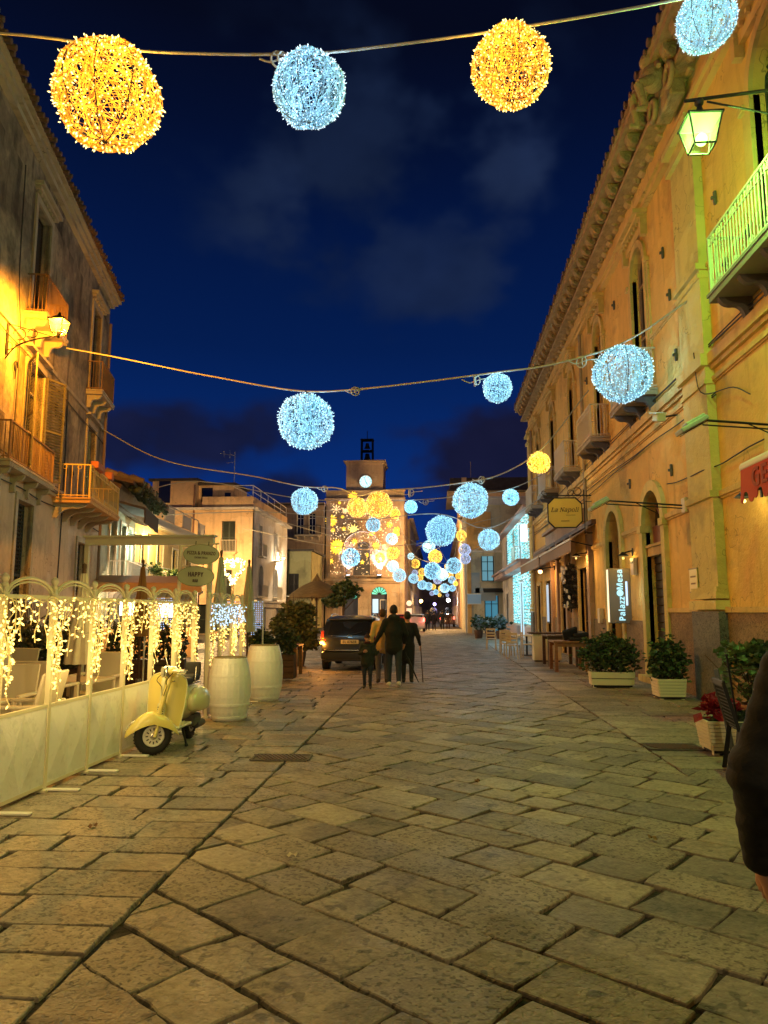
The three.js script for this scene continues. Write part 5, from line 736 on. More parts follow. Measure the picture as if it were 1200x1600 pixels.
for (const [x, z, a, c, l] of [[-.98, -5.05, .4, [.6, .55, .42], 'pale crumpled paper scrap on the paving, lower left of the middle'], [.35, -7.3, 1.2, [.2, .1, .03], 'dry brown leaf lying on the paving in mid street'], [1.5, -5.6, 2.2, [.24, .13, .04], 'curled dry leaf on the paving towards the right'], [-2.6, -5.6, .9, [.14, .07, .03], 'dark dry leaf by the foot of the white fence']]) { const t = thing(c[0] > .5 ? 'paper_scrap' : 'dry_leaf', l, c[0] > .5 ? 'paper' : 'leaf', [x, .012, z], a); const g = new THREE.PlaneGeometry(.075, .045, 5, 3).rotateX(-Math.PI / 2), p = g.attributes.position; for (let i = 0; i < p.count; i++) { p.setY(i, .012 * Math.sin(p.getX(i) * 70 + i) + .01); p.setZ(i, p.getZ(i) * (1 - (p.getX(i) / .045) ** 2 * .7)); } g.computeVertexNormals(); mesh('blade', [g], mat(...c, .9), t); mesh('fold', [bar([-.035, .012, 0], [.045, .014, 0], .0012, 4)], mat(...c.map((v) => v * .8), .9), t); }
// ---------------------------------------------------------------- white barrels
for (const [x, z, l, s] of [[-3.18, -11.25, 'white painted wooden barrel with dark marks, nearest beside the scooter', 1], [-3.24, -13.75, 'white painted wooden barrel standing behind the first, further up the street', 1.08]]) {
  const t = thing('barrel', l, 'barrel', [x, 0, z], x * 3); const H = .92 * s, n = 22, prof = (y) => (.245 + .075 * (1 - (2 * y - 1) ** 2)) * s;
  const stave = (() => { const P = []; const N = 8, w = Math.PI / n * .96; const o = []; for (let j = 0; j <= N; j++) { const r0 = prof(j / N); for (const q of [-1, 0, 1]) P.push([Math.sin(q * w) * r0, H * j / N, Math.cos(q * w) * (r0 + (q ? 0 : .002))]); } for (let j = 0; j < N; j++) for (let q = 0; q < 2; q++) { const a = j * 3 + q; o.push(P[a], P[a + 1], P[a + 4], P[a], P[a + 4], P[a + 3]); } const g = new THREE.BufferGeometry(); g.setAttribute('position', new THREE.Float32BufferAttribute(o.flat(), 3)); g.computeVertexNormals(); return M([g]); })();
  for (let i = 0; i < n; i++) mesh('stave', stave, K.whitePaint, t).rotation.y = i / n * Math.PI * 2;
  mesh('core', [lathe([[0, .01], ...[0, .25, .5, .75, 1].map((q) => [prof(q) - .008, .01 + (H - .03) * q]), [0, H - .02]], 24)], K.whitePaint, t);
  for (const y of [.05, .25, .72, .93]) mesh('hoop', [lathe([[prof(y) + .001, H * y - .022], [prof(y) + .006, H * y - .02], [prof(y + .03) + .006, H * y + .02], [prof(y + .03) + .001, H * y + .022]], 30)], K.whitePaint, t);
  mesh('rim', [put(new THREE.TorusGeometry(prof(1) - .005, .012, 5, 30), 0, H, 0, Math.PI / 2)], mat(.3, .24, .14, .6), t); mesh('bung', [box(.02, .07, .02, 0, .3, prof(.33) + .0), box(.05, .02, .02, .1, .5, prof(.5))], K.black, t);
}
// ---------------------------------------------------------------- the scooter
{
  const t = thing('motor_scooter', 'vintage cream-yellow scooter with front wheel turned, parked by the fence', 'scooter', [-3.22, 0, -9.0], .0); t.scale.setScalar(.93);
  const paint = new THREE.MeshPhysicalMaterial({ color: C(.78, .66, .2), roughness: .35, clearcoat: .8, clearcoatRoughness: .15, side: THREE.DoubleSide }), paint2 = new THREE.MeshPhysicalMaterial({ color: C(.72, .7, .42), roughness: .35, clearcoat: .8, clearcoatRoughness: .15, side: THREE.DoubleSide });
  const wheel = (p) => { mesh('tyre', [put(new THREE.TorusGeometry(.165, .05, 12, 36), 0, 0, 0, 0, Math.PI / 2), ...Array.from({ length: 36 }, (_, i) => { const a = i / 36 * 6.283; return box(.07, .012, .006, 0, Math.cos(a) * .214, Math.sin(a) * .214, a); })], K.rubber, p); };
  const disc = (p, sx) => { mesh('rim', [put(lathe([[.118, -.02], [.125, .012], [.116, .022], [.1, .02], [.094, .008], [.05, .014], [.0, .02]], 28), 0, 0, 0, 0, 0, -Math.PI / 2)].map((g) => sx < 0 ? g.scale(-1, 1, 1) : g), K.whiteMetal, p).position.x = sx * .022; const hc = []; for (let i = 0; i < 12; i++) { const a = i / 12 * 6.283; hc.push(box(.006, .028, .012, 0, Math.cos(a) * .076, Math.sin(a) * .076, a)); } mesh('rim_slot', hc, K.black, p).position.x = sx * .034; mesh('hub_cap', [put(lathe([[.045, 0], [.04, .014], [.02, .024], [0, .026]], 18), 0, 0, 0, 0, 0, -Math.PI / 2)], K.chrome, p).position.x = sx * .03; };
  // steering assembly (turned)
  const st = new THREE.Group(); st.name = 'steering'; st.position.set(0, 0, .6); st.rotation.y = -.98; t.add(st);
  const fw = new THREE.Group(); fw.position.set(0, .215, .04); const tmp = new THREE.Group(); wheel(tmp); disc(tmp, 1); disc(tmp, -1); for (const c of [...tmp.children]) { c.scale.setScalar(1.06); c.position.x *= 1.06; c.position.y += .227; c.position.z += .04; st.add(c); } void fw;
  { // mudguard: half shell around the wheel
    const g = new THREE.SphereGeometry(1, 24, 14, 0, Math.PI * 2, 0, Math.PI * .5); g.scale(.1, .15, .33); const p = g.attributes.position; for (let i = 0; i < p.count; i++) { const z = p.getZ(i), y = p.getY(i); p.setY(i, y + .1 - z * z * 1.35 + (z < 0 ? .0 : .02)); } g.computeVertexNormals(); mesh('mudguard', [put(g, 0, .25, .05)], paint, st); mesh('mudguard_crest', [tube([[0, .3, .37], [0, .4, .3], [0, .44, .15]], .009, 6), bar([0, .44, .15], [0, .43, .1], .012, 6)], K.chrome, st); mesh('control_cable', [tube([[.18, .99, -.13], [.2, .9, -.05], [.1, .82, -.08], [.03, .7, -.06]], .005, 5), tube([[-.18, .99, -.13], [-.22, .88, -.03], [-.1, .8, -.06], [-.03, .68, -.06]], .005, 5)], K.black, st);
    mesh('fork', [bar([.075, .22, .04], [.06, .42, -.02], .022, 8), bar([0, .4, 0], [0, .98, -.16], .03, 8)], paint, st);
    mesh('handlebar', [put(new THREE.SphereGeometry(1, 18, 12).scale(.15, .055, .075), 0, 1.0, -.16), bar([-.1, 1.0, -.16], [-.27, 1.01, -.19], .034, 10, .024), bar([.1, 1.0, -.16], [.27, 1.01, -.19], .034, 10, .024)], paint, st);
    for (const s of [-1, 1]) { mesh('grip', [bar([s * .27, 1.01, -.19], [s * .4, 1.015, -.215], .021, 10)], K.whitePaint, st); mesh('brake_lever', [tube([[s * .2, 1.01, -.12], [s * .3, 1.015, -.13], [s * .4, 1.01, -.16]], .007, 6)], K.chrome, st); }
    mesh('headlight', [put(new THREE.SphereGeometry(.075, 18, 12).scale(1, 1, .6), 0, .985, -.09)], K.chrome, st); mesh('headlight_glass', [put(new THREE.CylinderGeometry(.065, .065, .012, 20).rotateX(Math.PI / 2), 0, .985, -.045)], mat(.5, .5, .42, .1), st);
    mesh('mirror', [bar([-.24, 1.03, -.17], [-.3, 1.16, -.15], .006, 5), put(new THREE.CylinderGeometry(.05, .05, .015, 18).rotateX(Math.PI / 2), -.3, 1.2, -.15)], K.chrome, st);
  }
  { // leg shield and horn casing
    const s = new THREE.Shape(); s.moveTo(-.2, .3); s.bezierCurveTo(-.25, .5, -.26, .7, -.24, .82); s.bezierCurveTo(-.22, .93, -.14, .955, 0, .955); s.bezierCurveTo(.14, .955, .22, .93, .24, .82); s.bezierCurveTo(.26, .7, .25, .5, .2, .3); s.closePath();
    let g = extr(s, .018, 0, .006, 14); const n = []; g = g.toNonIndexed ? g : g; // bend back at the sides
    const pg = new THREE.PlaneGeometry(.52, .68, 22, 22), p = pg.attributes.position, idx = pg.index.array, keep = [];
    const hw = (y) => y < .82 ? .2 + .05 * Math.sin(clamp((y - .28) / .54) * 1.7) : .245 * Math.sqrt(Math.max(0, 1 - ((y - .82) / .14) ** 2)) ** .8;
    for (let i = 0; i < p.count; i++) { const y = p.getY(i) + .62, u = p.getX(i) / .26, x = u * Math.max(.02, hw(y)); p.setXYZ(i, x, y, .44 - x * x * 1.7 - (y - .3) * .14 + .0); } pg.computeVertexNormals(); void idx; void keep; void n;
    mesh('leg_shield', [pg, put(pg.clone(), 0, 0, -.014)], paint, t);
    const rimP = []; for (let i = 0; i <= 30; i++) { const y = .285 + .672 * (i <= 15 ? i / 15 : (30 - i) / 15), x = (i <= 15 ? -1 : 1) * hw(Math.min(y, .9595)); rimP.push([x, y, .436 - x * x * 1.7 - (y - .3) * .14]); } mesh('shield_rim', [tube(rimP, .009, 6, 90)], paint2, t);
    mesh('horn_casing', [beam([0, .42, .475], [0, .93, .39], .045, .045), rbox(.1, .2, .05, .02, 0, .5, .475, -.15), rbox(.05, .3, .03, .01, 0, .72, .45, -.15)], paint2, t); mesh('horn_grille', [0, 1, 2, 3, 4].map((i) => box(.075, .012, .01, 0, .45 + i * .025, .505 - i * .003)), K.black, t);
    for (const [y, m] of [[0, 0]]) void [y, m]; mesh('badge', [box(.07, .012, .006, .09, .85, .365, 0, .25, .25)], K.chrome, t);
  }
  mesh('floorboard', [rbox(.42, .035, .5, .015, 0, .285, .16), ...[-.12, -.06, .06, .12].map((x) => box(.014, .012, .42, x, .308, .16))], paint2, t);
  const body = new THREE.SphereGeometry(1, 28, 18); { const p = body.attributes.position; for (let i = 0; i < p.count; i++) { let x = p.getX(i), y = p.getY(i), z = p.getZ(i); const k = z < 0 ? 1 : 1 - .25 * z; p.setXYZ(i, x * .16 * k, y * .24 * (1 - .1 * z), z * .52); } body.computeVertexNormals(); } mesh('body', [put(body, 0, .53, -.42)], paint2, t);
  for (const s of [-1, 1]) { const c = new THREE.SphereGeometry(1, 24, 16); c.scale(.13, .2, .33); const p = c.attributes.position; for (let i = 0; i < p.count; i++) if (p.getY(i) < -.1) p.setY(i, -.1 - (p.getY(i) + .1) * -.35); c.computeVertexNormals(); mesh('side_cowl', [put(c, s * .16, .52, -.48)], paint2, t); }
  mesh('seat', [rbox(.25, .1, .34, .045, 0, .8, -.22), rbox(.24, .1, .26, .045, 0, .82, -.56), rbox(.22, .2, .05, .02, 0, .93, -.7)], K.black, t); mesh('seat_frame', [bar([-.1, .74, -.05], [-.1, .76, -.72], .012, 6), bar([.1, .74, -.05], [.1, .76, -.72], .012, 6), bar([.13, .76, -.4], [.13, .98, -.44], .008, 6), box(.3, .012, .012, 0, .96, -.02)], K.chrome, t);
  const rw = new THREE.Group(); rw.name = 'rear_wheel'; rw.position.set(0, .215, -.6); t.add(rw); wheel(rw); disc(rw, 1);
  mesh('engine', [rbox(.22, .16, .3, .04, .05, .27, -.5), cyl(.05, .05, .28, .13, .2, -.62, 12, Math.PI / 2)], K.slabDark, t); mesh('kick_stand', [bar([-.12, .27, .02], [-.19, .01, .04], .014, 6), bar([.12, .27, .02], [.19, .01, .04], .014, 6), bar([-.12, .25, .02], [.12, .25, .02], .012, 6), ball(.024, .19, .02, .04, 8), ball(.024, -.19, .02, .04, 8)], K.black, t); mesh('tail_light', [rbox(.08, .06, .04, .015, 0, .62, -.93)], mat(.4, .02, .02, .3), t);
}
// ---------------------------------------------------------------- cars
function carShell(L, W, prof, tumble, n = 16) { // prof: [z, yBottom, yBelt, yRoof] from rear (0) to front; a lofted body
  const rings = prof.map(([z, y0, yb, yr, k = 1]) => { const o = [], w = W / 2 * k; o.push([-w * .9, y0], [-w, y0 + .12], [-w * 1.0, (y0 + yb) / 2], [-w * .985, yb]); const d = yr - yb; o.push([-w * (1 - tumble * .55 * Math.min(1, d / .5)), yb + d * .55], [-w * (1 - tumble * Math.min(1, d / .5)), yb + d * .9], [-w * .6, yr], [0, yr + (d > .1 ? .02 : .01)]); const m = o.slice(0, -1).reverse().map(([x, y]) => [-x, y]); return [...o, ...m].map(([x, y]) => [x, y, z]); });
  const v = [], N = rings[0].length; for (let i = 0; i < rings.length - 1; i++) for (let j = 0; j < N - 1; j++) { const a = rings[i][j], b = rings[i][j + 1], c = rings[i + 1][j + 1], d = rings[i + 1][j]; v.push(a, b, c, a, c, d); }
  for (const [q, f] of [[rings[0], 1], [rings.at(-1), -1]]) for (let j = 1; j < N - 1; j++) f > 0 ? v.push(q[0], q[j + 1], q[j]) : v.push(q[0], q[j], q[j + 1]);
  const g = new THREE.BufferGeometry(); g.setAttribute('position', new THREE.Float32BufferAttribute(v.flat(), 3)); g.computeVertexNormals(); return toCreasedNormals(g, .7);
}
const carWheel = (r = .31) => [put(new THREE.CylinderGeometry(r, r, .2, 24), 0, 0, 0, 0, 0, Math.PI / 2), put(new THREE.TorusGeometry(r - .03, .045, 8, 24).scale(1, 1, 2), 0, 0, 0, 0, Math.PI / 2)];
{
  const t = thing('parked_car', 'dark green-grey family car parked with rear to the viewer, hazard light glowing orange', 'car', [-2.47, 0, -20.5], 0); t.scale.set(.94, .97, 1);
  const paint = new THREE.MeshPhysicalMaterial({ color: C(.008, .01, .0085), roughness: .35, clearcoat: .6, clearcoatRoughness: .12, side: THREE.DoubleSide });
  const P = [[0, .36, .78, .80, .93], [-.05, .3, .9, .93, .97], [-.12, .28, .95, 1.02, .985], [-.34, .28, .96, 1.36, 1], [-.48, .28, .96, 1.5, 1], [-.9, .28, .96, 1.545, 1], [-1.7, .28, .95, 1.55, 1], [-2.5, .28, .93, 1.44, 1], [-3.1, .28, .92, 1.08, 1], [-3.4, .28, .9, .98, .99], [-4.0, .3, .8, .86, .95], [-4.15, .36, .66, .7, .86]];
  mesh('body', [carShell(4.15, 1.74, P, .16)], paint, t);
  const rg = [[-.66, 1.0], [.66, 1.0], [.56, 1.4], [-.56, 1.4]].map(([x, y]) => [x, y, mix(-.1, -.35, (y - 1) / .38) + .004]); const q = new THREE.BufferGeometry(); q.setAttribute('position', new THREE.Float32BufferAttribute([rg[0], rg[1], rg[2], rg[0], rg[2], rg[3]].flat(), 3)); q.computeVertexNormals(); mesh('rear_window', [q], K.glass, t);
  for (const s of [-1, 1]) { const sw = [[-.5, 1.0], [-2.6, .98], [-2.35, 1.34], [-.7, 1.42]].map(([z, y]) => [s * (.87 * (1 - .16 * clamp((y - .96) / .5)) + .004), y, z]); const g = new THREE.BufferGeometry(); g.setAttribute('position', new THREE.Float32BufferAttribute([sw[0], sw[1], sw[2], sw[0], sw[2], sw[3]].flat(), 3)); g.computeVertexNormals(); mesh('side_window', [g], K.glass, t);
    mesh('roof_rail', [tube([[s * .62, 1.5, -.5], [s * .63, 1.575, -.7], [s * .63, 1.6, -1.5], [s * .62, 1.52, -2.3]], .018, 6)], K.chrome, t);
    mesh('tail_light', [rbox(.1, .36, .08, .03, s * .8, .96, -.1, -.15), rbox(.16, .14, .06, .03, s * .76, .82, -.045)], s < 0 ? mat(.3, .03, .02, .2) : mat(.35, .02, .015, .2), t); mesh('reflector', [box(.22, .05, .02, s * .58, .5, .032)], mat(.5, .02, .02, .25), t);
    for (const z of [-.78, -3.35]) { const w = mesh('wheel', carWheel(.32), K.rubber, t); w.position.set(s * .78, .32, z); mesh('rim', [put(new THREE.CylinderGeometry(.2, .2, .02, 18), s * .105, 0, 0, 0, 0, Math.PI / 2)], K.greyMetal, w); } mesh('wing_mirror', [rbox(.16, .12, .1, .03, s * 1.0, 1.02, -2.75)], paint, t); }
  mesh('bumper', [rbox(1.66, .24, .16, .06, 0, .44, -.02), rbox(1.5, .05, .06, .02, 0, .58, .045), rbox(1.4, .1, .1, .03, 0, .32, .0)], paint, t); mesh('bumper_trim', [box(1.4, .02, .012, 0, .585, .078)], K.chrome, t);
  mesh('hatch_trim', [box(1.1, .03, .03, 0, .93, -.06), box(.6, .012, .02, 0, .72, .0), rbox(1.3, .05, .2, .02, 0, 1.47, -.42, .25)], paint, t); mesh('emblem', [put(new THREE.TorusGeometry(.05, .008, 6, 20).scale(1.4, 1, 1), 0, .96, -.07)], K.chrome, t); mesh('wiper', [bar([0, 1.0, -.08], [.36, 1.1, -.14], .009, 5)], K.black, t);
  const pl = mesh('number_plate', [box(.52, .115, .012, .02, .82, .012)], mat(.62, .52, .3, .5), t); mesh('lettering', M([text('EL 476ZR', .075, .003)]).scale(.95, 1, 1).translate(.02, .82, .0185), K.black, pl);
  mesh('hazard_light', [put(new THREE.SphereGeometry(.06, 14, 10).scale(1.2, .8, .6), -.8, .79, .0)], glow(1, .36, .03, 22), t); const hz = new THREE.PointLight(C(1, .36, .05), 2.6, 8, 2); hz.position.set(-.84, .8, .14); hz.castShadow = true; t.add(hz);
  mesh('window_light_reflector', [put(new THREE.SphereGeometry(.02, 8, 6), -.52, .985, -.06)], K.chrome, t);
}
for (const [x, z, c, l, w, lit] of [[-1.95, -62, [.62, .6, .58], 'small silver-white car with red tail lights glowing before the lane', 1.66, 26], [1.0, -84, [.05, .03, .035], 'dark car with red tail lights driving into the far lane', 1.7, 16], [-3.2, -68.5, [.35, .02, .02], 'red car half hidden left of the silver-white car', 1.7, 0]]) {
  const t = thing('small_car', l, 'car', [x, 0, z], 0), paint = new THREE.MeshPhysicalMaterial({ color: C(...c), roughness: .3, clearcoat: 1, side: THREE.DoubleSide });
  mesh('body', [carShell(3.6, w, [[0, .34, .8, .82, .93], [-.06, .28, .92, .96, .98], [-.2, .26, .93, 1.2, 1], [-.4, .26, .93, 1.42, 1], [-1.2, .26, .93, 1.48, 1], [-2.1, .26, .9, 1.36, 1], [-2.6, .26, .88, .96, 1], [-3.4, .3, .76, .8, .92], [-3.6, .36, .62, .64, .85]], .17)], paint, t);
  const q = new THREE.PlaneGeometry(1.2, .42); mesh('rear_window', [put(q, 0, 1.17, -.2, -.42)], K.glass, t); mesh('bumper', [rbox(w * .95, .24, .14, .05, 0, .42, .0)], paint, t); mesh('number_plate', [box(.5, .11, .012, 0, .66, .02)], K.whitePaint, t);
  for (const s of [-1, 1]) { mesh('tail_light', [rbox(.16, .34, .1, .04, s * (w / 2 - .1), .98, -.06)], lit ? glow(1, .09, .06, lit / 3) : mat(.4, .02, .02, .3), t); for (const k of [-.6, -2.8]) mesh('wheel', carWheel(.29), K.rubber, t).position.set(s * (w / 2 - .1), .29, k); if (lit) { const p = new THREE.PointLight(C(1, .1, .07), 1, 20, 2); p.position.set(s * (w / 2 - .1), .98, .14); p.castShadow = true; t.add(p); } }
}

// ================================================================ PLANTS
function leaves(n, sample, size, seed, aspect = .42) { // folded diamond leaves spread by sample(r) -> [x, y, z, outward]
  const r = rng(seed), v = []; const q = new THREE.Quaternion(), e = new THREE.Euler();
  for (let i = 0; i < n; i++) { const [x, y, z] = sample(r), s = size * (.4 + r() * 1.2), w = s * aspect; e.set(r() * 2.6 - 1.3, r() * 6.28, r() * 1.4 - .7); q.setFromEuler(e); const P = [[0, 0, 0], [-w, .0, s * .45], [0, -w * .35, s * .5], [w, 0, s * .45], [0, -.04 * s, s]].map((p) => { const a = V(...p).applyQuaternion(q); return [a.x + x, a.y + y, a.z + z]; }); v.push(P[0], P[1], P[2], P[0], P[2], P[3], P[1], P[4], P[2], P[2], P[4], P[3]); }
  const g = new THREE.BufferGeometry(); g.setAttribute('position', new THREE.Float32BufferAttribute(v.flat(), 3)); g.computeVertexNormals(); return boxUV(g);
}
const leafM = (r, g, b) => new THREE.MeshPhysicalMaterial({ color: C(r, g, b), roughness: .5, transmission: .25, thickness: 0, side: THREE.DoubleSide });
const G1 = leafM(.05, .1, .03), G2 = leafM(.09, .16, .045), G3 = leafM(.03, .06, .025), RED = leafM(.32, .012, .03);
const blob = (cx, cy, cz, rx, ry, rz, shell = .45) => (r) => { const u = r() * 2 - 1, a = r() * 6.283, s = Math.sqrt(1 - u * u), k = shell + (1 - shell) * r(); const bump = .82 + .42 * Math.sin(a * 3 + u * 4) * Math.cos(u * 5 + a) + .12 * Math.sin(a * 7 - u * 9); return [cx + s * Math.cos(a) * rx * k * bump, cy + u * ry * k * bump, cz + s * Math.sin(a) * rz * k * bump]; };
function shrub(t, n, sample, size, stems, seed = 1, mats = [G3, G1, G2]) { mats.forEach((m, i) => stuff(mesh('foliage', leaves(Math.round(n * [.35, .4, .25][i % 3]), sample, size, seed * 10 + i), m, t))); mesh('stem', stems.map(([a, c, r]) => bar(a, c, r, 6, r * .6)), K.woodDark, t); }
function planterBox(t, w, d, h, flare, nb, m) { // slatted wooden box, boards laid one over another, wider at the top
  const bh = (h - .05) / nb;
  for (let i = 0; i < nb; i++) { const y = .05 + bh * (i + .5), k = 1 + flare * (y / h), W = w * k, D = d * k, tilt = Math.atan(flare * d / 2 / h); const gx = M([rbox(W, bh * .9, .022, .006, 0, y, 0, -tilt)]), gz = M([rbox(.022, bh * .9, D - .03, .006, 0, y, 0, 0, 0, tilt)]); mesh('board', gx.clone().translate(0, 0, D / 2), m, t); mesh('board', M([rbox(W, bh * .9, .022, .006, 0, y, -D / 2, tilt)]), m, t); mesh('board', gz.clone().translate(-W / 2, 0, 0), m, t); mesh('board', M([rbox(.022, bh * .9, D - .03, .006, W / 2, y, 0, 0, 0, -tilt)]), m, t); }
  mesh('inside', [box(w * .96, h * .8, d * .96, 0, h * .45, 0)], K.black, t); for (const sx of [-1, 1]) for (const sz of [-1, 1]) mesh('foot', [box(.06, .09, .06, sx * (w / 2 - .04), .045, sz * (d / 2 - .04))], m, t);
  mesh('soil', [box(w * (1 + flare) - .03, .02, d * (1 + flare) - .03, 0, h - .05, 0)], mat(.03, .022, .015, 1), t);
}
{
  const p1 = thing('shrub_planter', 'wide cream wooden planter with a dense round dark green shrub by the lit vertical sign', 'planter', [3.72, 0, -16.6], -.04); planterBox(p1, .84, .4, .34, .1, 2, K.cream);
  shrub(p1, 5200, blob(-.02, .72, 0, .66, .44, .5, .35), .075, [[[-.2, .3, 0], [-.3, .8, .1], .02], [[.1, .3, 0], [.2, .85, 0], .025], [[0, .3, .05], [0, .9, 0], .02]], 3);
  const p2 = thing('shrub_planter', 'cream slatted planter with an upright leafy shrub before the brown roller shutter', 'planter', [4.62, 0, -14.5], .0); planterBox(p2, .46, .46, .38, .12, 6, K.cream); p2.position.x = 4.3;
  shrub(p2, 2600, blob(0, .72, 0, .34, .42, .32, .35), .085, [[[0, .3, 0], [.05, .9, 0], .02], [[.1, .3, 0], [.2, .8, .1], .015]], 5, [G3, G1, G2]);
  const p3 = thing('flower_planter', 'cream slatted planter with a dark red poinsettia beside the black woven chair', 'planter', [3.36, 0, -9.05], .0); planterBox(p3, .56, .4, .38, .16, 8, K.cream);
  stuff(mesh('red_leaves', leaves(150, blob(-.12, .5, .02, .26, .13, .2, .4), .12, 12, .36), RED, p3)); stuff(mesh('foliage', leaves(90, blob(.0, .44, 0, .28, .08, .2, .4), .1, 13), G3, p3)); mesh('stem', [bar([-.1, .3, 0], [-.15, .5, 0], .01), bar([.05, .3, 0], [.1, .48, .05], .01)], K.woodDark, p3);
  const b = thing('sprawling_bush', 'loose sprawling green bush with bare twigs behind the black woven chair', 'bush', [4.25, 0, -10.3]);
  const br = []; const r = rng(61); for (let i = 0; i < 22; i++) { const a = r() * 6.28, h = .5 + r() * .75, l = .2 + r() * .55; br.push([[r() * .2 - .1, .25, r() * .2 - .1], [Math.cos(a) * l, h, Math.sin(a) * l * .7], .009]); } br.push([[-.5, .86, .35], [.5, .93, .35], .008], [[-.3, .8, .4], [.1, .45, .4], .008], [[.1, .95, .4], [.0, 1.15, .4], .008]);
  shrub(b, 1500, (q) => q() < .62 ? blob(.02, 1.02, .05, .62, .26, .42, .3)(q) : blob(.12, .62, .1, .55, .3, .4, .3)(q), .1, br, 7, [G1, G2, leafM(.14, .2, .06)]); mesh('pot', [lathe([[0, 0], [.2, 0], [.27, .36], [.3, .36], [.3, .4], [.26, .4], [.25, .3], [0, .3]], 20)], mat(.3, .14, .07, .8), b);
  const l = thing('climbing_shrub', 'tall feathery green shrub in dim light left of the parked dark car', 'shrub', [-4.3, 0, -22.4]); shrub(l, 2400, (q) => { const y = .5 + 1.35 * q(), a = q() * 6.28, k = (.25 + .45 * Math.sin(y * 1.5)) * Math.sqrt(q()); return [Math.cos(a) * k + .1 * Math.sin(y * 4), y, Math.sin(a) * k * .7]; }, .13, Array.from({ length: 9 }, (_, i) => [[.03 * i - .12, .1, 0], [.5 * Math.sin(i * 2), 1.4 + .1 * i, .3 * Math.cos(i)], .018]), 9, [leafM(.05, .07, .02), leafM(.1, .12, .03), leafM(.14, .14, .04)]); mesh('pot', [lathe([[0, 0], [.24, 0], [.3, .42], [.26, .42], [0, .36]], 18)], K.slabDark, l);
  const tr = thing('young_tree', 'young street tree with thin trunk before the arched doors of the clock building', 'tree', [-3.75, 0, -29.5]); mesh('trunk', [tube([[0, 0, 0], [.03, .8, 0], [-.04, 1.6, .02], [.02, 2.2, 0]], .05, 8), ...[0, 1, 2, 3, 4].map((i) => bar([0, 1.7 + i * .1, 0], [.6 * Math.cos(i * 1.4), 2.3 + .12 * i, .6 * Math.sin(i * 1.4)], .025, 5, .01))], K.woodDark, tr); ([leafM(.03, .06, .02), leafM(.06, .1, .025), leafM(.1, .12, .03)]).forEach((m, i) => stuff(mesh('crown', leaves(950, (q) => q() < .6 ? blob(.05, 2.5, 0, .58, .42, .55, .2)(q) : blob(-.4, 2.05, 0, .45, .28, .4, .2)(q), .13, 70 + i), m, tr)));
  const d = thing('planter_hedge', 'dark potted shrubs in a brown wooden trough behind the second barrel', 'planter', [-3.95, 0, -17.6], 0); for (let i = 0; i < 4; i++) mesh('board', [rbox(1.1, .13, .03, .008, 0, .12 + i * .14, .2)], K.woodDark, d); mesh('trough', [box(1.08, .56, .36, 0, .34, 0)], K.woodBlack, d); shrub(d, 1700, (q) => blob(q() < .5 ? -.3 : .3, .95, 0, .38, .36, .3, .3)(q), .09, [[[-.3, .5, 0], [-.3, 1, 0], .02], [[.3, .5, 0], [.3, 1, 0], .02]], 15, [G3, G3, G1]);
  const sp = thing('balcony_plants', 'green potted plants and bright leaves along the balcony of the yellow house', 'plants', [-14.2, 2.95, -36]); shrub(sp, 1500, (q) => { const i = Math.floor(q() * 9); return blob(.2 - (i % 2) * .2, .5 + .12 * (i % 3), -i * 1.1 + 2.5, .35, .34, .45, .3)(q); }, .15, Array.from({ length: 9 }, (_, i) => [[.1, .05, -i * 1.1 + 2.5], [.1, .6, -i * 1.1 + 2.5], .02]), 21, [G1, G2, leafM(.16, .2, .06)]);
  [[2.5, -47], [3.1, -45.2], [3.8, -46.2]].forEach(([x, z], i) => { const q = thing('pot_plant', `pot plant catching blue light before the beige building, ${['left', 'middle', 'right'][i]} of three`, 'plant', [x, 0, z]); mesh('pot', [lathe([[0, 0], [.22, 0], [.3, .5], [.26, .5], [0, .42]], 14)], mat(.12, .06, .04, .7), q); shrub(q, 420, blob(0, .95, 0, .5, .5, .5, .25), .2, [[[0, .4, 0], [0, 1, 0], .03]], 31 + i, [G3, leafM(.3, .36, .4), G1]); });
  const th = thing('thatched_parasol', 'thatched straw parasol on a pole behind the young tree', 'parasol', [-5.2, 0, -31.5]); th.scale.set(.8, .97, .8); mesh('thatch', [lathe([[0, 3.15], [.25, 3.02], [.8, 2.82], [1.35, 2.5], [1.5, 2.3], [1.42, 2.28], [.7, 2.6], [0, 2.8]], 26), lathe([[0, 3.4], [.12, 3.2], [.3, 2.98]], 14), ...Array.from({ length: 60 }, (_, i) => { const a = i / 60 * 6.283; return bar([Math.cos(a) * 1.4, 2.42, Math.sin(a) * 1.4], [Math.cos(a) * 1.56, 2.16, Math.sin(a) * 1.56], .02, 4); })], K.thatch, th); mesh('pole', [bar([0, 0, 0], [0, 3, 0], .05, 8)], K.woodDark, th);
}
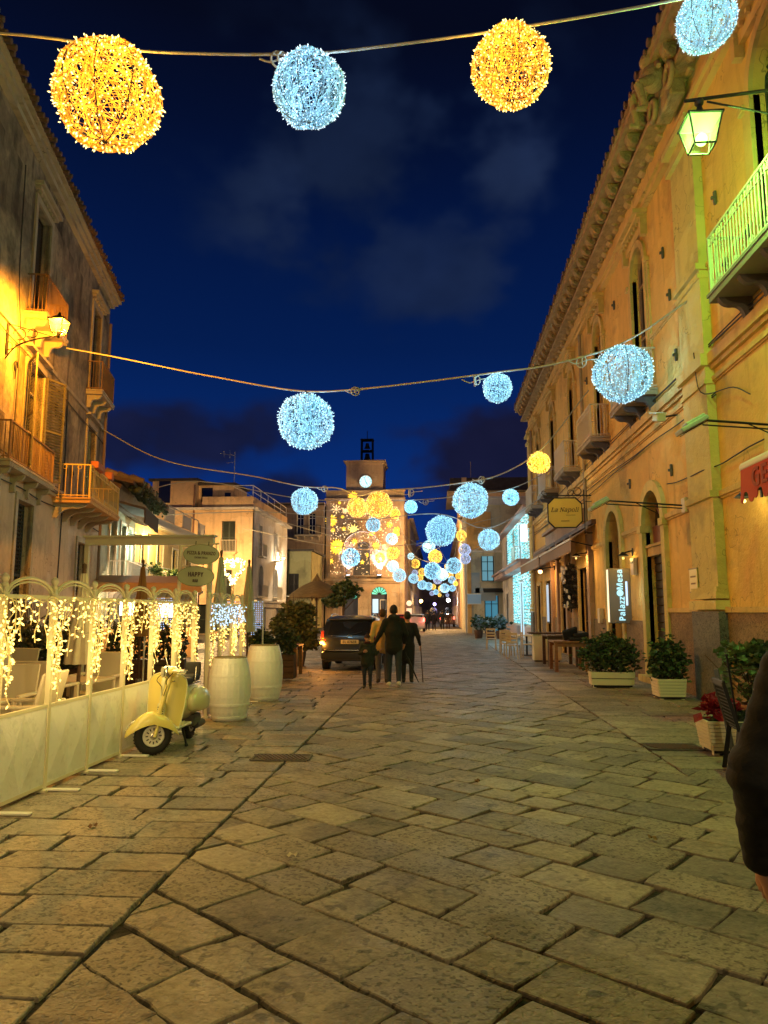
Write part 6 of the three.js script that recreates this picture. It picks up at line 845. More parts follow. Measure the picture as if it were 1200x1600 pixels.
// ================================================================ THINGS ALONG THE PALAZZO
{
  const t = thing('shop_sign', 'yellow octagonal hanging sign lettered La Napoli on a wrought iron bracket', 'sign', [4.12, 4.8, -24]);
  const oct = (w, h, c) => poly([[-w + c, -h], [w - c, -h], [w, -h + c], [w, h - c], [w - c, h], [-w + c, h], [-w, h - c], [-w, -h + c]]);
  mesh('board', M([extr(oct(.54, .48, .2), .04, -.02)]), mat(.66, .56, .12, .5), t); const o = oct(.56, .5, .205); o.holes.push(new THREE.Path(oct(.525, .465, .195).getPoints())); mesh('rim', M([extr(o, .06, -.03)]), K.iron, t);
  mesh('lettering', [M([text('La Napoli', .14, .006, SERIF)]).applyMatrix4(new THREE.Matrix4().set(1, .3, 0, 0, 0, 1, 0, 0, 0, 0, 1, 0, 0, 0, 0, 1)).translate(0, .08, .021), box(.26, .022, .004, .0, -.27, .023), box(.3, .012, .004, .18, -.08, .023)], K.iron, t);
  mesh('bracket', [bar([-.62, .56, 0], [.86, .56, 0], .02, 6), bar([.62, .75, 0], [.62, -.7, 0], .02, 6), bar([.66, .36, 0], [.86, .36, 0], .015, 5), bar([.62, -.66, 0], [.86, -.66, 0], .018, 5), bar([.54, .3, 0], [.62, .3, 0], .012, 5), bar([.54, -.3, 0], [.62, -.3, 0], .012, 5), put(new THREE.TorusGeometry(.12, .014, 5, 14), .42, .7, 0), put(new THREE.TorusGeometry(.09, .012, 5, 14), .2, .66, 0), tube([[-.62, .56, 0], [-.72, .62, 0], [-.7, .72, 0], [-.6, .7, 0]], .014, 5)], K.iron, t);
}
{
  const t = thing('vertical_sign', 'grey vertical light box with glowing letters Palazzo Mesa beside a dark doorway', 'sign', [4.72, 2.03, -19.75]); mesh('case', [rbox(.56, 1.42, .16, .015)], mat(.2, .17, .15, .5), t); mesh('edge_light', [box(.03, 1.36, .12, -.285, 0, 0)], glow(1, .8, .5, 1.1), t); mesh('arm', [box(.1, .06, .06, .23, .6, -.1), box(.1, .06, .06, .23, -.6, -.1)], K.iron, t);
  const gl = glow(.45, .85, 1, .95), rot = (g, x, y) => g.rotateZ(Math.PI / 2).translate(x, y, .081);
  mesh('lit_lettering', M([rot(text('Palazz', .155, .012), .03, -.33), put(new THREE.CylinderGeometry(.085, .085, .012, 24).rotateX(Math.PI / 2), .0, .07, .088), rot(text('Mesa', .155, .012), .0, .42)]), gl, t); mesh('lit_line', [box(.05, .62, .01, .17, .06, .085)], glow(.5, .7, 1, 1.2), t);
  const l = new THREE.PointLight(C(.6, .95, 1), .35, 10, 2); l.position.set(-.1, 0, 1.1); l.castShadow = true; t.add(l);
}
for (const [z0, z1, l] of [[-23.6, -30.8, 'brown scalloped shop awning under the balconies, nearer one'], [-31.1, -38, 'brown scalloped shop awning further along the palazzo']]) {
  const t = thing('shop_awning', l, 'awning', [5, 0, 0]), L = z0 - z1, zc = (z0 + z1) / 2, w = .8; const a = Math.atan2(.5, w);
  mesh('canopy', [box(Math.hypot(.5, w), .02, L, -w / 2, 4.15, zc, 0, 0, a)], K.awning, t); mesh('front_bar', [box(.06, .06, L + .04, -w, 3.9, zc)], K.frameWhite, t); mesh('cassette', [box(.16, .14, L + .1, -.06, 4.46, zc)], K.woodDark, t);
  const s = new THREE.Shape(); s.moveTo(0, .42); s.lineTo(L, .42); s.lineTo(L, .1); const n = Math.round(L / .3); for (let i = n; i > 0; i--) s.quadraticCurveTo((i - .5) * L / n, -.06, (i - 1) * L / n, .1); s.closePath(); const g = extr(s, .012, 0, 0, 5); g.rotateY(Math.PI / 2); mesh('valance', M([g]).translate(-w, 3.46, z0), K.awning, t); for (const z of [z0 - .3, z1 + .3]) mesh('arm', [bar([-.02, 3.7, z], [-w, 3.88, z], .02, 5)], K.iron, t);
}
{
  const t = thing('gelateria_awning', 'orange-red awning valance with letters GE on a cream roller box at the right edge', 'awning', [4.02, 3.42, -9.85]); // front edge runs towards the viewer
  mesh('front_bar', [rbox(.13, .12, 3.4, .05, 0, .06, 1.7)], K.cream, t); mesh('canopy', [box(1.05, .02, 3.34, .49, .24, 1.7, 0, 0, .34)], K.awningRed, t); mesh('arm', [bar([.95, -.05, .2], [0, .04, .2], .02, 5), bar([.95, -.05, 3], [0, .04, 3], .02, 5)], K.frameWhite, t); mesh('cassette', [box(.14, .16, 3.4, .91, .46, 1.7)], K.cream, t);
  const s = new THREE.Shape(); s.moveTo(.06, .42); s.lineTo(3.34, .42); s.lineTo(3.34, .02); for (let x = 3.34; x > .4; x -= .42) { s.bezierCurveTo(x - .05, -.06, x - .15, -.05, x - .16, .07); s.bezierCurveTo(x - .17, .14, x - .3, .14, x - .31, .06); s.bezierCurveTo(x - .32, -.01, x - .38, -.01, x - .42, .02); } s.lineTo(.06, -.02); s.closePath(); const g = extr(s, .012, 0, 0, 6); g.rotateY(-Math.PI / 2); mesh('valance', M([g]).translate(-.045, -.4, 0), K.awningRed, t);
  mesh('lettering', M([text('GE', .24, .012)]).scale(1.1, 1, 1).rotateY(-Math.PI / 2).translate(-.058, -.14, .62), mat(.3, .05, .03, .8), t);
}
{
  const t = thing('wall_garland', 'dark hanging wall garland dotted with pale ornaments among the shop fronts', 'garland', [4.86, 0, -27.4]); stuff(mesh('foliage', leaves(500, (r) => [(r() - .5) * .3, 1.75 + r() * 1.5, (r() - .5) * (1.7 - Math.abs(r() - .5))], .16, 88), leafM(.025, .022, .018), t)); const r = rng(12); for (let i = 0; i < 16; i++) mesh('ornament', [rbox(.06, .1 + r() * .14, .1 + r() * .1, .02, -.2 - r() * .06, 1.75 + r() * 1.5, (r() - .5) * 1.3, r(), 0, 0)], mat(.7, .62, .5, .6), t); mesh('rod', [bar([-.05, 1.6, 0], [-.05, 3.4, 0], .03, 6)], K.woodBlack, t);
  const m = thing('standing_mirror', 'tall narrow mirror panel at the shop wall, its blue reflection put in as glow', 'mirror', [4.83, 0, -33]); mesh('frame', [rbox(.06, 1.75, .75, .02, 0, 2.0, 0)], K.woodBlack, m); mesh('glowing_face', [box(.02, 1.6, .6, -.03, 2.0, 0)], glow(.45, .65, .9, .55), m);  // mirror face glows by itself in place of a blue reflection
  const q = thing('notice_plaque', 'yellowed enamel plaque with two dark lines on the palazzo pilaster', 'plaque', [4.82, 2.2, -14.35]); mesh('board', [rbox(.02, .42, .42, .008)], mat(.75, .6, .2, .5), q); mesh('line', [box(.004, .03, .28, -.012, .07, 0), box(.004, .03, .24, -.012, -.06, 0)], mat(.25, .14, .03, .7), q); mesh('edge', [box(.026, .02, .46, 0, .22, 0), box(.026, .02, .46, 0, -.22, 0)], K.slab, q);
  const w = thing('letter_box', 'small pale letter box on the pier left of the roller shutter', 'letter box', [4.93, 2.75, -19.0]); mesh('box', [rbox(.1, .42, .3, .015)], mat(.42, .3, .2, .5), w); mesh('flap', [box(.012, .05, .24, -.055, .1, 0)], K.iron, w);
  const s = thing('menu_stand', 'dark menu stand with a yellow-green octagonal sign at the right edge', 'sign', [4.55, 0, -10.05]); mesh('board', [rbox(.62, 1.35, .05, .01, .1, .75, 0)], K.woodDark, s); mesh('disc', M([extr(poly(Array.from({ length: 8 }, (_, i) => [.17 * Math.cos(i * Math.PI / 4 + .39) + .02, 1.2 + .2 * Math.sin(i * Math.PI / 4 + .39)])), .02, .026)]), mat(.6, .66, .1, .5), s); mesh('line', [box(.2, .02, .004, .02, 1.27, .049), box(.22, .02, .004, .02, 1.2, .049), box(.18, .02, .004, .02, 1.13, .049)], K.iron, s);
  const o = thing('barrier_post', 'leaning grey-blue post in front of the poinsettia planter', 'post', [3.12, 0, -8.5]); mesh('post', [beam([.06, 0, 0], [-.06, .98, -.06], .075, .045)], mat(.14, .15, .17, .5), o); mesh('foot', [rbox(.16, .02, .16, .006, .06, .01, 0)], K.iron, o);
  const k = thing('plant_stake', 'thin black stake standing beside the leaning grey post', 'stake', [3.24, 0, -8.55]); mesh('rod', [bar([.05, 0, 0], [-.06, 1.12, 0], .011, 6), bar([-.11, .95, 0], [0, .95, 0], .008, 5), ball(.02, -.06, 1.13, 0, 8)], K.iron, k);
}
{ // black woven chair
  const t = thing('woven_chair', 'black woven plastic chair turned to the wall beside the poinsettia planter', 'chair', [3.2, 0, -7.95], Math.PI / 2 - .12), m = mat(.008, .008, .0085, .6);
  mesh('seat', [rbox(.46, .035, .46, .014, 0, .44, .02), box(.44, .06, .02, 0, .41, .24)], m, t); for (const s of [-1, 1]) { mesh('leg', [beam([s * .2, .44, .22], [s * .22, 0, .25], .042, .042)], m, t); mesh('leg', [beam([s * .2, .44, -.2], [s * .22, 0, -.27], .045, .045)], m, t); mesh('back_post', [beam([s * .21, .43, -.21], [s * .19, .9, -.33], .04, .035)], m, t); }
  mesh('top_rail', [rbox(.44, .07, .035, .015, 0, .89, -.328)], m, t); const wv = []; for (let i = 0; i < 9; i++) wv.push(bar([-.18 + i * .045, .46, -.22], [-.17 + i * .0425, .87, -.325], .009, 4)); for (let i = 0; i < 22; i++) { const y = .48 + i * .0185; wv.push(box(.39, .012, .006, 0, y, -.222 - (y - .46) * .25 + (i % 2 ? .012 : -.004))); } mesh('woven_back', wv, m, t);
}
{ // tables and chairs further on, right side
  const tb = (name, l, x, z, w, d, h, m) => { const t = thing(name, l, 'table', [x, 0, z]); for (let i = 0; i < 4; i++) mesh('plank', [rbox(w / 4 - .01, .045, d, .008, -w / 2 + (i + .5) * w / 4, h, 0)], m, t); for (const sx of [-1, 1]) for (const sz of [-1, 1]) mesh('leg', [box(.09, h - .03, .09, sx * (w / 2 - .07), (h - .03) / 2, sz * (d / 2 - .07))], m, t); mesh('apron', [box(w - .2, .1, .03, 0, h - .08, d / 2 - .07), box(w - .2, .1, .03, 0, h - .08, -d / 2 + .07)], m, t); return t; };
  tb('wooden_table', 'brown wooden table nearest the dense round shrub on the right', 3.6, -21.2, .95, 1.1, .8, K.woodWarm); tb('wooden_table', 'brown wooden table behind the nearer one on the right', 3.7, -23.2, .95, 1.3, .9, K.woodDark); tb('wooden_table', 'orange-brown wooden table at the end of the trough left of the parked car', -3.95, -19.1, .8, .9, .76, K.woodWarm);
  const cu = thing('folded_cushions', 'pile of black cushions on the brown table', 'cushions', [3.82, .823, -21.1]); mesh('cushion', [rbox(.5, .12, .5, .05, 0, .06, 0)], K.black, cu); mesh('cushion', [rbox(.46, .12, .48, .05, .04, .18, .02, .1, .3, .05)], K.black, cu); mesh('cushion', [rbox(.44, .3, .1, .04, -.2, .2, .2, .4, .3, .2)], K.black, cu);
  const scr = thing('cream_cabinet', 'cream cabinet panel standing between the right-hand tables', 'cabinet', [3.55, 0, -25]); mesh('body', [rbox(.9, .85, .4, .02, 0, .47, 0)], K.cream, scr); mesh('top', [rbox(1.6, .05, .6, .01, .2, .93, 0)], K.woodDark, scr); mesh('door', [rbox(.42, .7, .02, .006, -.22, .47, .205), rbox(.42, .7, .02, .006, .22, .47, .205)], K.cream, scr); mesh('foot', [box(.8, .05, .3, 0, .024, 0)], K.woodDark, scr);
  const ch = (l, x, z, a) => { const t = thing('bistro_chair', l, 'chair', [x, 0, z], a), m = mat(.55, .42, .24, .5); mesh('seat', [rbox(.42, .035, .42, .012, 0, .46, 0)], m, t); for (const sx of [-1, 1]) { mesh('leg', [bar([sx * .18, .45, .18], [sx * .2, 0, .2], .02, 6)], m, t); mesh('leg', [bar([sx * .18, .9, -.22], [sx * .2, 0, -.2], .02, 6)], m, t); } mesh('backrest', [rbox(.38, .08, .025, .01, 0, .86, -.22), rbox(.38, .06, .025, .01, 0, .7, -.215), rbox(.38, .06, .025, .01, 0, .58, -.21)], m, t); };
  [[2.6, -26.4, 2.8, 'slim wooden chair facing the street, front right row'], [2.55, -28, .2, 'slim wooden chair with its back to the viewer, second in the right row'], [3.2, -27.2, 1.6, 'slim wooden chair turned sideways between the right-hand tables'], [2.7, -30.6, 2.9, 'slim wooden chair furthest along the right row'], [2.3, -33, 0, 'lone slim wooden chair near the blue-lit front']].forEach(([x, z, a, l]) => ch(l, x, z, a));
  const bt = thing('bistro_table', 'small square cream table among the slim wooden chairs on the right', 'table', [3.3, 0, -28.4]); mesh('tabletop', [rbox(.7, .04, .7, .01, 0, .74, 0)], K.cream, bt); mesh('leg', [bar([0, 0, 0], [0, .73, 0], .035, 8)], K.iron, bt); mesh('base', [cyl(.22, .2, .03, 0, .016, 0, 16)], K.iron, bt);
  const ps = thing('street_sign', 'pale blue street sign panel on a tall thin pole at the lane corner', 'sign', [2.12, 0, -57.2]); mesh('pole', [bar([0, 0, 0], [0, 6.2, 0], .07, 8)], mat(.5, .46, .4, .6), ps); mesh('panel', [rbox(1.05, .72, .05, .02, .62, 2.62, .1)], mat(.3, .5, .8, .5), ps); mesh('frame', [box(1.1, .05, .06, .62, 3.0, .1), box(1.1, .05, .06, .62, 2.24, .1)], K.whiteMetal, ps);
  const bb = thing('menu_lectern', 'bright little menu case on a stand by the clock building', 'sign', [-2.75, 0, -70]); mesh('pole', [bar([0, 0, 0], [0, 1.2, 0], .05, 6)], K.iron, bb); mesh('glowing_face', [box(.5, .8, .06, 0, 1.6, 0)], glow(1, .62, .4, 1), bb); mesh('lamp_globe', [ball(.26, 0, 2.45, 0, 12)], glow(1, .7, .45, 1.1), bb);
}
{ // lit fronts at the back of the terrace
  const t = thing('lit_awning', 'white-lit restaurant awning and counter glowing at the back of the terrace', 'awning', [-10.4, 0, -26], .35); mesh('canopy', [box(3.6, .05, 1.2, 0, 2.75, .4, .25), box(3.6, .3, .03, 0, 2.45, .98)], mat(.5, .28, .12, .8), t); for (const x of [-1.2, .1, 1.2]) mesh('strip_light', [box(.8, .05, .1, x, 2.52, .5)], glow(1, .9, .72, 8), t); for (const x of [-1.7, 1.7]) mesh('post', [bar([x, 0, .9], [x, 2.6, .9], .04, 6)], K.woodDark, t); mesh('lit_menu_board', [box(.7, .5, .05, -.6, 1.75, .3), box(.5, .55, .05, .6, 1.7, .3)], glow(.85, .92, 1, 1.7), t); mesh('counter', [rbox(3.2, 1.05, .5, .03, 0, .53, .1)], K.orange, t);
  for (const x of [-1.1, 1.1]) { const l = new THREE.PointLight(C(1, .72, .38), 16, 30, 2); l.position.set(x, 2.3, .9); l.castShadow = true; t.add(l); }
  const h = thing('light_wreath', 'glowing heart-shaped wreath of warm lights between the closed parasols', 'light wreath', [-5.5, 2.75, -19.5]); const P = []; for (let i = 0; i < 40; i++) { const a = i / 40 * 6.283; P.push([.022 * 16 * Math.sin(a) ** 3 * .8, .022 * (13 * Math.cos(a) - 5 * Math.cos(2 * a) - 2 * Math.cos(3 * a) - Math.cos(4 * a)), 0]); } const r = rng(3); mesh('frame', [tube(P, .035, 6, 80, true), bar([0, -.36, 0], [0, -2.75, 0], .03, 6)], mat(.4, .3, .15, .7), h); stuff(mesh('light_bulbs', Array.from({ length: 150 }, (_, i) => { const p = P[i % 40]; return put(new THREE.OctahedronGeometry(.02), p[0] + (r() - .5) * .13, p[1] + (r() - .5) * .13, .02 + r() * .05); }), glow(1, .72, .3, 6), h)); const l = new THREE.PointLight(C(1, .7, .3), 4, 12, 2); l.position.z = .3; l.castShadow = true; h.add(l);
}

// ================================================================ PEOPLE
function surfaceNet(f, lo, hi, c) {                   // meshes f = 0 on a grid of cells c
  const n = [0, 1, 2].map((k) => Math.ceil((hi[k] - lo[k]) / c) + 1), [nx, ny, nz] = n, F = new Float32Array(nx * ny * nz), id = (i, j, k) => (k * ny + j) * nx + i;
  for (let k = 0; k < nz; k++) for (let j = 0; j < ny; j++) for (let i = 0; i < nx; i++) F[id(i, j, k)] = f(lo[0] + i * c, lo[1] + j * c, lo[2] + k * c);
  const vi = new Int32Array(nx * ny * nz).fill(-1), P = [], I = [];
  for (let k = 0; k < nz - 1; k++) for (let j = 0; j < ny - 1; j++) for (let i = 0; i < nx - 1; i++) {
    let s = [0, 0, 0], m = 0, neg = 0; const v = (a, b, d) => F[id(i + a, j + b, k + d)];
    for (let q = 0; q < 8; q++) if (v(q & 1, q >> 1 & 1, q >> 2) < 0) neg++; if (!neg || neg === 8) continue;
    for (let ax = 0; ax < 3; ax++) for (let q = 0; q < 4; q++) { const a = [0, 0, 0]; a[(ax + 1) % 3] = q & 1; a[(ax + 2) % 3] = q >> 1; const b = [...a]; b[ax] = 1; const u = v(...a), w = v(...b); if ((u < 0) !== (w < 0)) { const t = u / (u - w); for (let d = 0; d < 3; d++) s[d] += mix(a[d], b[d], t); m++; } }
    vi[id(i, j, k)] = P.length / 3; P.push(lo[0] + (i + s[0] / m) * c, lo[1] + (j + s[1] / m) * c, lo[2] + (k + s[2] / m) * c);
  }
  const st = [1, nx, nx * ny];
  for (let k = 1; k < nz - 1; k++) for (let j = 1; j < ny - 1; j++) for (let i = 1; i < nx - 1; i++) { const o = id(i, j, k); for (let ax = 0; ax < 3; ax++) { const a = F[o] < 0, b = F[o + st[ax]] < 0; if (a === b) continue; const u = st[(ax + 1) % 3], w = st[(ax + 2) % 3], q = [vi[o], vi[o - u], vi[o - u - w], vi[o - w]]; if (q.some((x) => x < 0)) continue; a ? I.push(q[0], q[1], q[2], q[0], q[2], q[3]) : I.push(q[0], q[2], q[1], q[0], q[3], q[2]); } }
  const g = new THREE.BufferGeometry(); g.setAttribute('position', new THREE.Float32BufferAttribute(P, 3)); g.setIndex(I); g.computeVertexNormals(); return g;
}
const smin = (a, b, k) => { const h = Math.max(k - Math.abs(a - b), 0) / k; return Math.min(a, b) - h * h * k * .25; };
function boneField(bones, k) { // bone: {a, b, ra, rb, c, sx, sz}
  const pre = bones.map((o) => ({ ...o, d: [o.b[0] - o.a[0], o.b[1] - o.a[1], o.b[2] - o.a[2]] })); for (const o of pre) o.l = o.d[0] ** 2 + o.d[1] ** 2 + o.d[2] ** 2 || 1e-9;
  const dist = (o, x, y, z) => { const px = x - o.a[0], py = y - o.a[1], pz = z - o.a[2], t = clamp((px * o.d[0] + py * o.d[1] + pz * o.d[2]) / o.l), ux = (px - o.d[0] * t) / (o.sx ?? 1), uy = py - o.d[1] * t, uz = (pz - o.d[2] * t) / (o.sz ?? 1); return Math.sqrt(ux * ux + uy * uy + uz * uz) - mix(o.ra, o.rb, t); };
  return { f: (x, y, z) => { let s = 9; for (const o of pre) s = smin(s, dist(o, x, y, z), o.k ?? k); return s; }, color: (x, y, z) => { let m = 9, c = pre[0].c; for (const o of pre) { const d = dist(o, x, y, z) - (o.pri ?? 0); if (d < m) { m = d; c = o.c; } } return c; } };
}
function bodyMesh(bones, cell, k, extra = [], quilt = 0) {
  const lo = [9, 9, 9], hi = [-9, -9, -9]; for (const o of bones) for (const [p, r] of [[o.a, o.ra], [o.b, o.rb]]) for (let d = 0; d < 3; d++) { const q = r * Math.max(1, o.sx ?? 1, o.sz ?? 1) + .04; lo[d] = Math.min(lo[d], p[d] - q); hi[d] = Math.max(hi[d], p[d] + q); }
  const B = boneField(bones, k), f0 = B.f; if (quilt) B.f = (x, y, z) => f0(x, y, z) + (y > .8 ? quilt * Math.abs(Math.sin(y * 52 + x * 6)) ** .5 + .008 * (vn3(x * 22 + 40, y * 22, z * 22 + 40) - .5) : 0); const g = surfaceNet(B.f, lo, hi, cell), p = g.attributes.position, col = new Float32Array(p.count * 3); for (let i = 0; i < p.count; i++) col.set(B.color(p.getX(i), p.getY(i), p.getZ(i)), i * 3); g.setAttribute('color', new THREE.BufferAttribute(col, 3));
  const list = [g.toNonIndexed(), ...extra]; const out = mergeGeometries(list.map((q) => { for (const n of Object.keys(q.attributes)) if (!['position', 'normal', 'color'].includes(n)) q.deleteAttribute(n); return q; })); return boxUV(out);
}
const SKIN = [.5, .28, .19];
function handGeo(side, curl) { // wrist at 0,0,0, fingers down -y, palm facing -x*side ; thumb forward (+z)
  const S = SKIN, b = [{ a: [0, 0, 0], b: [0, -.03, 0], ra: .026, rb: .03, c: S, sx: .75 }, { a: [0, -.04, .012], b: [0, -.085, .022], ra: .028, rb: .02, c: S, sx: .6 }, { a: [0, -.04, -.012], b: [0, -.085, -.024], ra: .028, rb: .018, c: S, sx: .6 }];
  [[.03, .075, .0092], [.01, .085, .0095], [-.011, .078, .0092], [-.03, .062, .008]].forEach(([z, L, r], i) => { let p = [0, -.085, z], a = curl * .5; for (let k = 0; k < 3; k++) { const l = L * [.45, .31, .24][k], q = [p[0] - side * Math.sin(a) * l, p[1] - Math.cos(a) * l, p[2] + (z > 0 ? .004 : -.003)]; b.push({ a: p, b: q, ra: r * (1 - k * .08), rb: r * (.93 - k * .08), c: S, k: .006 }); p = q; a += curl; } void i; });
  b.push({ a: [0, -.03, .022], b: [-side * .012, -.062, .05], ra: .016, rb: .0125, c: S }, { a: [-side * .012, -.062, .05], b: [-side * .022, -.09, .056], ra: .0115, rb: .01, c: S }, { a: [-side * .022, -.09, .056], b: [-side * .03, -.112, .05], ra: .01, rb: .0085, c: S });
  return bodyMesh(b, .0045, .01);
}
const HANDS = { 1: handGeo(1, .45), '-1': handGeo(-1, .45) };
const bodyMat = mat(1, 1, 1, .85, { vertexColors: true, bumpMap: grain, bumpScale: .004 });
function person(label, pos, turn, o) {
  const s = (o.h ?? 1.72) / 1.75, t = thing('person', label, 'person', pos, turn), T = o.top, L = o.legs, S = SKIN, SH = o.shoes ?? [.05, .04, .035], f = o.fat ?? 1, af = o.armFat ?? 1;
  const st = o.stride ?? [.12, -.14], dn = Math.max(0, (Math.abs(st[0]) + Math.abs(st[1])) * .05);
  const arms = o.arms ?? [[[.26, 1.14, -.04], [.27, .9, .06]], [[-.26, 1.14, -.04], [-.27, .9, .06]]], sway = o.lean ?? 0, hx = o.headTilt ?? 0;
  const Y = (y) => y - dn, b = [
    { a: [0, Y(.98), 0], b: [0, Y(1.2), sway * .5], ra: .135 * f, rb: .14 * f, c: T, sx: 1.22 }, { a: [0, Y(1.2), sway * .5], b: [0, Y(1.38), sway], ra: .14 * f, rb: .12, c: T, sx: 1.3 },
    { a: [-.14, Y(1.425), sway], b: [.14, Y(1.425), sway], ra: .078, rb: .078, c: T }, { a: [0, Y(1.42), sway], b: [0, Y(1.55), sway + .02], ra: .06, rb: .055, c: o.hood ? T : S },
    { a: [0, Y(.93), 0], b: [0, Y(o.coat ?? .86), 0], ra: .135 * f, rb: .14 * f, c: T, sx: 1.22 },
  ];
  if (o.hood) b.push({ a: [-.06, Y(1.5), sway - .06], b: [.06, Y(1.5), sway - .06], ra: .075, rb: .075, c: T });
  [1, -1].forEach((q, i) => {
    const z = st[i], kz = z * .55 + Math.max(0, z) * .25 + .03, hip = [q * .095, Y(.92), 0], kn = [q * .1, Y(.5) + Math.max(0, -z) * .02, kz], an = [q * .1, .085 + Math.max(0, -z) * .25, z];
    b.push({ a: hip, b: kn, ra: .092 * f, rb: .066, c: L }, { a: kn, b: an, ra: .066, rb: .05, c: L });
    const to = [q * .12, z < -.08 ? .045 : .04, z + .15]; b.push({ a: [an[0], an[1] - .03, an[2] - .03], b: to, ra: .045, rb: .035, c: SH, pri: .006, k: .02 });
    const sh = [q * .185, Y(1.42), sway], [el, wr] = arms[i]; b.push({ a: sh, b: [el[0], Y(el[1]), el[2]], ra: .072 * af, rb: .056 * af, c: T }, { a: [el[0], Y(el[1]), el[2]], b: [wr[0], Y(wr[1]), wr[2]], ra: .056 * af, rb: .04 * af, c: T });
  });
  const hc = [hx, Y(1.645), sway + .03]; b.push({ a: [hc[0], hc[1] + .02, hc[2] - .012], b: [hc[0], hc[1] + .045, hc[2] - .02], ra: .098, rb: .09, c: S, sx: .84 }, { a: [hc[0], hc[1] - .07, hc[2] + .03], b: [hc[0], hc[1] - .03, hc[2] + .025], ra: .055, rb: .066, c: S, sx: .95 });
  const xs = o.cell ?? .014, extra = [];
  if (xs < .02) { const hd = bodyMesh([{ a: [hc[0], hc[1] + .02, hc[2] - .012], b: [hc[0], hc[1] + .045, hc[2] - .02], ra: .1, rb: .092, c: S, sx: .84 }, { a: [hc[0], hc[1] - .085, hc[2] + .035], b: [hc[0], hc[1] - .03, hc[2] + .03], ra: .045, rb: .066, c: S, sx: .95 }, { a: [hc[0], hc[1] + .02, hc[2] + .092], b: [hc[0], hc[1] - .02, hc[2] + .108], ra: .009, rb: .015, c: S }, { a: [hc[0] - .02, hc[1] - .055, hc[2] + .088], b: [hc[0] + .02, hc[1] - .055, hc[2] + .088], ra: .009, rb: .009, c: [.4, .14, .11], pri: .004 }, ...[1, -1].map((q) => ({ a: [hc[0] + q * .086, hc[1] + .015, hc[2] - .012], b: [hc[0] + q * .084, hc[1] - .025, hc[2] - .005], ra: .016, rb: .012, c: S })), ...[1, -1].map((q) => ({ a: [hc[0] + q * .033, hc[1] + .012, hc[2] + .084], b: [hc[0] + q * .034, hc[1] + .012, hc[2] + .085], ra: .011, rb: .011, c: [.03, .02, .015], pri: .004 }))], .006, .02); extra.push(hd); }
  [1, -1].forEach((q, i) => { const [el, wr] = arms[i], g = HANDS[q].clone(), d = V(wr[0] - el[0], wr[1] - el[1], wr[2] - el[2]).normalize(); g.applyQuaternion(new THREE.Quaternion().setFromUnitVectors(V(0, -1, 0), d)); extra.push(g.translate(wr[0] + d.x * .035 / af, Y(wr[1]) + d.y * .035 / af, wr[2] + d.z * .035 / af)); });
  const body = mesh('body', bodyMesh(b, xs, .035, extra, o.quilt ?? .002), bodyMat, t); body.scale.setScalar(s);
  if (o.hair) { const g = surfaceNet((x, y, z) => { const dx = (x - hc[0]) / .088, dy = (y - hc[1] - .035) / .112, dz = (z - hc[2] + .02) / .112; const n = .03 * (vn3(x * 60, y * 40, z * 60) - .5); return Math.max((Math.sqrt(dx * dx + dy * dy + dz * dz) - 1 + n) * .1, (hc[1] - .06 - y) * .8, (z - hc[2] - .05 - (y - hc[1] - .05) * 1.0) * .7); }, [hc[0] - .12, hc[1] - .1, hc[2] - .16], [hc[0] + .12, hc[1] + .18, hc[2] + .14], xs < .02 ? .009 : .02); const m = mesh('hair', boxUV(g.toNonIndexed()), mat(...o.hair, .8), t); m.scale.setScalar(s); }
  if (o.hat) { const hb = mesh('hat', [put(new THREE.SphereGeometry(.108, 16, 9, 0, 6.3, 0, 1.5).scale(.92, 1.05, 1.08), hc[0], hc[1] + .035, hc[2] - .012), put(new THREE.TorusGeometry(.097, .018, 6, 20).scale(.92, 1.08, 1), hc[0], hc[1] + .04, hc[2] - .012, Math.PI / 2), ball(.035, hc[0], hc[1] + .16, hc[2] - .012, 8)], mat(...o.hat, .95), t); hb.scale.setScalar(s); }
  if (o.scarf) { const sc = mesh('scarf', [put(new THREE.TorusGeometry(.075, .035, 8, 18), 0, Y(1.51), sway + .02, Math.PI / 2 - .15)], mat(...o.scarf, .95), t); sc.scale.setScalar(s); }
  return t;
}
const A = Math.PI;
person('man in dark hooded jacket and white shoes walking away hand in hand with a child', [-.98, 0, -16.3], A, { h: 1.74, top: [.009, .011, .01], legs: [.03, .042, .06], shoes: [.7, .68, .6], hood: true, hair: [.015, .012, .01], fat: 1.12, stride: [.1, -.12], arms: [[[.3, 1.16, .0], [.42, .93, .08]], [[-.27, 1.15, .02], [-.25, .96, .14]]] }).rotation.y = A + .12;
person('small child in dark green coat and dark bobble hat looking back beside the man', [-1.52, 0, -15.9], 0, { h: 1.12, top: [.014, .02, .013], legs: [.02, .025, .04], hat: [.03, .012, .014], scarf: [.07, .015, .012], fat: 1.3, stride: [.05, -.07], arms: [[[.28, 1.14, .02], [.38, 1.22, .04]], [[-.25, 1.16, .06], [-.12, 1.2, .2]]] });
person('woman in mustard yellow jacket and grey trousers walking beside the man', [-1.28, 0, -17.0], A + .1, { h: 1.66, top: [.6, .42, .13], legs: [.1, .1, .11], hair: [.06, .03, .015], stride: [-.1, .12], fat: 1.02 });
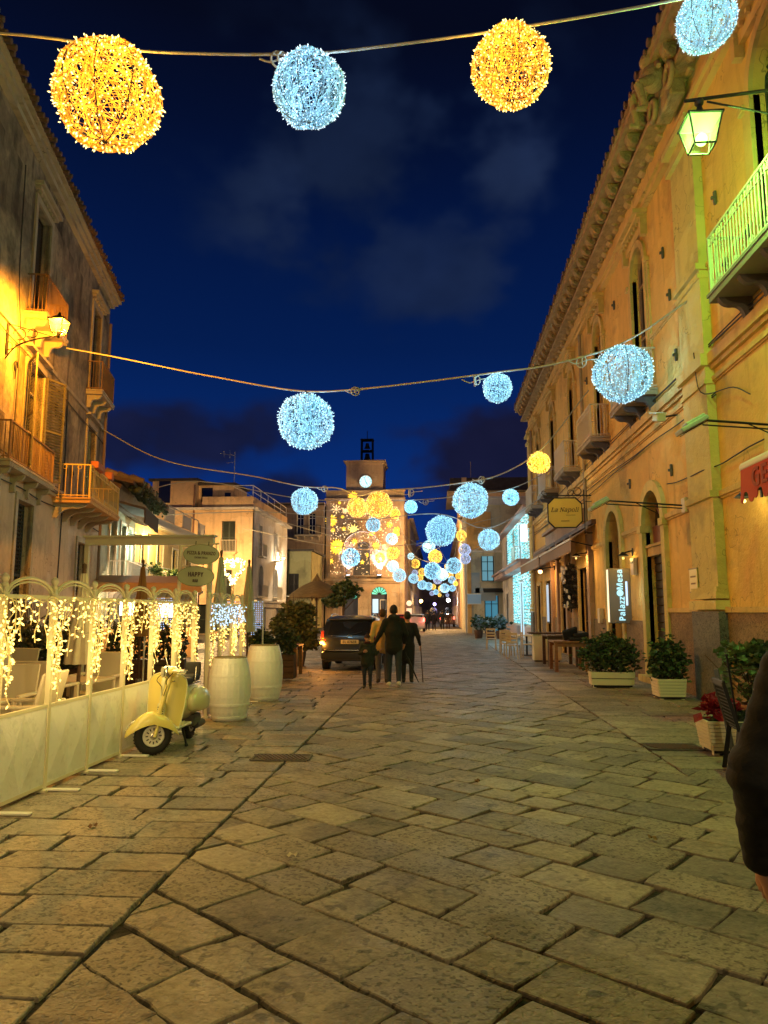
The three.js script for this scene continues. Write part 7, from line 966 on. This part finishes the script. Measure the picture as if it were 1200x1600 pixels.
person('person in black coat with a walking stick half hidden right of the man', [-.72, 0, -17.2], A, { h: 1.6, top: [.012, .012, .014], legs: [.02, .02, .024], coat: .62, hair: [.03, .025, .02], stride: [.06, -.06], lean: .06, arms: [[[.26, 1.14, 0], [.26, .92, .1]], [[-.27, 1.15, .02], [-.31, .95, .16]]] });
{ const t = thing('walking_stick', 'dark walking stick held by the person in the black coat', 'walking stick', [-.42, 0, -17.36]); mesh('shaft', [bar([.05, 0, .02], [0, .84, 0], .012, 6)], K.woodDark, t); mesh('handle', [tube([[0, .84, 0], [-.005, .9, 0], [-.03, .93, 0], [-.07, .9, 0]], .013, 6)], K.woodDark, t); 
  const u = thing('folded_umbrella', 'dark folded umbrella carried low beside the man', 'umbrella', [-.68, 0, -16.3]); mesh('canopy', [bar([0, .62, 0], [.2, .18, .0], .03, 8, .012)], K.black, u); mesh('tip', [bar([.2, .18, 0], [.235, .1, 0], .008, 5), bar([-.05, .74, 0], [0, .62, 0], .012, 6)], K.iron, u); }
for (const [x, z, c, l, h] of [[-.95, -66, [.02, .02, .03], 'dark walker left of a pair at the entrance of the far lane', 1.75], [-.4, -66.5, [.03, .02, .03], 'dark walker right of a pair at the entrance of the far lane', 1.68], [.35, -70, [.015, .018, .03], 'walker in dark coat before the red tail lights of the dark car', 1.76], [.9, -71, [.05, .02, .02], 'walker in brownish coat near the right wall of the lane', 1.7], [-1.5, -92, [.03, .03, .04], 'distant walker deep in the lane on the left', 1.72], [.2, -96, [.04, .03, .03], 'distant walker deep in the lane in the centre', 1.7]]) person(l, [x, 0, z], A, { h, top: c, legs: c.map((q) => q * .9), hair: [.02, .015, .01], cell: .035, coat: .75 });
person('passer-by in black padded jacket cut by the right edge, bare hand hanging down', [1.16, 0, -2.12], A + .05, { h: 1.78, top: [.0025, .0025, .003], legs: [.005, .005, .006], armFat: 1.27, quilt: -.008, hair: [.02, .015, .01], hood: true, fat: 1.22, cell: .012, stride: [.16, -.18], arms: [[[.3, 1.17, .0], [.262, .94, .1]], [[-.29, 1.14, -.03], [-.29, .9, .02]]] });

renderer.render(scene, camera);
